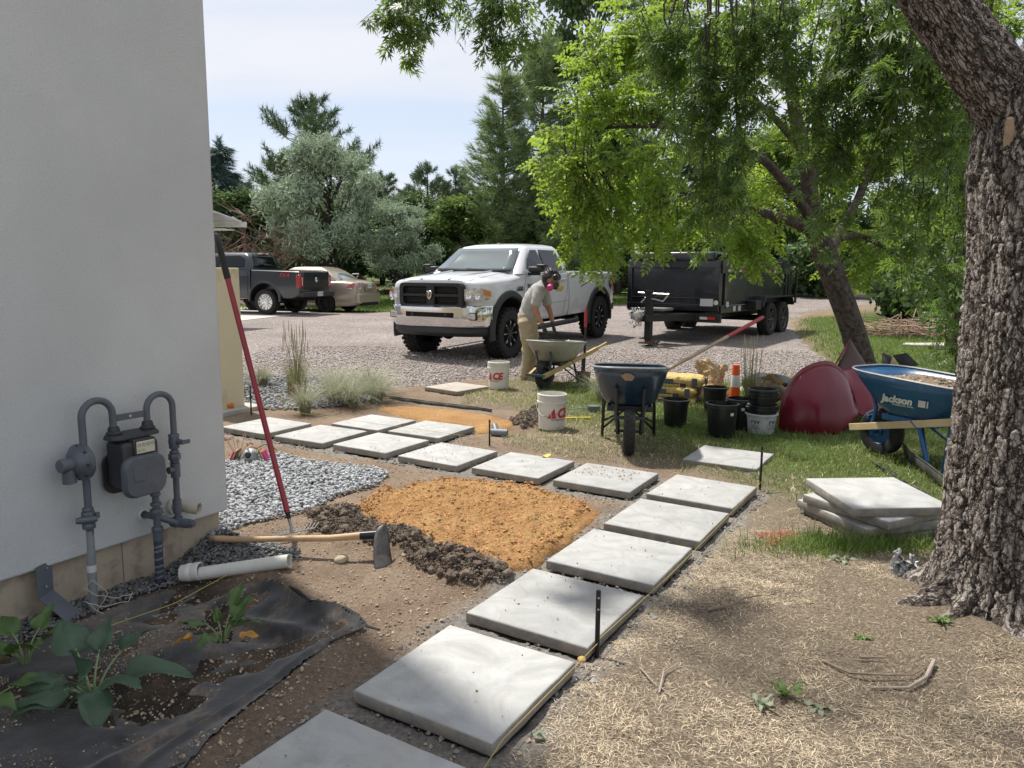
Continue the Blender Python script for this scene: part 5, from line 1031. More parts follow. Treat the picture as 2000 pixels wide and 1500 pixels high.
glass_d = pm('tint_glass', (.006, .007, .008), .06, var=0, spec=.35, coat=.15); glass_w = pm('windshield_glass', (.09, .115, .115), .03, var=.15, vs=1.5, spec=.8, coat=1.)
chrome = pm('chrome', (.72, .72, .72), .12, metal=1., var=.06, vs=3); blkp = pm('black_plastic', (.02, .021, .022), .55, var=.15, vs=9); seam_m = pm('panel_gap', (.05, .05, .052), .8)
def quadp(name, mat, parent, pts, t=.006, n=6, bulge=0.):
    """curved-ish panel from four corners"""
    a, b_, c_, d_ = [V3(p) for p in pts]; nn = np.cross(b_-a, d_-a); nn /= np.linalg.norm(nn); P = []
    for i in range(n+1):
        u = i/n; row = []
        for j in range(n+1):
            v = j/n; p = (a*(1-u)+b_*u)*(1-v)+(d_*(1-u)+c_*u)*v; row.append(p+nn*bulge*math.sin(math.pi*u)**.7*math.sin(math.pi*v)**.7)
        P.append(row)
    return MB().grid(P).build(name, mat, parent, solid=t, ang=60)
def poly_panel(name, mat, parent, pts, t=.01):
    o = MB().add(pts, [tuple(range(len(pts)))]).build(name, mat, parent, smooth=False, solid=t); return o
def greenhouse(parent, mat, rings_):
    """rings: (z, x0, x1, halfwidth, corner)"""
    rs = []
    for z_, x0, x1, hw, cr in rings_:
        ring = []; cr2 = cr
        for cx, cy_, a0 in ((x1-cr, hw-cr2, 0), (x0+cr, hw-cr2, 90), (x0+cr, -hw+cr2, 180), (x1-cr, -hw+cr2, 270)):
            for k in range(6): a = R(a0+18*k); ring.append((cx+cr*math.cos(a), cy_+cr2*math.sin(a), z_))
        rs.append(ring)
    return MB().rings(rs).build('cab', mat, parent, ang=50)

# ---- white pickup: local x runs from the nose to the tail, near side is -y
wp = pm('white_paint', (.6, .61, .63), .3, var=.02, vs=2, coat=.7)
T = thing('pickup_truck', 'lifted white pickup truck with black grille facing left on the driveway', 'pickup truck', (-.9, 13.45, .125+.0), R(60.5)); T.rotation_euler = (0, R(-1.7), R(60.5)); 
WB = 3.9
secs = [(-.82, sec(.66, .78, 1.29, .05)), (-.8, sec(.84, .74, 1.325, .05)), (-.74, sec(.925, .7, 1.345, .05)), (-.6, sec(.985, .64, 1.36, .06)), (-.3, sec(1.0, .6, 1.375, .07)), (.1, sec(1.0, .58, 1.39, .08)), (.42, sec(1.0, .56, 1.42, .07)), (.6, sec(1.0, .56, 1.47, .03)), (1.4, sec(1.0, .56, 1.48, .02)), (2.36, sec(1.0, .56, 1.46, .02))]
bd = vloft(secs).build('body', wp, T, ang=35); cut(bd, [archcut(0, -1.05, .57, .5, .5), archcut(0, 1.05, .57, .5, .5)])
secs = [(2.4, sec(1.0, .56, 1.415, .0, sh=.05)), (3.2, sec(1.0, .56, 1.41, .0, sh=.05)), (4.5, sec(1.0, .56, 1.4, .0, sh=.05)), (4.72, sec(.99, .58, 1.395, .0, sh=.05)), (4.78, sec(.96, .62, 1.38, .0, sh=.05))]
bed = vloft(secs).build('cargo_bed', wp, T, ang=35); cut(bed, [archcut(WB, -1.05, .55, .47, .5), archcut(WB, 1.05, .55, .47, .5), MB().box((3.56, 0, 1.3), (2.2, 1.7, .7))])
MB().box((2.38, 0, 1.0), (.04, 1.9, .8)).build('cab_gap', seam_m, T)
greenhouse(T, wp, [(1.44, .4, 2.42, .955, .12), (1.52, .5, 2.43, .93, .12), (1.7, .74, 2.41, .83, .12), (1.88, .98, 2.38, .735, .12), (1.93, 1.08, 2.33, .69, .14), (1.965, 1.2, 2.2, .56, .2), (1.985, 1.45, 2.0, .3, .2)])
quadp('windshield', glass_w, T, [(.405, -.8, 1.51), (.405, .8, 1.51), (.945, .65, 1.895), (.945, -.65, 1.895)], .012, 8, .03)
for s in (-1, 1):
    poly_panel('front_window', glass_d, T, [(.72, s*.945, 1.53), (1.32, s*.955, 1.54), (1.32, s*.79, 1.86), (1.1, s*.79, 1.86), (.88, s*.865, 1.72)], .014)
    poly_panel('rear_window', glass_d, T, [(1.42, s*.955, 1.49), (2.14, s*.955, 1.48), (2.2, s*.86, 1.68), (2.1, s*.79, 1.85), (1.44, s*.785, 1.865)], .014)
    for x0, pts in ((0, [(.62, 1.45), (.5, 1.1), (.5, .65)]), (0, [(1.37, 1.47), (1.37, 1.0), (1.34, .62)]), (0, [(2.3, 1.44), (2.3, 1.1), (2.15, .8), (2.1, .62)])):
        MB().tube([(x_, s*1.0 if z_ < 1.3 else s*.985, z_) for x_, z_ in pts], .0035, 5).build('door_seam', pm('white_gap', (.2, .2, .21), .8), T)
    MB().tube([(.5, s*1.001, .88), (1.4, s*1.003, .87), (2.35, s*1.001, .88)], .003, 4).build('body_crease', pm('white_gap', (.2, .2, .21), .8), T)
    for x_ in (1.18, 2.1): MB().box((x_, s*1.01, 1.3), (.2, .035, .045)).build('door_handle', wp, T, bevel=.012)
    mr = MB().box((.74, s*1.13, 1.52), (.16, .28, .1)).build('side_mirror', blkp, T, bevel=.03, seg=3); MB().box((.78, s*1.06, 1.44), (.1, .22, .06)).build('mirror_arm', blkp, mr, bevel=.015); MB().box((.74, s*1.24, 1.585), (.14, .18, .05)).build('mirror_cap', blkp, mr, bevel=.02)
    for x_, zc, rr in ((0, .5, .585), (WB, .47, .565)):
        fl = MB(); rings_ = []
        for k in range(25):
            a = R(-12+204*k/24); ca, sa = math.cos(a), math.sin(a)
            rings_.append([(x_+ca*q*rr, s*yy, zc+sa*q*rr) for q, yy in ((.96, .9), (.95, 1.03), (1.0, 1.05), (1.12, 1.035), (1.16, 1.0), (1.1, .95))])
        fl.rings(rings_).build('fender_flare', blkp, T)
        well(T, x_, s*.5, s*.99, rr*.955, zc)
    sb = MB().tube([(.55, s*.98, .5), (.7, s*1.06, .47), (2.6, s*1.06, .47), (2.75, s*.98, .5)], .05, 10).build('side_step', blkp, T)
    wheel(T, 0, s*.87, .435, .33, s, blkp, 8, 30, chrome, .56); wheel(T, WB, s*.87, .435, .33, s, blkp, 8, 30, chrome, .56)
    # headlight
    hl = poly_panel('headlight', pm('headlight_lens', (.5, .5, .47), .12, var=.35, vs=18, coat=1.), T, [(-.88, s*.62, 1.225), (-.88, s*.65, 1.03), (-.82, s*.92, 1.02), (-.66, s*1.01, 1.06), (-.68, s*1.0, 1.2), (-.8, s*.9, 1.245)], .03)
    poly_panel('marker_light', pm('amber_lens', (.55, .18, .02), .2, coat=1.), hl, [(-.8, s*.955, 1.225), (-.78, s*.965, 1.13), (-.665, s*1.026, 1.1), (-.68, s*1.018, 1.19)], .025)
    for c_, q in (((-.9, s*.73, 1.13), .06), ((-.85, s*.87, 1.12), .055)): MB().lathe([(0, .01), (q*.6, .012), (q, .03)], c_, 16, (-1, s*.3, 0)).build('lamp_bowl', chrome, hl)
# hood lines and ridges
for s in (-1, 1): MB().tube([(-.82, s*.68, 1.36), (-.3, s*.7, 1.42), (.38, s*.78, 1.485)], .0035, 5).build('hood_seam', pm('white_gap', (.2, .2, .21), .8), T)
for s in (-1, 1): MB().tube([(-.8, s*.28, 1.375), (-.2, s*.36, 1.452), (.36, s*.42, 1.49)], .02, 6).build('hood_crease', wp, T)
MB().box((.43, 0, 1.495), (.16, 1.5, .02)).build('cowl', blkp, T)
for y_ in (-.3, .35): MB().tube([(.4, y_, 1.515), (.42, y_+.45, 1.535)], .008, 5).build('wiper', blkp, T)
# grille
def fr_ring(mb, w1, h1, w2, h2, x, zc, d):
    o1 = rrect(w1, h1, .08, 5); o2 = rrect(w2, h2, .06, 5)
    mb.rings([[(x, y_, zc+z_) for y_, z_ in o1], [(x-d, y_*.985, zc+z_*.97) for y_, z_ in o1], [(x-d, y_, zc+z_) for y_, z_ in o2], [(x+.02, y_, zc+z_) for y_, z_ in o2]], False, True)
gr_m = pm('grille_black', (.012, .012, .013), .5, var=.1); gr = MB(); fr_ring(gr, 1.3, .42, 1.13, .3, -.86, 1.12, .09); gro = gr.build('grille', gr_m, T, ang=50)
MB().box((-.92, 0, 1.12), (.05, 1.16, .05)).build('grille_bar', gr_m, gro, bevel=.012); MB().box((-.925, 0, 1.12), (.05, .17, .34)).build('grille_bar', gr_m, gro, bevel=.02)
MB().box((-.87, 0, 1.12), (.02, 1.14, .32)).build('grille_mesh', pm('grille_mesh', (.006, .006, .006), .7, bump=1., bs=60), gro)
for k in range(9):
    for s in (-1, 1):
        MB().tube([(-.89, s*(.12+.055*k), .99), (-.89, s*(.145+.055*k), 1.25)], .006, 4).build('mesh_wire', gr_m, gro)
for z_ in (1.02, 1.06, 1.18, 1.22): MB().box((-.89, 0, z_), (.008, 1.1, .009)).build('mesh_wire', gr_m, gro)
em = MB().prism([(-.05, .075), (.05, .075), (.062, .04), (.04, -.03), (.0, -.075), (-.04, -.03), (-.062, .04)], 'x', -.985, -.955).build('emblem', chrome, gro, bevel=.008)
for s in (-1, 1): MB().tube([(-.988, s*.012, -.03+1.12), (-.99, s*.02, 1.16), (-.99, s*.045, 1.175), (-.988, s*.05, 1.13), (-.986, s*.03, 1.12)], .006, 5).build('emblem_horn', blkp, em)
em.location = (0, 0, 1.12)
for ch in em.children: ch.location = (0, 0, -1.12)
# chrome bumper swept across
P = []
for j in range(25):
    y_ = -1.02+2.04*j/24; xo = -.98+.36*(abs(y_)/1.02)**5; row = []
    for dx, z_ in ((.14, .94), (.03, .945), (0, .92), (-.01, .8), (0, .64), (.03, .6), (.16, .59)): row.append((xo+dx, y_*(1 if dx < .1 else .98), z_))
    P.append(row)
bmp = MB().grid(P).build('front_bumper', chrome, T, solid=.01, ang=40)
MB().box((-.985, 0, .8), (.03, .98, .085)).build('bumper_slot', arch_m, bmp, bevel=.02)
for s in (-1, 1):
    MB().box((-.895, s*.76, .785), (.05, .27, .13)).build('fog_bezel', blkp, bmp, bevel=.03, seg=3); MB().box((-.915, s*.76, .785), (.03, .22, .1)).build('fog_light', pm('headlight_lens', (.5, .5, .47), .1), bmp, bevel=.02, seg=3)
    MB().box((-.99, s*.34, .8), (.05, .06, .05)).build('tow_hook', blkp, bmp, bevel=.01)
P = [[(-.95+.36*(abs(y_)/1.02)**4+dx, y_, z_) for dx, z_ in ((0, .62), (-.01, .5), (.05, .44), (.2, .44))] for y_ in np.linspace(-.98, .98, 21)]
MB().grid(P).build('air_dam', blkp, T, solid=.01)
MB().box((1.9, 0, .5), (5.2, .9, .16)).build('chassis', arch_m, T, bevel=.02); MB().cyl((0, -.7, .42), (0, .7, .42), .06).build('front_axle', arch_m, T); MB().cyl((WB, -.7, .42), (WB, .7, .42), .07).build('rear_axle', arch_m, T); MB().lathe([(0, -.12), (.12, -.09), (.15, 0), (.12, .09), (0, .12)], (0, .3, .42), 14, (1, 0, 0)).build('differential', arch_m, T)
for s in (-1, 1): MB().box((4.74, s*.94, 1.12), (.1, .1, .4)).build('tail_light', pm('red_lens', (.35, .01, .01), .15, coat=1.), T, bevel=.02)
MB().box((4.8, 0, .62), (.16, 1.9, .2)).build('rear_bumper', chrome, T, bevel=.03)
MB().lathe([(0, .02), (.03, .015), (.05, .0)], (1.35, 0, 1.985), 14).build('roof_antenna', blkp, T)
Mside = lambda x_, y_, z_: Matrix.Translation((x_, y_, z_)) @ Matrix.Rotation(R(90), 4, 'X')
lettering('badge', 'HEMI', .07, blkp, T, Mside(.36, -1.008, 1.2), .002, sx=1.4); MB().box((.36, -1.004, 1.165), (.22, .006, .025)).build('badge_bar', blkp, T)
lettering('badge', 'RAM', .1, blkp, T, Mside(.78, -1.006, 1.22), .004, sx=1.3); lettering('badge', '2500', .08, blkp, T, Mside(.8, -1.006, 1.11), .003, sx=1.3); MB().box((.8, -1.004, 1.05), (.3, .006, .03)).build('badge_bar', blkp, T)
sh_ = MB().prism([(-.075, .13), (0, .15), (.075, .13), (.075, -.06), (0, -.16), (-.075, -.06)], 'y', -1.0, -1.008).build('shield_decal', blkp, T); sh_.location = (4.52, 0, 1.16); lettering('decal_letter', 'H', .15, wp, sh_, Mside(0, -1.011, .0), .004)

# ---- dark grey pickup: local x runs forward from the rear axle, near side is +y
dp_ = pm('charcoal_paint', (.022, .026, .034), .28, metal=.3, var=.05, vs=2, coat=.8)
K = thing('pickup_truck', 'dark grey pickup truck parked tail towards the camera behind the wall', 'pickup truck', (-7.32, 23.82, .285), R(164.6))
secs = [(-1.22, sec(.88, .62, 1.3, 0, sh=.05)), (-1.18, sec(.92, .58, 1.335, 0, sh=.05)), (-.9, sec(.94, .5, 1.345, 0, sh=.05)), (.2, sec(.94, .5, 1.37, 0, sh=.05)), (.44, sec(.94, .48, 1.375, 0, sh=.05))]
bed = vloft(secs).build('cargo_bed', dp_, K, ang=35); cut(bed, [archcut(0, 1.0, .5, .47, .45), archcut(0, -1.0, .5, .47, .45), MB().box((-.37, 0, 1.3), (1.5, 1.56, .6))])
secs = [(.48, sec(.94, .48, 1.39, .02)), (1.2, sec(.95, .46, 1.38, .03)), (2.3, sec(.95, .46, 1.36, .03)), (2.7, sec(.95, .46, 1.22, .05)), (3.9, sec(.9, .5, 1.1, .05)), (4.15, sec(.75, .6, 1.0, .03))]
bd = vloft(secs).build('body', dp_, K, ang=35); cut(bd, [archcut(3.22, 1.0, .48, .45, .45), archcut(3.22, -1.0, .48, .45, .45)])
greenhouse(K, dp_, [(1.36, .46, 2.6, .9, .1), (1.5, .47, 2.45, .86, .1), (1.72, .55, 2.1, .77, .1), (1.84, .66, 1.95, .7, .12), (1.885, .8, 1.8, .58, .15), (1.9, 1.0, 1.6, .3, .15)])
quadp('rear_glass', glass_d, K, [(.445, .74, 1.44), (.445, -.74, 1.44), (.585, -.62, 1.82), (.585, .62, 1.82)], .012, 6, .015)
for s in (-1, 1):
    poly_panel('rear_window', glass_d, K, [(.72, s*.893, 1.45), (1.5, s*.893, 1.44), (1.5, s*.77, 1.77), (.9, s*.76, 1.79), (.74, s*.8, 1.7)], .016); poly_panel('front_window', glass_d, K, [(1.6, s*.893, 1.44), (2.35, s*.893, 1.44), (1.95, s*.77, 1.74), (1.6, s*.77, 1.77)], .016)
    MB().tube([(.58, s*.945, 1.36), (.56, s*.95, .9), (.6, s*.95, .55)], .006, 5).build('door_seam', seam_m, K); MB().tube([(.46, s*.94, 1.36), (.46, s*.945, .5)], .012, 5).build('cab_gap', arch_m, K)
    for x_ in (0, 3.22): wheel(K, x_, s*.79, .39, .27, s, chrome if s > 0 else blkp, 12, 0, None, .62)
    for x_ in (0, 3.22): well(K, x_, s*.52, s*.9, .495, .46)
    rings_ = []
    for k in range(21):
        a = R(-5+190*k/20); rings_.append([(math.cos(a)*q, s*yy, .46+math.sin(a)*q) for q, yy in ((.49, .92), (.5, .955), (.55, .955), (.575, .935))])
    MB().rings(rings_).build('wheel_arch', dp_, K)
    tl = MB().box((-1.17, s*.86, 1.02), (.14, .15, .4)).build('tail_light', pm('red_lens', (.42, .012, .012), .2, coat=1.), K, bevel=.02); MB().box((-1.235, s*.81, 1.02), (.02, .04, .26)).build('reverse_lamp', pm('lamp_clear', (.6, .5, .5), .2), tl, bevel=.005)
tg = MB().box((-1.235, 0, 1.04), (.04, 1.52, .55)).build('tailgate', dp_, K, bevel=.02); MB().box((-1.258, 0, .94), (.01, 1.46, .2)).build('tailgate_recess', pm('charcoal_dark', (.018, .02, .022), .35), tg, bevel=.004)
MB().lathe([(0, .012), (.07, .01), (.085, 0)], (-1.258, 0, 1.07), 20, (-1, 0, 0)).build('oval_badge', chrome, tg); MB().box((-1.262, 0, 1.19), (.015, .24, .04)).build('tailgate_handle', arch_m, tg)
bp_ = MB().box((-1.27, 0, .63), (.22, 1.82, .16)).build('rear_bumper', blkp, K, bevel=.03); MB().box((-1.385, .02, .64), (.01, .32, .13)).build('licence_plate', pm('plate_white', (.55, .56, .55), .5, var=.3, vs=40), bp_)
lettering('plate_text', 'CLA 720', .075, pm('plate_green', (.05, .16, .08), .6), bp_, Matrix.Translation((-1.392, .02, .64)) @ Matrix.Rotation(R(-90), 4, 'Z') @ Matrix.Rotation(R(90), 4, 'X'), .002)
b3 = MB().box((.6, 0, 1.86), (.06, .5, .05)).build('high_brake_light', pm('lamp_clear', (.6, .5, .5), .2), K, bevel=.012); MB().box((.57, 0, 1.86), (.012, .16, .04)).build('brake_lens', pm('red_lens', (.42, .012, .012), .2), b3)
lettering('decal', 'FX4', .16, pm('decal_red', (.45, .03, .03), .5), K, Matrix.Translation((-.72, .948, 1.2)) @ Matrix.Rotation(R(180), 4, 'Z') @ Matrix.Rotation(R(90), 4, 'X'), .003, .15, sx=1.25)
MB().box((1.4, 0, .52), (4.6, 1., .2)).build('chassis', arch_m, K); MB().cyl((0, -.7, .38), (0, .7, .38), .06).build('rear_axle', arch_m, K)

# ---- gold sedan: local x forward from rear axle, near side +y
gp = pm('gold_paint', (.36, .31, .24), .3, metal=.35, var=.03, vs=2, coat=.7)
S = thing('sedan', 'gold four door sedan parked beyond the dark pickup truck', 'car', (-6.0, 25.8, .25), R(165.4))
secs = [(-1.14, sec(.7, .3, .93, .04)), (-1.08, sec(.82, .26, .99, .05)), (-.85, sec(.89, .22, 1.02, .07)), (-.4, sec(.91, .2, 1.05, .09)), (.3, sec(.915, .2, 1.0, .1)), (1.6, sec(.915, .2, .97, .1)), (2.2, sec(.91, .2, .95, .07)), (3.2, sec(.86, .22, .8, .07)), (3.6, sec(.7, .3, .66, .05))]
bd = vloft(secs).build('body', gp, S, ang=38); cut(bd, [archcut(0, .95, .37, .35, .4), archcut(0, -.95, .37, .35, .4), archcut(2.73, .95, .37, .35, .4), archcut(2.73, -.95, .37, .35, .4)])
greenhouse(S, gp, [(1.0, -.55, 2.3, .82, .14), (1.12, -.44, 2.05, .78, .14), (1.38, -.04, 1.6, .67, .14), (1.49, .2, 1.38, .58, .14), (1.53, .45, 1.15, .4, .14)])
quadp('rear_glass', pm('pale_glass', (.12, .15, .17), .05, coat=1.), S, [(-.52, .66, 1.075), (-.52, -.66, 1.075), (.06, -.54, 1.4), (.06, .54, 1.4)], .012, 6, .02)
for s in (-1, 1):
    poly_panel('side_window', glass_d, S, [(.0, s*.8, 1.1), (.85, s*.8, 1.1), (.85, s*.63, 1.39), (.3, s*.63, 1.39)], .016); poly_panel('side_window', glass_d, S, [(.92, s*.8, 1.1), (1.75, s*.8, 1.09), (1.25, s*.63, 1.38), (.92, s*.63, 1.39)], .016)
    for x_ in (0, 2.73): wheel(S, x_, s*.78, .33, .22, s, blkp, 7, 0, None, .66); well(S, x_, s*.54, s*.88, .368, .35)
    tl = poly_panel('tail_light', pm('red_lens2', (.4, .03, .06), .2, coat=1.), S, [(-1.13, s*.6, .99), (-.98, s*.85, .99), (-.72, s*.925, .83), (-.98, s*.88, .78), (-1.15, s*.62, .8)], .03); poly_panel('clear_lens', pm('lamp_clear', (.6, .5, .5), .2), tl, [(-1.16, s*.6, .85), (-.95, s*.89, .83), (-.76, s*.935, .83), (-.98, s*.9, .785), (-1.165, s*.62, .8)], .02)
bo = MB().box((-1.12, 0, .48), (.16, 1.66, .36)).build('rear_bumper', gp, S, bevel=.06, seg=3); MB().box((-1.18, 0, .87), (.03, .62, .22)).build('plate_recess', pm('gold_dark', (.22, .19, .14), .4), S, bevel=.01)
MB().box((-1.2, 0, .9), (.01, .31, .14)).build('licence_plate', pm('plate_white', (.55, .56, .55), .5), S); lettering('plate_text', 'OGL 418', .075, pm('plate_green', (.05, .16, .08), .6), S, Matrix.Translation((-1.207, 0, .9)) @ Matrix.Rotation(R(-90), 4, 'Z') @ Matrix.Rotation(R(90), 4, 'X'), .002)
MB().box((-1.17, 0, .3), (.1, 1.2, .1)).build('diffuser', arch_m, S); MB().lathe([(.07, 0), (.075, 0), (.075, .001), (.07, .001)], (-.35, .925, .82), 20, (0, 1, 0)).build('fuel_door', seam_m, S)

# ---- dump trailer: local x runs backward from the front face, near side is -y
bk = pm('trailer_black', (.0075, .0085, .014), .3, var=.3, vs=1.5, coat=.5, col2=(.02, .022, .03), c2=.62, c2s=5); bk2 = pm('trailer_frame', (.01, .01, .011), .45, var=.2, vs=8)
D = thing('dump_trailer', 'black dump trailer with tandem axles parked on the driveway', 'trailer', (3.389, 16.0, .21), R(52.8))
MB().box((2.2, 0, .68), (4.3, 2.06, .06)).build('floor', bk, D)
MB().box((.03, 0, 1.15), (.05, 2.06, 1.03)).build('front_panel', bk, D, bevel=.008)
for z_, h, d_ in ((1.6, .16, .06), (.9, .03, .05), (.71, .14, .07)): MB().box((-.02, 0, z_), (d_, 2.1, h)).build('front_rail', bk, D, bevel=.01)
for s in (-1, 1):
    MB().box((-.015, s*1.0, 1.15), (.06, .1, 1.03)).build('front_post', bk, D, bevel=.01); MB().box((2.2, s*1.02, 1.1), (4.3, .04, .9)).build('side_panel', bk, D, bevel=.006)
    MB().box((2.2, s*1.05, 1.44), (4.32, .05, .05)).build('side_rail', bk, D, bevel=.008); MB().box((2.2, s*1.045, 1.58), (4.32, .06, .24)).build('top_rail', bk, D, bevel=.012); MB().box((2.2, s*1.04, 1.735), (4.2, .05, .06)).build('tarp_rail', bk2, D, bevel=.01); MB().box((2.2, s*1.05, .68), (4.32, .06, .16)).build('bottom_rail', bk, D, bevel=.01)
    for x_ in (.25, 4.2): MB().box((x_, s*1.06, 1.12), (.1, .04, .9)).build('side_post', bk, D, bevel=.008)
    fe = MB().prism([(1.9, .7), (2.06, .92), (4.0, .92), (4.16, .7), (4.12, .68), (3.96, .885), (2.1, .885), (1.96, .68)], 'y', s*1.04, s*1.3).build('fender', pm('diamond_plate', (.02, .021, .026), .3, metal=.3, bump=.6, bs=40), D)
    for x_ in (2.62, 3.52): wheel(D, x_, s*1.16, .385, .24, s, pm('trailer_rim', (.06, .06, .06), .4), 6, 0, None, .62)
    MB().box((1.72, s*1.16, .73), (.36, .22, .2)).build('step_box', bk2, D, bevel=.012)
MB().box((.12, 0, 1.76), (.46, 1.92, .19)).build('tarp_housing', bk, D, bevel=.05, seg=3)
MB().cyl((.25, -1.1, 1.78), (.25, 1.1, 1.78), .05).build('tarp_roller', bk2, D)
MB().box((2.2, 0, .53), (4.4, 1.3, .14)).build('frame', bk2, D); MB().cyl((2.62, -1.1, .385), (2.62, 1.1, .385), .05).build('axle', bk2, D); MB().cyl((3.52, -1.1, .385), (3.52, 1.1, .385), .05).build('axle', bk2, D)
MB().box((-.06, -.1, .49), (.1, 2.04, .16)).build('front_beam', bk2, D, bevel=.01)
for s in (-1, 1): MB().tube([(.1, s*.6, .52), (-1.35, s*.05, .52)], .07, 4, sq=(1, 1)).build('tongue_beam', bk2, D)
MB().box((-.7, 0, .68), (.5, .5, .05)).build('tongue_plate', pm('steel_plate', (.3, .29, .28), .5, metal=.5), D)
jk = MB().box((-1.2, -.08, .56), (.13, .13, .96)).build('jack', bk2, D, bevel=.01); MB().box((-1.2, -.08, .03), (.32, .26, .035)).build('jack_foot', pm('rusty', (.12, .06, .04), .8), jk, bevel=.005); MB().box((-1.2, -.08, 1.04), (.16, .16, .06)).build('jack_head', bk2, jk); MB().box((-1.2, -.08, .22), (.1, .1, .4)).build('jack_leg', pm('rusty', (.12, .06, .04), .8), jk)
MB().tube([(-1.2, .1, .82), (-1.22, .0, .92), (-1.25, -.2, .9), (-1.25, -.4, .86), (-1.25, -.5, .98)], .016, 7).build('jack_crank', pm('galv', (.5, .5, .48), .4, metal=.7), D); MB().tube([(-1.24, .15, 1.02), (-1.24, -.3, 1.0), (-1.24, -.52, 1.0)], .018, 7).build('jack_crank', pm('galv', (.5, .5, .48), .4), D)
MB().lathe([(.0, -.1), (.08, -.08), (.1, 0), (.08, .1), (0, .12)], (-1.45, .05, .56), 12, (-1, 0, 0)).build('coupler', pm('galv', (.5, .5, .48), .4), D)
mb = MB(); r = np.random.RandomState(3)
for k in range(22): mb.lathe([(.028, -.006), (.04, -.006), (.04, .006), (.028, .006)], (-1.38+r.uniform(-.1, .1), .1+r.uniform(-.12, .12), .35+.022*k*.8), 8, r.randn(3))
mb.build('safety_chain', pm('galv', (.5, .5, .48), .4), D)
rw = pm('reflector_white', (.6, .6, .58), .3); rrd = pm('reflector_red', (.5, .02, .02), .3)
for y_ in (.2, -.36, -.86):
    MB().box((-.115, y_+.09, .5), (.006, .16, .055)).build('reflector', rw, D); MB().box((-.115, y_-.07, .5), (.006, .16, .055)).build('reflector', rrd, D)
for x_ in (.45, 1.08, 2.9, 3.33):
    MB().box((x_-.06, -1.08, 1.475), (.13, .006, .05)).build('reflector', rw, D); MB().box((x_+.08, -1.08, 1.475), (.13, .006, .05)).build('reflector', rrd, D)
MB().box((-.06, -.8, .82), (.006, .28, .15)).build('decal', pm('decal_pale', (.5, .52, .5), .5), D); MB().lathe([(0, 0), (.05, 0), (.05, .005), (0, .005)], (-.06, -1.0, .82), 14, (-1, 0, 0)).build('decal', rw, D)
for x_, z_ in ((.35, .78), (.75, .68), (1.05, .68)): MB().box((x_, -1.085, z_), (.14, .006, .11)).build('decal', pm('decal_pale', (.5, .52, .5), .5), D)
lettering('lettering', 'IRONBULL', .17, pm('decal_pale', (.5, .52, .5), .5), D, Matrix.Translation((1.0, -1.079, 1.6)) @ Matrix.Rotation(R(90), 4, 'X'), .004, sx=1.0)
MB().add([(.42, -1.08, 1.53), (.53, -1.08, 1.53), (.5, -1.08, 1.67)], [(0, 1, 2)]).build('lettering', pm('decal_pale', (.5, .52, .5), .5), D, solid=.003)
for s in (-1, 1): gt = MB().box((4.42, s*.55, 1.15), (.05, 1.04, 1.0)).build('tailgate_door', bk, D, bevel=.008)
MB().tube([(4.6, -1.12, 1.6), (4.75, -1.14, 1.5), (4.75, -1.14, .7)], .03, 7).build('gate_bar', bk2, D); MB().box((4.62, -1.0, 1.1), (.3, .06, .8)).build('ramp', bk2, D, bevel=.01)
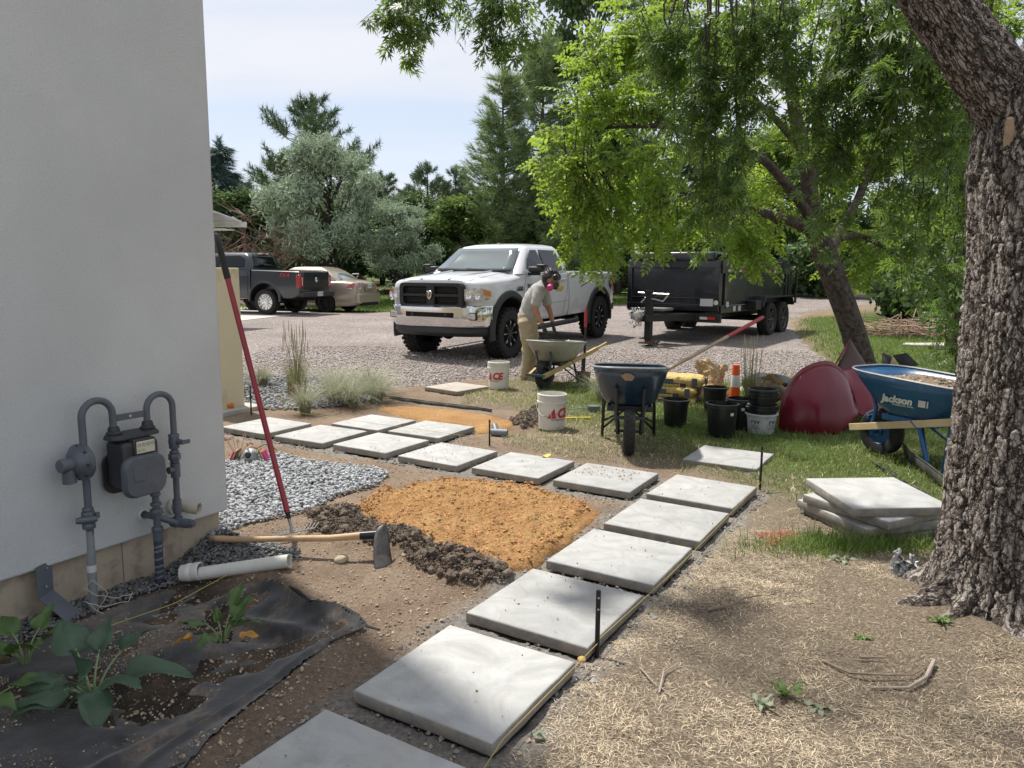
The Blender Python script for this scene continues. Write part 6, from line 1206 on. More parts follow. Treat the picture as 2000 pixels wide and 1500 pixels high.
# ------------------------------------------------------------------ wheelbarrows
btyre = pm('barrow_tyre', (.018, .018, .018), .8, var=.25, vs=14, col2=(.075, .068, .06), c2=.6, c2s=7)
def barrow(name, label, loc, yaw, tray_m, frame_m, wood=None, s=1., wr=.2, zr=(.78, .7), xr=(.14, -.84), wrim=.335, rim_m=None, strut_m=None, bumper=False, zb=.41, tread=True):
    t = thing('wheelbarrow', label, 'wheelbarrow', loc, yaw, 'wheelbarrows'); t.scale = (s, s, s)
    # tray
    rings_ = []; nn = 36
    for k, tt_ in enumerate((0, 0, .06, .2, .45, .75, 1.)):
        u = tt_**.85; xf = -.14+(xr[0]+.14)*u; xb = -.6+(xr[1]+.6)*u; cx = (xf+xb)/2; a = (xf-xb)/2; b_ = .2+(wrim-.2)*u**.8; f = .6 if k == 0 else 1; ring = []
        for j in range(nn):
            th = 2*math.pi*j/nn; c_, s_ = math.cos(th), math.sin(th); e = 2/4.6
            x_ = cx+f*a*abs(c_)**e*(1 if c_ > 0 else -1); y_ = f*b_*abs(s_)**e*(1 if s_ > 0 else -1)
            if c_ > 0: y_ *= 1-.2*c_**2
            zt = zr[1]+(zr[0]-zr[1])*(x_-xr[1])/(xr[0]-xr[1]); ring.append((x_, y_, zb+(zt-zb)*tt_))
        rings_.append(ring)
    mb = MB(); mb.rings(rings_, False); o_ = len(mb.v)-nn*7; mb.f.append(tuple(range(nn))[::-1])
    tr = mb.build('tray', tray_m, t, solid=.004, ang=50)
    rp = rings_[-1]; MB().rings([[V3(p)+q*.009 for q in (np.array([0, 0, 1.]), V3((p[0]-cx, p[1], 0))/np.hypot(p[0]-cx, p[1]), np.array([0, 0, -1.]), -V3((p[0]-cx, p[1], 0))/np.hypot(p[0]-cx, p[1]))] for p in rp], False, True).build('rim', rim_m or tray_m, tr)
    # wheel
    wd = .1; w_ = MB(); w_.lathe([(wr*.5, -wd*.36), (wr*.7, -wd*.5), (wr*.9, -wd*.46), (wr*.985, -wd*.25), (wr, 0), (wr*.985, wd*.25), (wr*.9, wd*.46), (wr*.7, wd*.5), (wr*.5, wd*.36)], (0, 0, wr), 32, (0, 1, 0))
    if tread:
        for k in range(22):
            for sg in (-1, 1):
                a = 2*math.pi*(k+(.5 if sg > 0 else 0))/22; q = [(math.cos(a+da)*wr*1.0, yy*wd, wr+math.sin(a+da)*wr*1.0) for da, yy in ((-.13*sg, -.34), (0, -.02), (.13*sg, .3))]; w_.tube(q, .0055, 4)
    wh = w_.build('wheel', btyre, t); MB().lathe([(0, -.05), (.03, -.05), (.03, -.02), (wr*.45, -.012), (wr*.52, -.03), (wr*.52, .03), (wr*.45, .012), (.03, .02), (.03, .05), (0, .05)], (0, 0, wr), 24, (0, 1, 0)).build('hub', frame_m, wh)
    MB().cyl((0, -.13, wr), (0, .13, wr), .012).build('axle', frame_m, t)
    for sg in (-1, 1):
        if wood: MB().tube([(.22, sg*.115, wr+.01), (-.55, sg*.235, wr+.19), (-1.1, sg*.31, wr+.32), (-1.12, sg*.31, wr+.325), (-1.4, sg*.335, wr+.39)], [.03, .03, .03, .02, .018], 4, sq=(.72, 1)).build('handle', wood, t, bevel=.004)
        else: MB().tube([(.03, sg*.1, wr), (.02, sg*.1, wr+.02), (-.1, sg*.13, wr+.2), (-.55, sg*.25, wr+.22), (-1.2, sg*.31, wr+.35), (-1.4, sg*.32, wr+.37)], .016, 10).build('handle', frame_m, t)
        MB().tube([(.02, sg*.1, wr-.02), (.03, sg*.1, wr+.06), (-.02, sg*.115, zb+.02), (-.02+.06, sg*.12, zb+(zr[0]-zb)*.5)], [.017, .017, .016, .015], 8).build('strut', strut_m or frame_m, t)
        # U shaped leg
        z1 = wr+.19; pts = [(-.42, sg*.225, z1), (-.5, sg*.235, z1-.06), (-.6, sg*.245, .06), (-.63, sg*.245, .018), (-.69, sg*.245, .012), (-.73, sg*.245, .05), (-.74, sg*.245, .2), (-.76, sg*.24, z1+.05)]
        MB().tube(pts, .0145, 9).build('leg', frame_m, t)
        MB().tube([(-.6, sg*.24, .1), (-.35, 0, z1-.02), ], .011, 7).build('brace', frame_m, t); MB().tube([(-.73, sg*.24, .15), (-.73, -sg*.22, z1)], .011, 7).build('cross_brace', frame_m, t)
    MB().box((.06, 0, wr+.13), (.02, .24, .03)).build('front_crossbar', frame_m, t, bevel=.003)
    MB().box((-.36, 0, zb-.03), (.46, .4, .05)).build('tray_support', frame_m, t, bevel=.008)
    if bumper: MB().tube([(.25, -.15, wr+.03), (.25, .15, wr+.03)], .02, 4, sq=(1, .7)).build('wheel_guard', strut_m or frame_m, t)
    return t
blue_d = pm('barrow_navy', (.012, .03, .055), .3, var=.25, vs=5, coat=.4, col2=(.05, .07, .085), c2=.7, c2s=11); black_f = pm('barrow_black', (.012, .012, .013), .4, var=.2, vs=12); rimg = pm('rim_grey', (.22, .24, .25), .5, var=.2, vs=12)
W1 = barrow('wheelbarrow', 'dark blue wheelbarrow facing the camera with a shovel in it', (1.03, 6.42, H1(1.03, 6.42)-.005), R(-98), blue_d, black_f, None, 1.0, .205, rim_m=rimg)
o = MB().prism([(-.07, .01), (-.03, .035), (.02, .03), (.05, .0), (.03, -.03), (-.03, -.03)], 'x', 0, .003).build('worn_patch', pm('worn_rust', (.25, .17, .1), .8), W1); o.location = (.128, -.02, .7); o.rotation_euler = (0, R(-4), 0)
grey_t = pm('barrow_grey', (.3, .29, .25), .4, var=.12, vs=5, coat=.15, col2=(.22, .2, .16), c2=.62, c2s=6); teal = pm('barrow_teal', (.03, .07, .095), .45); wood2 = pm('barrow_wood', (.45, .33, .15), .65, var=.15, vs=6, bump=.2, bs=40)
W2 = barrow('wheelbarrow', 'grey wheelbarrow with wooden handles in front of the man', (.43, 10.02, H1(.45, 10.0)), R(238), grey_t, black_f, wood2, .93, .2, (.71, .64), strut_m=teal, bumper=True, zb=.39)
blue_t = pm('barrow_blue', (.012, .075, .18), .35, var=.15, vs=5, coat=.3, col2=(.1, .17, .24), c2=.7, c2s=12); blue_f = pm('barrow_blue_frame', (.012, .09, .24), .4, var=.1)
W3 = barrow('wheelbarrow', 'bright blue wheelbarrow full of soil partly behind the big tree', (3.27, 6.48, H1(3.27, 6.48)-.01), R(117), blue_t, blue_f, pm('barrow_wood_pale', (.55, .42, .24), .65, var=.12, vs=6, bump=.2, bs=40), 1.02, .205, (.76, .7), (.2, -.95), .34, rim_m=rimg, tread=False)
# soil heaped in the blue tray
P = []
for i in range(30):
    row = []
    for j in range(20):
        a, b_ = i/29*2-1, j/19*2-1; x_ = -.38+a*.46; y_ = b_*.27*(1-.12*a*a); row.append((x_, y_, .655+.07*(1-a*a)*(1-b_*b_)+.03*(fbm(np.array([x_*9.]), np.array([y_*9.]), 3)[0]-.5)+.01*a))
    P.append(row)
MB().grid(P).build('soil', pm('barrow_soil', (.2, .14, .095), .97, var=.25, vs=20, bump=.8, bs=40), W3)
p_ = np.random.RandomState(3).uniform((-.8, -.24), (.02, .24), (500, 2)); tv, tt = ico(0, 3, .25); s_ = .004+.012*np.random.RandomState(4).rand(500)**3
zz_ = .66+.07*(1-((p_[:, 0]+.38)/.46)**2)*(1-(p_[:, 1]/.27)**2); merged('soil_lumps', tv, tt, rotmats(500)*s_[:, None, None], np.column_stack([p_, zz_]), dirtp_m, W3)['kind'] = 'stuff'
# jackson lettering on the side facing the camera (+y side of the tray)
def tray_pt(W_, side, x_, tt_, off=.006):
    u = tt_**.85; b_ = .2+(.34-.2)*u**.8; zb = .41; zt = .7+(.76-.7)*(x_+.95)/1.15; return Vector((x_, side*(b_+off), zb+(zt-zb)*tt_))
white_l = pm('decal_white', (.6, .62, .62), .5)
pa = tray_pt(W3, 1, -.32, .45); pb = tray_pt(W3, 1, -.32, .6); upv = (pb-pa).normalized(); xv = Vector((-1, 0, 0)); nv = xv.cross(upv).normalized()
Mj = Matrix(((xv.x, upv.x, nv.x, pa.x), (xv.y, upv.y, nv.y, pa.y), (xv.z, upv.z, nv.z, pa.z), (0, 0, 0, 1)))
lettering('lettering', 'Jackson', .088, white_l, W3, Mj @ Matrix.Translation((0, 0, .007)), .0042, .35, sx=1.0)
lettering('lettering', 'PROFESSIONAL TOOLS', .018, white_l, W3, Mj @ Matrix.Translation((.05, -.045, .007)), .0005, .2)
for x0, x1 in ((.185, .245), (.255, .268)): MB().add([Mj @ Vector(q) for q in ((x0, -.03, .008), (x1, -.03, .008), (x1+.015, .03, .008), (x0+.015, .03, .008))], [(0, 1, 2, 3)]).build('logo_block', white_l, W3)

# ------------------------------------------------------------------ shovels
shaft_w = pm('shaft_wood', (.38, .29, .2), .65, var=.2, vs=6, col2=(.28, .2, .13), c2=.6, c2s=7); red_g = pm('red_grip', (.35, .035, .045), .5, var=.15, vs=9)
S1 = thing('shovel', 'shovel with red gripped wooden shaft leaning out of the dark wheelbarrow', 'shovel', (0, 0, 0)); a = V3((1.18, 6.72, .6)); b_ = V3((2.577, 7.7, 1.162)); d = (b_-a)/np.linalg.norm(b_-a); Ls = np.linalg.norm(b_-a)
MB().tube([a, a+d*Ls*.4, a+d*Ls*.69], [.017, .018, .017], 12).build('shaft', shaft_w, S1); MB().tube([a+d*Ls*.68, a+d*(Ls-.015), b_], [.0195, .0195, .012], 12).build('grip', red_g, S1)
MB().grid([[tuple(a+d*(.05-.3*u)+np.array([-.5, .8, 0])*(v-.5)*.2*(1-.5*u*u)+np.array([0, 0, -.03*u+.04*(v-.5)**2*4])) for v in np.linspace(0, 1, 7)] for u in np.linspace(0, 1, 8)]).build('blade', steel_m, S1, solid=.003)
S2 = thing('shovel', 'upright tool with black shaft and red grip stuck in the ground by the grey wheelbarrow', 'shovel', (1.03, 10.55, H1(1.03, 10.55)))
MB().tube([(-.01, -.02, -.1), (0, 0, .8)], .0155, 12).build('shaft', pm('black_shaft', (.02, .016, .015), .5), S2); MB().tube([(0, 0, .78), (.001, .001, 1.03), (.001, .001, 1.045)], [.021, .021, .014], 12).build('grip', red_g, S2)
MB().grid([[(-.012+(v-.5)*.2*(1-.3*u), -.04-.02*u+.03*(v-.5)**2, .16-.24*u) for v in np.linspace(0, 1, 7)] for u in np.linspace(0, 1, 6)]).build('blade', pm('rust_blade', (.2, .12, .08), .6), S2, solid=.003)

# ------------------------------------------------------------------ the man bending over the grey wheelbarrow
def blob(name, parts, mat, parent, voxel=.012, smooth=6, wr_=0., ws=9., rid=0):
    """parts: (points, radii, flatten) tubes fused to one continuous skin"""
    mb = MB()
    for pts, rad, fl in parts:
        pts = resample(pts, max(len(pts), 8)) if len(pts) < 8 else np.array(pts); n = len(pts); rad = np.interp(np.linspace(0, 1, n), np.linspace(0, 1, len(rad)), rad)
        rings_ = []
        for i in range(n):
            d = pts[min(i+1, n-1)]-pts[max(i-1, 0)]; d /= np.linalg.norm(d)
            ax = np.array(fl[0], float) if fl else np.array([0, 1., 0]); ax = ax-d*np.dot(ax, d); ax /= np.linalg.norm(ax); bx = np.cross(d, ax); k1, k2 = (fl[1], fl[2]) if fl else (1, 1)
            rings_.append([pts[i]+rad[i]*(k1*math.cos(a)*ax+k2*math.sin(a)*bx) for a in np.linspace(0, 2*np.pi, 16, False)])
        e0 = pts[0]-(pts[1]-pts[0])/np.linalg.norm(pts[1]-pts[0])*rad[0]*.6; e1 = pts[-1]+(pts[-1]-pts[-2])/np.linalg.norm(pts[-1]-pts[-2])*rad[-1]*.6
        rings_ = [[e0+(p-pts[0])*.55 for p in rings_[0]]]+rings_+[[e1+(p-pts[-1])*.55 for p in rings_[-1]]]
        mb.rings([[tuple(p) for p in r_] for r_ in rings_])
    o = mb.build(name, mat, parent)
    md = o.modifiers.new('r', 'REMESH'); md.mode = 'VOXEL'; md.voxel_size = voxel; md2 = o.modifiers.new('s', 'SMOOTH'); md2.iterations = smooth; md2.factor = .5
    bpy.context.view_layer.update(); dg = bpy.context.evaluated_depsgraph_get(); me = bpy.data.meshes.new_from_object(o.evaluated_get(dg)); o.modifiers.clear(); o.data = me
    if wr_:
        co = np.empty(len(me.vertices)*3, np.float32); me.vertices.foreach_get('co', co); co = co.reshape(-1, 3); nr = np.empty(len(me.vertices)*3, np.float32); me.vertices.foreach_get('normal', nr); nr = nr.reshape(-1, 3)
        h = fbm(co[:, 0]*ws+co[:, 2]*ws*.9+rid, co[:, 2]*ws*1.3-co[:, 1]*ws, 3)-.5; me.vertices.foreach_set('co', (co+nr*(h*wr_)[:, None]).ravel().astype(np.float32))
    me.polygons.foreach_set('use_smooth', [True]*len(me.polygons)); me.update(); return o
gx = H1(.25, 10.85)
PE = thing('person', 'man in grey shirt and tan trousers with respirator bending over the grey wheelbarrow', 'person', (0, 0, gx-.045))
skin_m = pm('skin', (.36, .17, .1), .55, var=.1, vs=14)
pelv = (.215, 10.86, .93); chest = (.34, 10.78, 1.3); neckb = (.435, 10.72, 1.44); head = (.555, 10.66, 1.5)
fwd = V3((.9, -.35, 0))
blob('body', [([pelv, (.24, 10.84, 1.1), chest, neckb], [.12, .115, .135, .07], ((0, 1, 0), 1.15, .8)), ([neckb, (.49, 10.69, 1.475), head], [.06, .058, .07], None), ([(.52, 10.68, 1.545), head, (.61, 10.62, 1.455)], [.075, .092, .062], None),
              ([(.36, 10.6, 1.365), (.325, 10.55, 1.23), (.315, 10.53, 1.1), (.37, 10.51, .97), (.43, 10.49, .86)], [.062, .05, .043, .04, .028], None), ([(.44, 10.95, 1.36), (.49, 10.98, 1.2), (.53, 10.95, 1.08), (.57, 10.85, .95), (.58, 10.75, .86)], [.062, .05, .043, .038, .028], None),
              ([(.2, 10.76, .92), (.23, 10.74, .5), (.2, 10.76, .14)], [.1, .065, .045], None), ([(.24, 10.97, .92), (.3, 11.0, .5), (.26, 11.05, .14)], [.1, .065, .045], None)], skin_m, PE, .014, 5)
shirt_m = pm('shirt_grey', (.36, .355, .34), .9, var=.06, vs=6, bump=.25, bs=60)
blob('shirt', [([(.215, 10.86, .96), (.235, 10.85, 1.1), (.3, 10.81, 1.25), (.37, 10.765, 1.37), (.425, 10.73, 1.43)], [.145, .14, .152, .145, .085], ((0, 1, 0), 1.2, .86)), ([(.38, 10.63, 1.385), (.345, 10.57, 1.27), (.325, 10.55, 1.15)], [.085, .08, .078], None), ([(.44, 10.93, 1.37), (.48, 10.97, 1.25), (.51, 10.97, 1.15)], [.085, .078, .075], None)], shirt_m, PE, .011, 4, .03, 11.)
pants_m = pm('pants_tan', (.36, .3, .19), .9, var=.08, vs=5, bump=.25, bs=60)
blob('trousers', [([(.21, 10.86, 1.0), (.215, 10.86, .88)], [.145, .155], ((0, 1, 0), 1.15, .92)), ([(.2, 10.76, .9), (.22, 10.74, .68), (.235, 10.73, .5), (.215, 10.745, .3), (.2, 10.76, .11)], [.125, .11, .088, .082, .085], None), ([(.24, 10.97, .9), (.28, 10.99, .68), (.3, 11.0, .5), (.28, 11.03, .3), (.26, 11.05, .11)], [.125, .11, .088, .082, .085], None)], pants_m, PE, .011, 3, .036, 10., 5)
boot_m = pm('boot_tan', (.27, .21, .16), .8, var=.15, vs=20); sole_m = pm('boot_sole', (.2, .17, .14), .8)
for c_, tn in (((.19, 10.77), (.35, 10.67)), ((.25, 11.06), (.42, 11.0))):
    a = V3((*c_, .07)); b_ = V3((*tn, .055)); bt = blob('boot', [([a+V3((-.02, .01, .08)), a+V3((-.03, .01, .0)), (a+b_)/2, b_], [.055, .055, .052, .04], ((0, 0, 1), .9, 1))], boot_m, PE, .009, 3)
    d = (b_-a); MB().tube([a+V3((-.05, .02, -.045)), (a+b_)/2+V3((0, 0, -.042)), b_+V3((.03, -.015, -.035))], [.05, .052, .035], 8).build('sole', sole_m, bt); 
glove_m = pm('glove_dark', (.022, .022, .024), .75, bump=.3, bs=60); cuff_m = pm('glove_cuff', (.06, .06, .06), .8)
for w0, w1, dr in (((.43, 10.49, .86), (.47, 10.47, .785), 1), ((.58, 10.75, .86), (.6, 10.7, .785), -1)):
    w0, w1 = V3(w0), V3(w1); d = (w1-w0)/np.linalg.norm(w1-w0); sidev = V3((.25, .95, .1)); sidev -= d*np.dot(sidev, d); sidev /= np.linalg.norm(sidev); curl = np.cross(sidev, d)*dr
    fl = [([w0-d*.02, w0+d*.02, w1], [.034, .036, .04], (sidev, 1.05, .62))]
    for k, (L_, off) in enumerate(((.075, -.03), (.085, -.01), (.08, .01), (.065, .029))): p0 = w1+sidev*off; fl.append(([p0-d*.01, p0+d*L_*.45+curl*.006, p0+d*L_*.78+curl*.024, p0+d*L_*.92+curl*.05], [.0115, .011, .0105, .009], None))
    p0 = w0+d*.025-sidev*.034; fl.append(([p0, p0+d*.035-sidev*.025+curl*.01, p0+d*.065-sidev*.028+curl*.03], [.014, .012, .01], None))
    gl = blob('glove', fl, glove_m, PE, .005, 2); MB().tube([w0-d*.035, w0+d*.005], [.036, .037], 14).build('cuff', cuff_m, gl)
hair_m = pm('hair_dark', (.022, .014, .011), .55, var=.3, vs=30)
hc_ = V3((.545, 10.67, 1.53)); hr = blob('hair', [([(.475, 10.7, 1.47), (.5, 10.69, 1.53), (.55, 10.67, 1.565), (.625, 10.625, 1.53)], [.075, .1, .1, .065], None), ([(.47, 10.68, 1.45), (.49, 10.64, 1.42), (.5, 10.61, 1.38)], [.05, .045, .02], None), ([(.5, 10.69, 1.6), (.525, 10.68, 1.64)], [.045, .04], None)], hair_m, PE, .01, 2, .03, 30.)
mb = MB(); r = np.random.RandomState(8)
for k in range(70):
    a = r.uniform(0, 6.28); e = r.uniform(-.3, 1.3); n_ = V3((math.cos(a)*math.cos(e), math.sin(a)*math.cos(e), math.sin(e))); p0 = hc_+n_*.085; t_ = V3((r.randn()*.04, r.randn()*.04, r.uniform(-.07, .05)))
    mb.tube([p0, p0+n_*.03+t_*.4, p0+n_*.04+t_], [.006, .005, .001], 4)
for k in range(14):
    a = r.uniform(0, 6.28); mb.tube([V3((.515, 10.68, 1.62)), V3((.515+.04*math.cos(a), 10.68+.04*math.sin(a), 1.66)), V3((.52+.06*math.cos(a), 10.68+.06*math.sin(a), 1.64+.03*r.randn()))], [.01, .007, .002], 5)
mb.build('loose_strands', hair_m, hr)
em = thing('ear_muffs', 'black ear muffs on the head of the bending man', 'ear muffs', (0, 0, gx-.045))
for y_, lab in ((-1, 0), (1, 0)):
    c_ = V3((.565, 10.665, 1.535))+V3((.03, y_*.1, 0)); MB().lathe([(0, .045), (.03, .042), (.042, .03), (.045, .005), (.05, 0), (.05, -.012), (0, -.012)], c_, 20, (.3*y_*0+.2, y_, .1)).build('ear_cup', pm('muff_black', (.012, .012, .013), .35), em); MB().lathe([(.043, 0), (.053, 0), (.053, .014), (.043, .014)], c_, 20, (.2, y_, .1)).build('cup_ring', pm('muff_grey', (.2, .2, .2), .4), em)
MB().tube([V3((.59, 10.55, 1.57)), V3((.55, 10.58, 1.64)), V3((.535, 10.67, 1.68)), V3((.545, 10.76, 1.645)), V3((.59, 10.79, 1.57))], .009, 8).build('head_band', pm('muff_black', (.012, .012, .013), .35), em)
rp_ = thing('worn_respirator', 'pink filter respirator worn by the bending man', 'respirator', (0, 0, gx-.045))
fc = V3((.6, 10.58, 1.42)); MB().lathe([(0, .06), (.03, .055), (.05, .03), (.06, 0), (.05, -.02)], fc, 16, (.6, -.5, -.75)).build('face_piece', dkgrey, rp_)
MB().lathe([(0, .045), (.042, .04), (.046, .03), (.046, -.01), (.03, -.012)], fc+V3((-.075, -.06, -.02)), 18, (-.35, -.75, -.45)).build('filter', pink, rp_); MB().lathe([(0, .04), (.04, .036), (.044, .03), (.044, -.01), (.03, -.012)], fc+V3((.06, -.015, -.03)), 18, (.75, -.5, -.4)).build('filter', yelf, rp_)
MB().lathe([(0, .02), (.018, .018), (.024, 0)], fc+V3((.02, -.045, -.06)), 12, (.5, -.5, -.8)).build('exhale_valve', chrome_g, rp_)
MB().tube([fc+V3((-.03, -.04, .02)), V3((.56, 10.555, 1.46)), V3((.5, 10.6, 1.5)), V3((.47, 10.68, 1.51))], .005, 6).build('strap', pm('strap_grey', (.16, .155, .14), .7), rp_)
mb = MB()  # ear, nose and brow hints belong to the body
mb.lathe([(0, .012), (.02, .01), (.028, 0), (.02, -.006)], V3((.545, 10.568, 1.5)), 12, (0, -1, 0)); mb.build('ear', skin_m, PE)
# ------------------------------------------------------------------ big tree at the right with shaggy bark
def cell(x, y, nx=None, seed=0):
    xi = np.floor(x).astype(int); yi = np.floor(y).astype(int); f1 = np.full(x.shape, 9.); f2 = np.full(x.shape, 9.); idr = np.zeros(x.shape); ta = np.random.RandomState(seed).rand(256, 256, 3)
    for i in (-1, 0, 1):
        for j in (-1, 0, 1):
            cx = xi+i; cy_ = yi+j; hx = cx % nx if nx else cx; h = ta[hx & 255, cy_ & 255]
            d = np.hypot(cx+.12+.76*h[..., 0]-x, cy_+.12+.76*h[..., 1]-y); m_ = d < f1
            f2 = np.where(m_, f1, np.minimum(f2, d)); idr = np.where(m_, h[..., 2], idr); f1 = np.where(m_, d, f1)
    return f1, f2, idr
def bark_mat():
    m, nt, b = new_mat('bark_big'); pos = N(nt, 'ShaderNodeNewGeometry').outputs['Position']; fa = N(nt, 'ShaderNodeAttribute', _attribute_name='fis').outputs['Fac']; pa_ = N(nt, 'ShaderNodeAttribute', _attribute_name='pl').outputs['Fac']; uv = N(nt, 'ShaderNodeAttribute', _attribute_name='along').outputs['Vector']
    wob = N(nt, 'ShaderNodeTexNoise', Vector=pos, Scale=14., Detail=5., Roughness=.65).outputs['Color']
    def plates(su, sv, w_):
        s_ = N(nt, 'ShaderNodeVectorMath', _operation='MULTIPLY', i0=uv, i1=(su, su, sv)).outputs[0]; w2 = N(nt, 'ShaderNodeVectorMath', _operation='SCALE', i0=wob, Scale=w_).outputs[0]; q = N(nt, 'ShaderNodeVectorMath', _operation='ADD', i0=s_, i1=w2).outputs[0]
        return N(nt, 'ShaderNodeTexVoronoi', _feature='DISTANCE_TO_EDGE', Vector=q, Scale=1.).outputs[0], N(nt, 'ShaderNodeTexVoronoi', Vector=q, Scale=1.).outputs['Color']
    e1, k1 = plates(27, 8, 2.0); e2, k2 = plates(58, 22, 1.6); n2 = noise(nt, pos, 90, 6, .75)
    g1 = N(nt, 'ShaderNodeSeparateColor', Color=k1).outputs[0]; g2 = N(nt, 'ShaderNodeSeparateColor', Color=k2).outputs[0]
    c = mixc(nt, g1, (.38, .34, .31, 1), (.62, .57, .52, 1)); c = mixc(nt, rng_(nt, g2, .0, 1., 0, .5), c, (.3, .25, .21, 1)); c = mixc(nt, rng_(nt, n2, .3, .65), mixc(nt, 1., c, (.62, .6, .58, 1), 'MULTIPLY'), c)
    f1 = rng_(nt, e1, .01, .11); f2 = rng_(nt, e2, .0, .08); c = mixc(nt, rng_(nt, f2, 0, 1, .5, 1.), (.16, .125, .1, 1), c); c = mixc(nt, f1, (.065, .048, .038, 1), c); c = mixc(nt, rng_(nt, fa, 0, 1, .4, 1), (.07, .052, .042, 1), c)
    c = mixc(nt, rng_(nt, noise(nt, pos, 2.3, 5, .6), .6, .72, 0, .5), c, (.34, .36, .28, 1))
    nt.links.new(c, b.inputs['Base Color']); b.inputs['Roughness'].default_value = .95; b.inputs['Specular IOR Level'].default_value = .2
    h1 = N(nt, 'ShaderNodeMath', _operation='MULTIPLY', i0=f1, i1=rng_(nt, g1, 0, 1, .6, 1.2)).outputs[0]; h2 = N(nt, 'ShaderNodeMath', _operation='MULTIPLY', i0=f2, i1=rng_(nt, g2, 0, 1, .3, .7)).outputs[0]; h = N(nt, 'ShaderNodeMath', _operation='ADD', i0=h1, i1=h2).outputs[0]; h = N(nt, 'ShaderNodeMath', _operation='MULTIPLY_ADD', i0=n2, i1=.5, i2=h).outputs[0]
    bp = N(nt, 'ShaderNodeBump', Height=h, Strength=1., Distance=.014); nt.links.new(bp.outputs[0], b.inputs['Normal']); MATS['bark_big'] = m; return m
bark_m = bark_mat()
def bark_disp(u, v, ncell, lv, seed, dep=.014):
    """u in 0..1 round, v metres along; returns displacement, fissure mask, plate value"""
    wx = fbm(u*26+seed, v*13, 5, 1., .62)-.5; x = u*ncell+1.15*wx*np.sin(np.pi*np.clip(u*20, 0, .5))*np.sin(np.pi*np.clip((1-u)*20, 0, .5)); y = v/lv+2.2*(fbm(u*ncell*.8+3, v*5, 3)-.5)
    f1, f2, idr = cell(x, y, ncell, seed); e = ss(.01, .16, f2-f1)
    g1, g2, idg = cell(u*int(ncell*1.6)+1.2*wx, v/lv*2.1+2*(fbm(u*40, v*12, 4)-.5), int(ncell*1.6), seed+1); e2 = ss(.02, .2, g2-g1)
    tilt = (y-np.floor(y)-.5); return dep*(e*(.5+.7*idr+.5*tilt*(idr-.3))-.3)+.007*(e2*(.3+idg)-.5)*e+.004*(fbm(u*ncell*5, v*34, 4, 1., .6)-.5), e*(.6+.4*e2), idr
def bark_surface(name, path, rad, nu, nv, ncell, lv, parent, seed, extra=None):
    path = resample(path, nv); rad = np.interp(np.linspace(0, 1, nv), np.linspace(0, 1, len(rad)), rad) if np.ndim(rad) == 1 else rad
    L_ = np.r_[0, np.cumsum(np.linalg.norm(np.diff(path, axis=0), axis=1))]; u = np.linspace(0, 1, nu, False); U, Vv = np.meshgrid(u, L_); D, F_, Pl = bark_disp(U, Vv, ncell, lv, seed)
    A = np.zeros((nv, nu, 3)); a0 = np.array([1., 0, 0]); 
    for i in range(nv):
        d = path[min(i+1, nv-1)]-path[max(i-1, 0)]; d /= np.linalg.norm(d); ax = a0-d*np.dot(a0, d); ax /= np.linalg.norm(ax); bx = np.cross(d, ax); th = 2*np.pi*u
        rr = rad[i]+D[i]+(extra(path[i], th) if extra else 0); A[i] = path[i]+rr[:, None]*(np.cos(th)[:, None]*ax+np.sin(th)[:, None]*bx)
    idx = np.arange(nv*nu).reshape(nv, nu); q = np.stack([idx[:-1], np.roll(idx[:-1], -1, 1), np.roll(idx[1:], -1, 1), idx[1:]], -1).reshape(-1, 4)
    o = arrmesh(name, A.reshape(-1, 3), q, bark_m, parent, smooth=True, quads=True)
    for nm, arr in (('fis', F_), ('pl', Pl)): at = o.data.attributes.new(nm, 'FLOAT', 'POINT'); at.data.foreach_set('value', arr.ravel().astype(np.float32))
    at = o.data.attributes.new('along', 'FLOAT_VECTOR', 'POINT'); at.data.foreach_set('vector', np.stack([.26*np.cos(2*np.pi*U), .26*np.sin(2*np.pi*U), Vv], -1).ravel().astype(np.float32))
    return o
BT = thing('big_tree', 'big shaggy barked tree at the right with drooping cut leaves', 'tree', (0, 0, 0))
def flare(p, th):
    z_ = p[2]; g = .05*math.exp(-max(0, z_)/.12)+.035*math.exp(-((z_-2.2)/.3)**2); r_ = 0*th+g+.014*np.sin(th*3+z_)+.01*np.sin(th*5+1)
    for a0, am, wd, hz in ((math.pi*.99, .72, .17, .07), (math.pi*1.13, .85, .12, .05), (math.pi*1.38, .34, .24, .09), (math.pi*.7, .4, .3, .1), (math.pi*1.75, .4, .3, .1), (.3, .4, .3, .1)):
        d = np.angle(np.exp(1j*(th-a0))); r_ = r_+am*np.exp(-(d/wd)**2)*math.exp(-max(0, z_-.02)/hz)*.9
    return r_
bark_surface('trunk', [(2.27, 3.25, -.12), (2.26, 3.25, .1), (2.26, 3.25, .5), (2.26, 3.25, 1.0), (2.25, 3.25, 1.6), (2.24, 3.25, 2.1), (2.22, 3.25, 2.45)], [.25, .25, .245, .242, .245, .25, .2], 320, 430, 27, .25, BT, 1, flare)
LIMB = [(2.24, 3.27, 2.0), (2.17, 3.26, 2.2), (2.03, 3.25, 2.34), (1.85, 3.23, 2.52), (1.64, 3.2, 2.74), (1.48, 3.25, 3.1), (1.34, 3.4, 3.8), (1.15, 3.7, 4.7), (1.0, 4.0, 5.5)]  # upper end is out of view, steepened so its shadow misses the foreground
bark_surface('limb', LIMB, [.16, .125, .1, .088, .083, .075, .06, .045, .03], 120, 330, 14, .11, BT, 5)
bark_surface('limb', [(2.3, 3.3, 2.1), (2.36, 3.33, 2.5), (2.42, 3.36, 3.1), (2.5, 3.4, 4.2), (2.6, 3.5, 5.5)], [.2, .165, .15, .12, .07], 130, 200, 9, .2, BT, 9)
st_m = pm('broken_wood', (.42, .32, .22), .8, var=.2, vs=20)
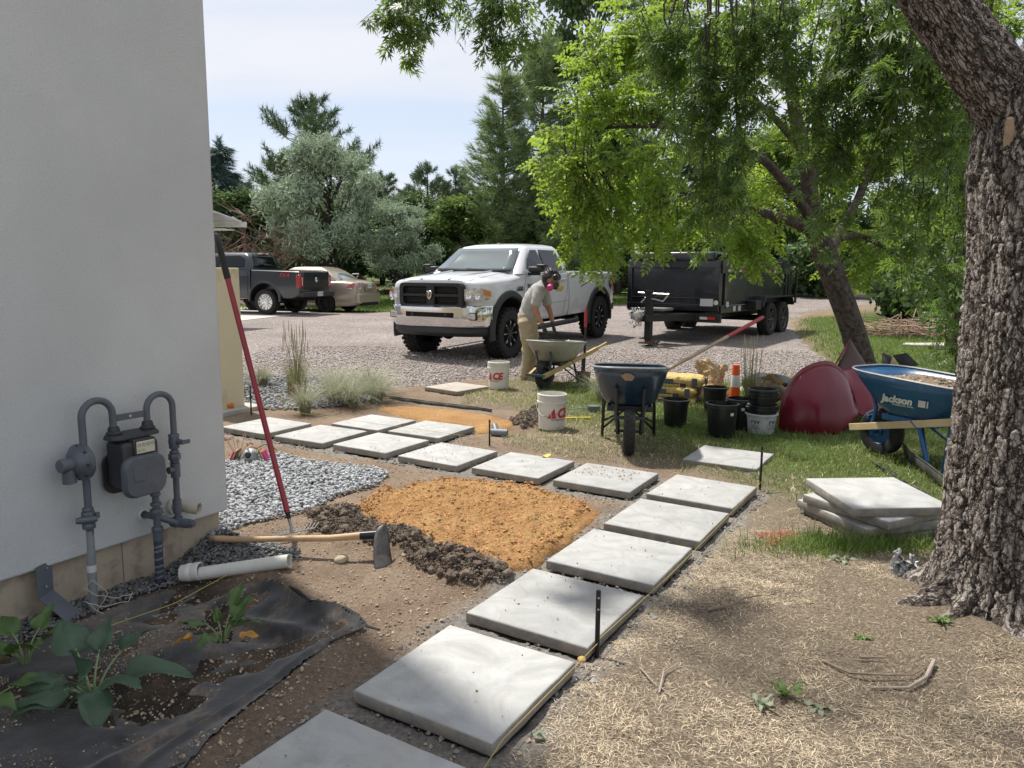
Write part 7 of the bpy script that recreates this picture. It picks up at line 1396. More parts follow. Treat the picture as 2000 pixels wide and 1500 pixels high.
for p0, p1, r0 in (((2.0, 3.13, 2.11), (1.955, 3.07, 2.2), .018), ((2.06, 3.06, 2.28), (2.05, 3.0, 2.31), .017)): MB().tube([p0, (V3(p0)+V3(p1))/2, p1], [r0*1.3, r0, r0*.6], 8).build('branch_stub', st_m, BT)
# cut leaf foliage on hanging shoots
def cutleaf():
    tv = []; tt = []
    def dia(o, a, L_, w_):
        d = np.array([math.cos(a), math.sin(a)]); n_ = np.array([-d[1], d[0]]); k = len(tv)
        for p, z_ in ((o, 0), (o+d*L_*.42+n_*w_, .0), (o+d*L_*.42-n_*w_, .0), (o+d*L_, -.12*L_)): tv.append((p[0], p[1], z_-.18*np.hypot(p[0], p[1])**2*6))
        tt.extend([(k, k+2, k+1), (k+1, k+2, k+3)])
    for a, L_ in ((-1.45, .055), (-.75, .085), (0, .11), (.75, .085), (1.45, .055)):
        o = np.zeros(2); dia(o, a, L_, .0072); d = np.array([math.cos(a), math.sin(a)])
        for sg in (-1, 1): dia(o+d*L_*.38, a+sg*.6, L_*.42, .005)
    return np.array(tv), np.array(tt)
cl_v, cl_t = cutleaf()
cut_m = pm('cut_leaf', (.085, .15, .04), .5, var=.2, vs=2, island=.4, transl=.5, tcol=(.3, .44, .07), world=True); twig_m = pm('twig', (.06, .048, .04), .85)
STR = [(-.75, 4.6, 3.03), (-.69, 4.6, 2.94), (-.64, 4.6, 2.82), (-.59, 4.7, 3.0), (-.52, 4.7, 2.96), (-.42, 4.7, 3.05), (-.21, 4.5, 2.94), (-.16, 4.5, 2.8), (-.09, 4.5, 2.88), (-.02, 4.6, 2.93), (.05, 4.6, 2.93), (-.31, 4.7, 3.1), (.97, 5.2, 2.72), (1.08, 5.2, 2.52), (1.13, 5.0, 2.26), (1.21, 5.0, 1.97), (1.28, 5.0, 1.69), (1.31, 4.9, 1.8), (1.37, 4.9, 1.9), (1.4, 4.8, 2.02), (1.43, 4.8, 2.33), (1.47, 4.8, 2.6), (1.52, 4.7, 2.7), (1.61, 4.7, 2.76), (1.67, 4.6, 2.65), (1.75, 4.6, 2.3), (1.85, 4.6, 1.79), (1.86, 4.5, 1.93), (1.9, 4.5, 2.2), (1.96, 4.5, 2.29), (2.01, 4.4, 2.16), (2.09, 4.4, 1.99), (2.18, 4.4, 1.87), (2.37, 4.6, 1.52), (2.38, 4.5, 1.64), (2.56, 4.7, 1.36), (2.63, 4.7, 1.52), (2.85, 4.9, 1.05), (2.9, 4.9, 1.25), (2.94, 4.9, 1.52), (2.01, 4.2, 2.37), (2.13, 4.2, 2.24), (2.22, 4.2, 2.16), (2.3, 4.2, 2.24), (2.42, 4.3, 2.15), (2.49, 4.3, 2.31), (1.92, 4.2, 2.5), (3.12, 5.2, 2.0), (3.08, 5.2, 2.3), (1.89, 4.4, 2.6), (1.76, 4.5, 2.57), (1.15, 5.1, 2.76), (1.35, 5.0, 2.83), (1.28, 5.0, 2.42), (1.03, 5.2, 2.97), (1.51, 4.9, 2.99), (1.68, 4.8, 2.96), (.84, 5.3, 3.13), (.92, 5.3, 2.94)]
r = np.random.RandomState(21); LP = []; LD = []; tw = MB()
BR = [[(1.0, 4.0, 5.5), (.35, 4.3, 5.7), (-.25, 4.5, 5.6), (-.8, 4.6, 5.2)], [(2.42, 3.36, 3.1), (2.3, 3.8, 3.5), (2.1, 4.4, 3.6), (1.9, 4.9, 3.5)], [(1.36, 3.36, 3.7), (1.4, 4.0, 3.9), (1.3, 4.7, 3.75), (1.1, 5.2, 3.5)], [(2.45, 3.38, 3.4), (2.7, 4.0, 3.6), (2.8, 4.6, 3.4), (2.95, 5.1, 3.1)]]
for br in BR: tw.tube(br, [.04, .03, .022, .01], 8)
nodes = np.concatenate([resample(b_, 40) for b_ in BR])
def strand(top, tip, n_side):
    mid = (top*.45+tip*.55)+np.array([r.randn()*.06, r.randn()*.06, .1]); pts = [(1-u)**2*top+2*u*(1-u)*mid+u*u*tip for u in np.linspace(0, 1, 12)]; pts = [p+np.array([r.randn(), r.randn(), 0])*.006 for p in pts]
    tw.tube(pts, list(np.linspace(.007, .0018, 12)), 5); P = np.array(pts); L_ = np.linalg.norm(np.diff(P, axis=0), axis=1).sum(); k = int(L_/.03); s = np.linspace(.12, 1, k); Q = resample(P, k)
    for i in range(int(k*.12), k):
        a = r.uniform(0, 6.28); out_ = np.array([math.cos(a), math.sin(a), r.uniform(-.9, .1)]); LP.append(Q[i]+.35*out_*r.uniform(.05, .16)); LD.append(out_+np.array([0, 0, -.55]))
    for j in range(n_side):
        i = r.randint(int(k*.25), k-1); a = r.uniform(0, 6.28); e = Q[i]+np.array([math.cos(a)*r.uniform(.08, .2), math.sin(a)*r.uniform(.08, .2), -r.uniform(.03, .2)]); tw.tube([Q[i], (Q[i]+e)/2+np.array([0, 0, .03]), e], [.003, .002, .0012], 4)
        for q in range(6): t_ = r.uniform(.2, 1); a2 = r.uniform(0, 6.28); LP.append(Q[i]*(1-t_)+e*t_+r.randn(3)*.012); LD.append(np.array([math.cos(a2), math.sin(a2), -r.uniform(.2, 1.2)]))
for s in STR:
    tip = V3(s); d = np.linalg.norm(nodes[:, :2]-tip[None, :2], axis=1)+.15*np.abs(nodes[:, 2]-3.4); nb = nodes[np.argsort(d)[:4]][r.randint(4)]; top = np.array([tip[0]*.82+nb[0]*.18+r.randn()*.05, tip[1]*.85+nb[1]*.15+r.randn()*.05, max(3.32, tip[2]+.3)]); tw.tube([nb, (nb+top)/2+np.array([0, 0, .12]), top], [.014, .011, .007], 6)
    for q in range(1):
        strand(top, tip+r.randn(3)*np.array([.07, .09, .05])*(q > 0), 3+int(3*(top[2]-tip[2])))
tw.build('branches', twig_m, BT)['kind'] = 'stuff'
LP = np.array(LP); LD = np.array(LD)
def leafmats(D, roll, sc, r):
    D = D/np.linalg.norm(D, axis=1)[:, None]; up = np.array([0, 0, 1.])+r.randn(len(D), 3)*roll; Yv = np.cross(up, D); Yv /= np.linalg.norm(Yv, axis=1)[:, None]; Z_ = np.cross(D, Yv); return np.stack([D, Yv, Z_], -1)*sc[:, None, None]
merged('crown', cl_v, cl_t, leafmats(LD, .6, r.uniform(.6, 1.2, len(LD)), r), LP, cut_m, BT)

# ------------------------------------------------------------------ leaning tree with bright compound leaves
bark2 = pm('bark_brown', (.085, .066, .052), .95, var=.3, vs=9, bump=1., bs=26, col2=(.03, .022, .017), c2=.52, c2s=16)
LT = thing('leaning_tree', 'leaning brown trunked tree with bright yellow green leaves', 'tree', (0, 0, 0))
def limb_mesh(name, pts, rad, n, mat, parent, jit=.06, seed=0):
    P = smooth(resample(pts, 26), 2); rr = np.interp(np.linspace(0, 1, 26), np.linspace(0, 1, len(rad)), rad); mb = MB(); rs_ = np.random.RandomState(seed); rings_ = []
    for i in range(26):
        d = P[min(i+1, 25)]-P[max(0, i-1)]; u, v, _ = frame(d); rings_.append([tuple(P[i]+rr[i]*(1+jit*math.sin(k*1.7+i*.5)+jit*.5*rs_.randn())*(math.cos(a)*u+math.sin(a)*v)) for k, a in enumerate(np.linspace(0, 2*np.pi, n, False))])
    mb.rings(rings_); return mb.build(name, mat, parent, ang=180)
L2 = {'trunk': ([(5.12, 10.65, -.05), (5.06, 10.6, .13), (4.84, 10.6, .79), (4.6, 10.6, 1.37), (4.3, 10.6, 2.0), (4.16, 10.6, 2.35), (4.08, 10.6, 2.7), (4.01, 10.6, 3.24), (3.87, 10.6, 3.51), (3.75, 10.6, 4.05), (3.65, 10.6, 4.57), (3.57, 10.6, 5.4)], [.24, .18, .165, .155, .16, .14, .11, .095, .08, .065, .05, .03]),
      'a': ([(4.35, 10.6, 1.95), (4.1, 10.5, 2.2), (3.87, 10.4, 2.3), (3.53, 10.2, 2.36), (3.1, 9.9, 2.42), (2.75, 9.6, 2.38), (2.3, 9.2, 2.5), (1.7, 8.9, 2.6)], [.1, .08, .07, .06, .05, .04, .03, .015]),
      'b': ([(4.25, 10.6, 2.15), (4.0, 10.5, 2.5), (3.65, 10.3, 2.8), (3.28, 10.0, 3.05), (2.85, 9.7, 3.17), (2.36, 9.4, 3.23), (1.7, 9.0, 3.3), (1.0, 8.7, 3.2)], [.085, .07, .06, .05, .042, .035, .025, .012]),
      'c': ([(4.1, 10.6, 2.6), (4.2, 10.7, 2.97), (4.18, 10.7, 3.4), (4.13, 10.7, 3.78), (4.23, 10.8, 4.05), (4.31, 10.8, 4.6), (4.5, 11, 5.6)], [.07, .06, .055, .05, .045, .035, .02]),
      'd': ([(4.4, 10.7, 1.8), (4.8, 11.1, 2.3), (5.2, 11.5, 2.8), (5.5, 11.9, 3.4), (6.0, 12.1, 4.6)], [.08, .065, .055, .045, .02]),
      'e': ([(4.02, 10.6, 3.2), (3.5, 10.3, 3.6), (2.9, 9.9, 3.9), (2.3, 9.5, 4.2), (1.6, 9.1, 4.3)], [.055, .045, .038, .03, .012]), 'f': ([(4.6, 11.0, 2.1), (5.2, 11.4, 2.2), (5.7, 11.6, 2.0), (6.2, 11.8, 1.8)], [.05, .04, .03, .012]),
      'g': ([(5.4, 11.8, 3.2), (6.2, 12.0, 3.4), (6.8, 12.0, 3.0)], [.045, .035, .015]), 'h': ([(2.36, 9.4, 3.23), (1.7, 8.9, 3.0), (1.1, 8.6, 2.75), (.55, 8.35, 2.7)], [.03, .024, .016, .008])}
sk = []
for i, (k, (pts, rad)) in enumerate(L2.items()): limb_mesh('trunk' if k == 'trunk' else 'limb', pts, rad, 14 if k == 'trunk' else 9, bark2, LT, .05, i); sk.append(resample(pts, 40)[12 if k == 'trunk' else 4:])
sk = np.concatenate(sk)
BLOBS = [(.98, 8.6, 3.94, .65, .53), (.7, 8.5, 3.32, .41, .35), (.48, 8.3, 2.7, .37, .26), (1.12, 8.6, 2.75, .65, .44), (.93, 8.5, 2.18, .44, .35), (.86, 8.3, 1.72, .24, .2), (1.68, 8.9, 2.27, .58, .55), (1.73, 9.2, 3.3, .63, .63), (1.76, 9.2, 4.22, .76, .69), (2.49, 9.6, 3.75, .66, .79), (2.68, 9.6, 2.33, .72, .46), (2.94, 9.4, 1.73, .24, .24), (3.85, 11.0, 3.09, .75, .83), (3.75, 11.0, 4.62, .9, .9), (5.08, 12.0, 4.23, .9, 1.23), (5.58, 12.0, 2.85, .99, .9), (5.06, 11.6, 2.12, .64, .48), (5.8, 11.6, 1.63, .64, .44), (6.82, 12.0, 2.47, .66, .9), (6.13, 12.2, 5.11, 1.25, 1.09), (7.19, 12.0, 5.14, .66, .99), (2.3, 9.4, 5.2, .9, .6), (3.2, 10.2, 5.5, .9, .7)]
def compound():
    tv = []; tt = []
    def lf(o, a, L_, w_):
        d = np.array([math.cos(a), math.sin(a), 0]); n_ = np.array([-d[1], d[0], 0]); k = len(tv)
        for f, q, z_ in ((0, 0, 0), (.35, 1, .012), (.35, -1, .012), (.75, .75, .002), (.75, -.75, .002), (1, 0, -.02)): tv.append(tuple(o+d*L_*f+n_*w_*q+np.array([0, 0, z_])))
        tt.extend([(k, k+2, k+1), (k+1, k+2, k+4), (k+1, k+4, k+3), (k+3, k+4, k+5)])
    for i, x in enumerate((.06, .115, .17, .22)):
        for sg in (-1, 1): lf(np.array([x, 0, -.35*x*x*3]), sg*1.05, .08-.008*i, .019)
    lf(np.array([.24, 0, -.06]), 0, .075, .019); tv_ = len(tv); tv.extend([(0, .002, 0), (0, -.002, 0), (.24, 0, -.06)]); tt.append((tv_, tv_+1, tv_+2)); return np.array(tv), np.array(tt)
cp_v, cp_t = compound(); r = np.random.RandomState(31); LP = []; LD = []; tw = MB()
for bi, (x, y, z_, rx, rz) in enumerate(BLOBS):
    c_ = np.array([x, y, z_]); nt_ = int((8+22*rx*rz/.35)*(.62 if y > 10.9 else 1))
    for k in range(min(nt_, 46)):
        g = r.randn(3); g /= np.linalg.norm(g); tip = c_+g*np.array([rx, rx*1.1, rz])*r.uniform(.45, 1.05)**.6; dd = np.linalg.norm(sk-tip, axis=1); st0 = sk[np.argsort(dd)[r.randint(0, 6)]]
        if np.linalg.norm(st0-tip) > 1.1: st0 = tip+(c_-tip)*.8+r.randn(3)*.1
        mid = (st0+tip)/2+np.array([r.randn()*.06, r.randn()*.06, .1]); P = np.array([(1-u)**2*st0+2*u*(1-u)*mid+u*u*tip for u in np.linspace(0, 1, 7)]); L_ = np.linalg.norm(np.diff(P, axis=0), axis=1).sum(); tw.tube(P, list(np.linspace(.004+.007*min(1, L_), .0016, 7)), 4)
        kk = int(3+L_/.085); Q = resample(P, kk)
        for i in range(kk):
            if i/kk < .3: continue
            a = r.uniform(0, 6.28); dr = (P[-1]-P[0])/L_; LP.append(Q[i]); LD.append(dr*.5+np.array([math.cos(a), math.sin(a), r.uniform(-.75, .2)]))
tw.build('branches', twig_m, LT)['kind'] = 'stuff'
bright_m = pm('bright_leaf', (.155, .245, .035), .5, var=.25, vs=1.5, island=.45, transl=.55, tcol=(.46, .62, .07), world=True)
LP = np.array(LP); LD = np.array(LD); merged('crown', cp_v, cp_t, leafmats(LD, .45, r.uniform(.75, 1.2, len(LD)), r), LP, bright_m, LT)
# ------------------------------------------------------------------ background trees, built once per kind and copied
def quad_leaves(n, L_, w_, spread, r):
    tv = []; tt = []
    for k in range(n):
        d = r.randn(3); d /= np.linalg.norm(d); q = r.randn(3); q -= d*np.dot(q, d); q /= np.linalg.norm(q); o = r.randn(3)*spread; i = len(tv); s = r.uniform(.7, 1.2)
        tv += [o, o+d*L_*.5*s+q*w_*.5*s, o+d*L_*s, o+d*L_*.5*s-q*w_*.5*s]; tt += [(i, i+1, i+2), (i, i+2, i+3)]
    return np.array(tv), np.array(tt)
def needles(n, L_, w_, r, cone=.9):
    tv = []; tt = []
    for k in range(n):
        d = np.array([1., 0, 0])*r.uniform(.3, 1)+r.randn(3)*cone*.5; d /= np.linalg.norm(d); q = np.cross(d, r.randn(3)); q /= np.linalg.norm(q); o = np.array([r.uniform(-.3, .5)*L_, 0, 0]); i = len(tv)
        tv += [o-q*w_/2, o+q*w_/2, o+d*L_*r.uniform(.7, 1.1)]; tt += [(i, i+1, i+2)]
    return np.array(tv), np.array(tt)
PROTO = {}
def proto(key, trunk_mb, crown_args, bark, leaf):
    tr = trunk_mb.mesh(key+'_trunk', True, 180); tr.materials.append(bark); o = merged(key, *crown_args, leaf); me = o.data; bpy.data.objects.remove(o); PROTO[key] = (tr, me)
def broad(key, seed, leaf, bark, H_=10., Rr=3.6, nb=34, n=5200, z0=.16, leafsize=(.3, .17), bare=0, shell=.5, radk=.24):
    r = np.random.RandomState(seed); tb = MB(); tb.tube([(0, 0, -.3), (.1*r.randn(), .1*r.randn(), H_*.2), (.2*r.randn(), .2*r.randn(), H_*.5), (.2*r.randn(), .2*r.randn(), H_*.85)], [.2, .16, .1, .02], 8)
    P = []; 
    for k in range(nb):
        a = r.uniform(0, 6.28); zf = r.uniform(z0, .93); env = math.sin(math.pi*min(1, (zf-z0*.6)/(1.06-z0*.6))**.8)**.7; q = Rr*env*r.uniform(.3, .85); c_ = np.array([q*math.cos(a), q*math.sin(a), H_*zf]); rad = r.uniform(.5, 1.35)*Rr*radk
        tb.tube([(0, 0, max(.1, H_*zf-q*.9-.4)), c_*np.array([.5, .5, 1])-np.array([0, 0, .4]), c_], [.06, .04, .012], 5)
        m_ = int(n/nb*r.uniform(.7, 1.3)); g = r.randn(m_, 3); g /= np.linalg.norm(g, axis=1)[:, None]; P.append(c_+g*rad*np.array([1.15, 1.15, .85])*(shell+(1-shell)*r.rand(m_, 1))**1.)
    P = np.concatenate(P); ex = r.rand(len(P)) < .14; P[ex] += r.randn(ex.sum(), 3)*Rr*.09; tv, tt = quad_leaves(5, leafsize[0], leafsize[1], .13, r); proto(key, tb, (tv, tt, rotmats(len(P), 3.1, r)*r.uniform(.7, 1.25, len(P))[:, None, None], P), bark, leaf)
def conifer(key, seed, leaf, bark, H_=10., Rr=2.2, kind='spruce', n=1.):
    r = np.random.RandomState(seed); tb = MB(); tb.tube([(0, 0, -.3), (0, 0, H_*.5), (.05, 0, H_*.98)], [.2, .12, .015], 8); P = []; D = []
    nl = {'spruce': 26, 'pine': 17, 'larch': 24}[kind]
    for i in range(nl):
        zf = .06+.92*i/nl; nbr = {'spruce': 9, 'pine': 6, 'larch': 7}[kind]
        for k in range(nbr):
            a = r.uniform(0, 6.28); prof = {'spruce': (1-zf)**.8, 'pine': math.sin(math.pi*min(1, zf*.85+.12))**.7*(1 if zf < .8 else .6), 'larch': (1-zf)**.62*.95}[kind]; L_ = Rr*prof*r.uniform(.6, 1.1)+.15; up = {'spruce': -.25, 'pine': .35, 'larch': .3}[kind]+r.uniform(-.15, .15)
            z_ = H_*zf+r.uniform(-.15, .15); p0 = np.array([0, 0, z_]); p1 = p0+np.array([math.cos(a)*L_*.6, math.sin(a)*L_*.6, L_*up*.45]); p2 = p0+np.array([math.cos(a)*L_, math.sin(a)*L_, L_*up+(.18*L_ if kind != 'spruce' else .1*L_)]); tb.tube([p0, p1, p2], [.03, .02, .006], 4)
            m_ = int((4+L_*{'spruce': 7, 'pine': 6, 'larch': 9}[kind])*n)
            for q in range(m_):
                t_ = r.uniform(.2 if kind != 'pine' else .5, 1.05); p = (1-t_)**2*p0+2*t_*(1-t_)*p1+t_*t_*p2; dr = (p2-p0)/L_; sd = np.array([-math.sin(a), math.cos(a), 0])*r.uniform(-.34, .34)*(1.1-t_)*L_; P.append(p+sd+r.randn(3)*.06); D.append(dr+sd*.8+np.array([0, 0, {'spruce': -.2, 'pine': .5, 'larch': -.25}[kind]])+r.randn(3)*.3)
    for q in range(14): P.append(np.array([r.randn()*.06, r.randn()*.06, H_*r.uniform(.93, 1.0)])); D.append(np.array([r.randn()*.3, r.randn()*.3, 1.]))
    P = np.array(P); D = np.array(D); cfg = {'spruce': (16, .42, .035, .8), 'pine': (20, .36, .03, 1.3), 'larch': (15, .42, .026, .75)}[kind]; tv, tt = needles(cfg[0], cfg[1], cfg[2], r, cfg[3]); proto(key, tb, (tv, tt, leafmats(D, .5, r.uniform(.7, 1.3, len(P)), r), P), bark, leaf)
dbark = pm('far_bark', (.06, .05, .042), .95, var=.3, vs=3); gbark = pm('far_bark_grey', (.1, .085, .07), .95)
lf_mid = pm('leaf_mid', (0.147, 0.229, 0.0594), .6, island=.4, transl=.35, tcol=(.26, .36, .06)); lf_dark = pm('leaf_dark', (0.0938, 0.16, 0.0562), .6, island=.4, transl=.3, tcol=(.15, .22, .05)); lf_grey = pm('leaf_grey', (0.154, 0.226, 0.108), .65, island=.35, transl=.35, tcol=(.15, .21, .08))
lf_olive = pm('leaf_olive', (0.36, 0.444, 0.312), .7, island=.3, transl=.25, tcol=(.22, .27, .16)); nd_spr = pm('needle_blue', (0.09, 0.154, 0.134), .7, island=.35); nd_pine = pm('needle_pine', (0.116, 0.174, 0.0815), .7, island=.35, transl=.15); nd_lar = pm('needle_larch', (0.203, 0.288, 0.118), .7, island=.35, transl=.3, tcol=(.24, .31, .09))
broad('mid', 1, lf_mid, dbark); broad('mid2', 2, lf_mid, dbark, nb=22); broad('dark', 3, lf_dark, dbark, nb=28, n=5600); broad('grey', 4, lf_grey, gbark, nb=24); broad('tall', 5, lf_dark, gbark, H_=14, Rr=3.2, nb=22, n=4200, z0=.3)
broad('olive', 6, lf_olive, dbark, H_=7, Rr=3.4, nb=40, n=8000, z0=.34, leafsize=(.24, .06), shell=.2, radk=.19); broad('shrub', 7, lf_dark, dbark, H_=3.2, Rr=2.2, nb=18, n=3200, z0=.12); broad('shrub2', 8, lf_mid, dbark, H_=3., Rr=2., nb=16, n=2800, z0=.12)
conifer('spruce', 11, nd_spr, dbark, kind='spruce'); conifer('pine', 12, nd_pine, dbark, kind='pine', Rr=2.6); conifer('pine2', 13, nd_pine, dbark, kind='pine', Rr=2.1); conifer('larch', 14, nd_lar, gbark, kind='larch', Rr=2.7); conifer('larch2', 15, nd_lar, gbark, kind='larch', Rr=2.3, n=.8)
BASE = {'mid': (10, 3.6), 'mid2': (10, 3.6), 'dark': (10, 3.6), 'grey': (10, 3.6), 'tall': (14, 3.2), 'olive': (7, 3.2), 'shrub': (3.2, 2.2), 'shrub2': (3., 2.), 'spruce': (10, 2.2), 'pine': (10, 2.6), 'pine2': (10, 2.1), 'larch': (10, 2.7), 'larch2': (10, 2.3)}
WORD = {'mid': ('broadleaf_tree', 'tree'), 'mid2': ('broadleaf_tree', 'tree'), 'dark': ('broadleaf_tree', 'tree'), 'grey': ('broadleaf_tree', 'tree'), 'tall': ('tall_tree', 'tree'), 'olive': ('olive_tree', 'tree'), 'shrub': ('shrub', 'shrub'), 'shrub2': ('shrub', 'shrub'), 'spruce': ('spruce_tree', 'tree'), 'pine': ('pine_tree', 'tree'), 'pine2': ('pine_tree', 'tree'), 'larch': ('larch_tree', 'tree'), 'larch2': ('larch_tree', 'tree')}
def bgtree(key, x, y, h, rad, label, group):
    h0, r0 = BASE[key]; nm, cat = WORD[key]; t = thing(nm, label, cat, (x, y, float(gz(y))-.05), (x*7.3+y*3.1) % 6.28, group); s = (rad/r0, rad/r0, h/h0); t.scale = s
    link_mesh('trunk', PROTO[key][0], None, t); link_mesh('crown', PROTO[key][1], None, t); return t
g1 = 'trees behind the parked vehicles'; g2 = 'trees behind the trailer and lawn'
for a in [('spruce', -15.6, 41, 7.9, 2.4, 'blue green spruce touching the house edge on the left', g1), ('pine2', -16.6, 46, 6.5, 2.2, 'small pine between the spruce and the silver tree', g1), ('pine', -11.6, 45, 11.0, 3.3, 'tall dark pine rising behind the silvery tree', g1), ('pine2', -14.2, 48, 8.4, 2.4, 'narrow pine left behind the silvery tree', g1), ('olive', -7.5, 31.5, 6.6, 2.7, 'silvery green olive tree above the gold sedan', g1), ('olive', -5.0, 33.0, 4.4, 2.0, 'smaller silvery tree right of the big silvery tree', g1),
          ('pine', -9.0, 52, 7.6, 2.6, 'rounded pine right behind the silvery trees', g1), ('pine2', -5.3, 47, 7.6, 1.9, 'lone pointed pine left of the larches', g1), ('pine2', -3.6, 48, 7.5, 1.7, 'slim pine next to the left larch', g1), ('dark', -9.5, 40, 5.6, 2.8, 'dark tree behind the gold sedan roof', g1), ('dark', -13.5, 38, 5.0, 2.8, 'dark tree behind the dark pickup cab', g1), ('dark', -6.2, 42, 5.2, 2.6, 'dark tree behind the skate ramp', g1), ('dark', -3.9, 37, 4.9, 2.6, 'dark leafy tree left of the white pickup roof', g1), ('mid', -2.4, 36, 5.0, 2.2, 'mid green tree behind the white pickup windshield', g1), ('mid2', -.3, 37, 5.4, 2.4, 'mid green tree behind the white pickup roof', g1), ('dark', 1.4, 36, 5.6, 2.3, 'dark tree behind the rear of the white pickup cab', g1),
          ('larch', -.5, 35, 10.2, 2.6, 'left of the two feathery larches, slightly lower top', g1), ('larch2', 1.35, 37, 12.2, 2.2, 'right of the two feathery larches with the higher top', g1), ('larch2', 2.6, 33, 7.5, 1.9, 'low feathery larch beside the bright leaves', g1), ('tall', 4.0, 40, 18.5, 3.4, 'very tall slender tree reaching the top of the photo', g1),
          ('grey', 7.6, 46, 9.5, 3.6, 'grey green tree behind the left end of the trailer', g2), ('grey', 10.8, 44, 8.2, 3.6, 'grey green tree behind the middle of the trailer', g2), ('mid', 14.5, 46, 10, 3.8, 'green tree behind the right end of the trailer', g2), ('dark', 17.5, 42, 9.2, 3.6, 'dark tree behind the leaning trunk', g2), ('mid2', 19.5, 36, 9.5, 3.6, 'green tree right of the leaning trunk', g2), ('dark', 17.6, 29, 8.5, 3.0, 'dark tree behind the far lawn and brush pile', g2), ('mid', 20.5, 27, 9.0, 3.2, 'green tree partly hidden by the big trunk', g2),
          ('shrub2', 5.6, 41, 3.6, 2.3, 'round shrub between pickup and trailer', g2), ('shrub', 8.6, 42, 3.4, 2.4, 'dark shrub behind the trailer top', g2), ('shrub2', 12.4, 45, 3.6, 2.6, 'shrub behind the trailer tailgate', g2), ('shrub', 15.8, 39, 3.2, 2.4, 'shrub right of the trailer along the drive', g2), ('shrub', 13.6, 25.5, 3.0, 1.7, 'dark leafy bush at the far end of the lawn', g2), ('shrub', 11.6, 21.6, 2.6, 1.5, 'dark bush behind the brush pile', g2)]: bgtree(*a)
for i in range(22):   # dense belt that closes the horizon
    x = -30+i*3.6; bgtree(('dark', 'shrub', 'pine', 'dark', 'mid')[i % 5], x, 57+3*math.sin(i*2.3), (5.4, 5.0, 7., 5.8, 5.6)[i % 5], 3.4, 'dark tree in the distant belt closing off the view', 'distant tree belt')
# dark conifer right behind the big trunk
SP = thing('spruce_tree', 'dark conifer with bare lower trunk just left of the big trunk', 'tree', (8.5, 14.25, float(gz(14.25))))
limb_mesh('trunk', [(0, 0, -.1), (.02, 0, .5), (.05, 0, 1.5), (.1, 0, 4), (.1, 0, 7)], [.2, .16, .15, .12, .05], 12, bark2, SP, .06, 4)
r = np.random.RandomState(77); P = []; D = []; mb = MB()
for k in range(64):
    z_ = r.uniform(1.3, 6.5); a = r.uniform(0, 6.28); L_ = r.uniform(.9, 1.9); p0 = np.array([.05, 0, z_]); p2 = p0+np.array([math.cos(a)*L_, math.sin(a)*L_, -.25*L_]); mb.tube([p0, (p0+p2)/2+np.array([0, 0, .08]), p2], [.03, .02, .006], 5)
    for q in range(16): t_ = r.uniform(.25, 1.05); P.append(p0*(1-t_)+p2*t_+r.randn(3)*.12); D.append((p2-p0)/L_+r.randn(3)*.4)
mb.build('branches', twig_m, SP)['kind'] = 'stuff'; tv, tt = needles(24, .2, .008, r, 1.3); merged('crown', tv, tt, leafmats(np.array(D), .5, r.uniform(.7, 1.3, len(P)), r), np.array(P), pm('needle_dark', (.05, .075, .04), .65, island=.35, transl=.15), SP)
# vine-leaved bush hanging by it
VB = thing('leafy_bush', 'glossy leaved bush hanging over the far lawn left of the dark conifer', 'shrub', (7.4, 12.9, float(gz(12.9))))
r = np.random.RandomState(78); P = []; mb = MB()
for k in range(26):
    a = r.uniform(0, 6.28); p2 = np.array([r.uniform(-.7, .8), r.uniform(-.5, .5), r.uniform(.75, 2.6)]); mb.tube([(.3, 0, 0), (.2, 0, 1.0), p2*.6+np.array([0, 0, .8]), p2], [.02, .015, .01, .004], 5)
    for q in range(34): P.append(p2+r.randn(3)*np.array([.22, .22, .26]))
mb.build('stems', twig_m, VB); tv = np.array([(0, 0, 0), (.03, .035, .008), (.03, -.035, .008), (.075, .028, 0), (.075, -.028, 0), (.11, 0, -.015)]); tt = np.array([(0, 2, 1), (1, 2, 4), (1, 4, 3), (3, 4, 5)]); merged('crown', tv, tt, rotmats(len(P), 1.2, r)*r.uniform(.8, 1.4, len(P))[:, None, None], np.array(P), pm('vine_leaf', (.07, .115, .03), .4, island=.35, transl=.35, tcol=(.2, .3, .04)), VB)
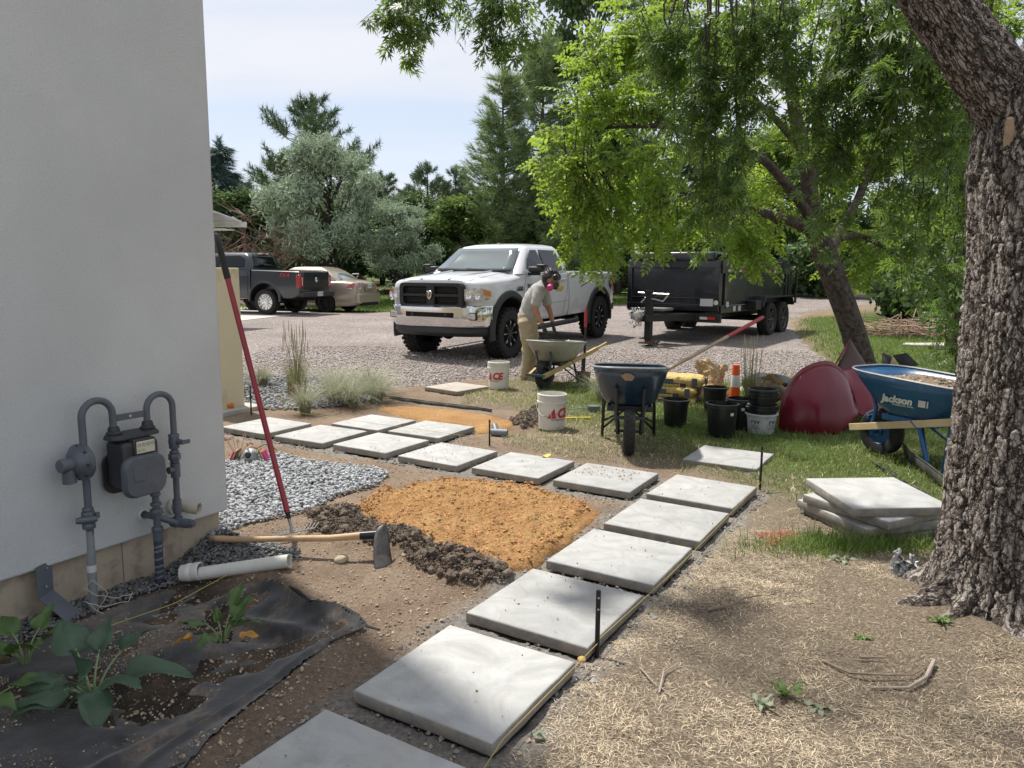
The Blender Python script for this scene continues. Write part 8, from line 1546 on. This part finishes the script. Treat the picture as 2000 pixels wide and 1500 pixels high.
# bare reddish shrub left of the silvery tree
BS = thing('bare_shrub', 'bare reddish brush of dead branches left under the silvery tree', 'shrub', (-10.4, 30.0, float(gz(30)))); r = np.random.RandomState(79); mb = MB()
for k in range(16):
    a = r.uniform(0, 6.28); p = np.array([0, 0, .0]); d = np.array([math.cos(a)*.8, math.sin(a)*.5, 1.1]); pts = [p]
    for i in range(5): d = d+r.randn(3)*.28; p = p+d*.55; pts.append(p)
    mb.tube(pts, [.06, .045, .035, .025, .015, .006], 5)
    for i in range(2, 6):
        for q in range(9):
            e = pts[i]+r.randn(3)*np.array([.5, .5, .4]); mb.tube([pts[i], (pts[i]+e)/2+r.randn(3)*.08, e], [.014, .01, .004], 3)
            for q2 in range(2): mb.tube([e, e+r.randn(3)*.28], [.006, .003], 3)
mb.build('branches', pm('dead_branch', (.2, .13, .1), .9, var=.3, vs=2), BS)['kind'] = 'stuff'
# brush pile on the lawn
BP = thing('brush_pile', 'heap of cut twigs and branches on the far lawn', 'brush pile', (9.4, 17.6, float(gz(17.6)))); r = np.random.RandomState(80); mb = MB()
for k in range(230):
    c_ = np.array([r.randn()*.55, r.randn()*.3, abs(r.randn())*.16+.02]); d = np.array([r.randn(), r.randn()*.6, r.randn()*.22]); d /= np.linalg.norm(d); L_ = r.uniform(.25, .7); mb.tube([c_-d*L_, c_+r.randn(3)*.03, c_+d*L_], [.012, .01, .004], 4)
mb.build('twigs', pm('cut_twig', (.33, .24, .17), .9, island=.4), BP)['kind'] = 'stuff'
# skate ramp in the distance
SR = thing('skate_ramp', 'small dark red ramp with white framed edges far behind the sedan', 'ramp', (-7.1, 37.5, float(gz(37.5))), .1); dr_ = pm('ramp_red', (.06, .018, .016), .7); wt = pm('ramp_white', (.6, .6, .58), .6)
MB().prism([(-.7, 0), (-.7, .95), (-.35, .95), (.1, .5), (.5, .1), (.7, 0)], 'y', -.4, .4).build('quarter_pipe', dr_, SR); P = [[(.45+u*.65, -.35+v*.7, .28+.5*u*u) for v in (0, 1)] for u in np.linspace(0, 1, 7)]; MB().grid(P).build('white_deck', wt, SR, solid=.03); MB().box((.85, 0, .14), (.3, .5, .28)).build('deck_base', dr_, SR)
for a_, b_ in (((-.98, -.42, .72), (-.8, -.42, 1.05)), ((-.8, -.42, 1.05), (-.5, -.42, 1.06)), ((-.5, -.42, 1.06), (-.66, -.42, .74)), ((-.66, -.42, .74), (-.98, -.42, .72))): MB().tube([a_, b_], .03, 4).build('white_frame', wt, SR)
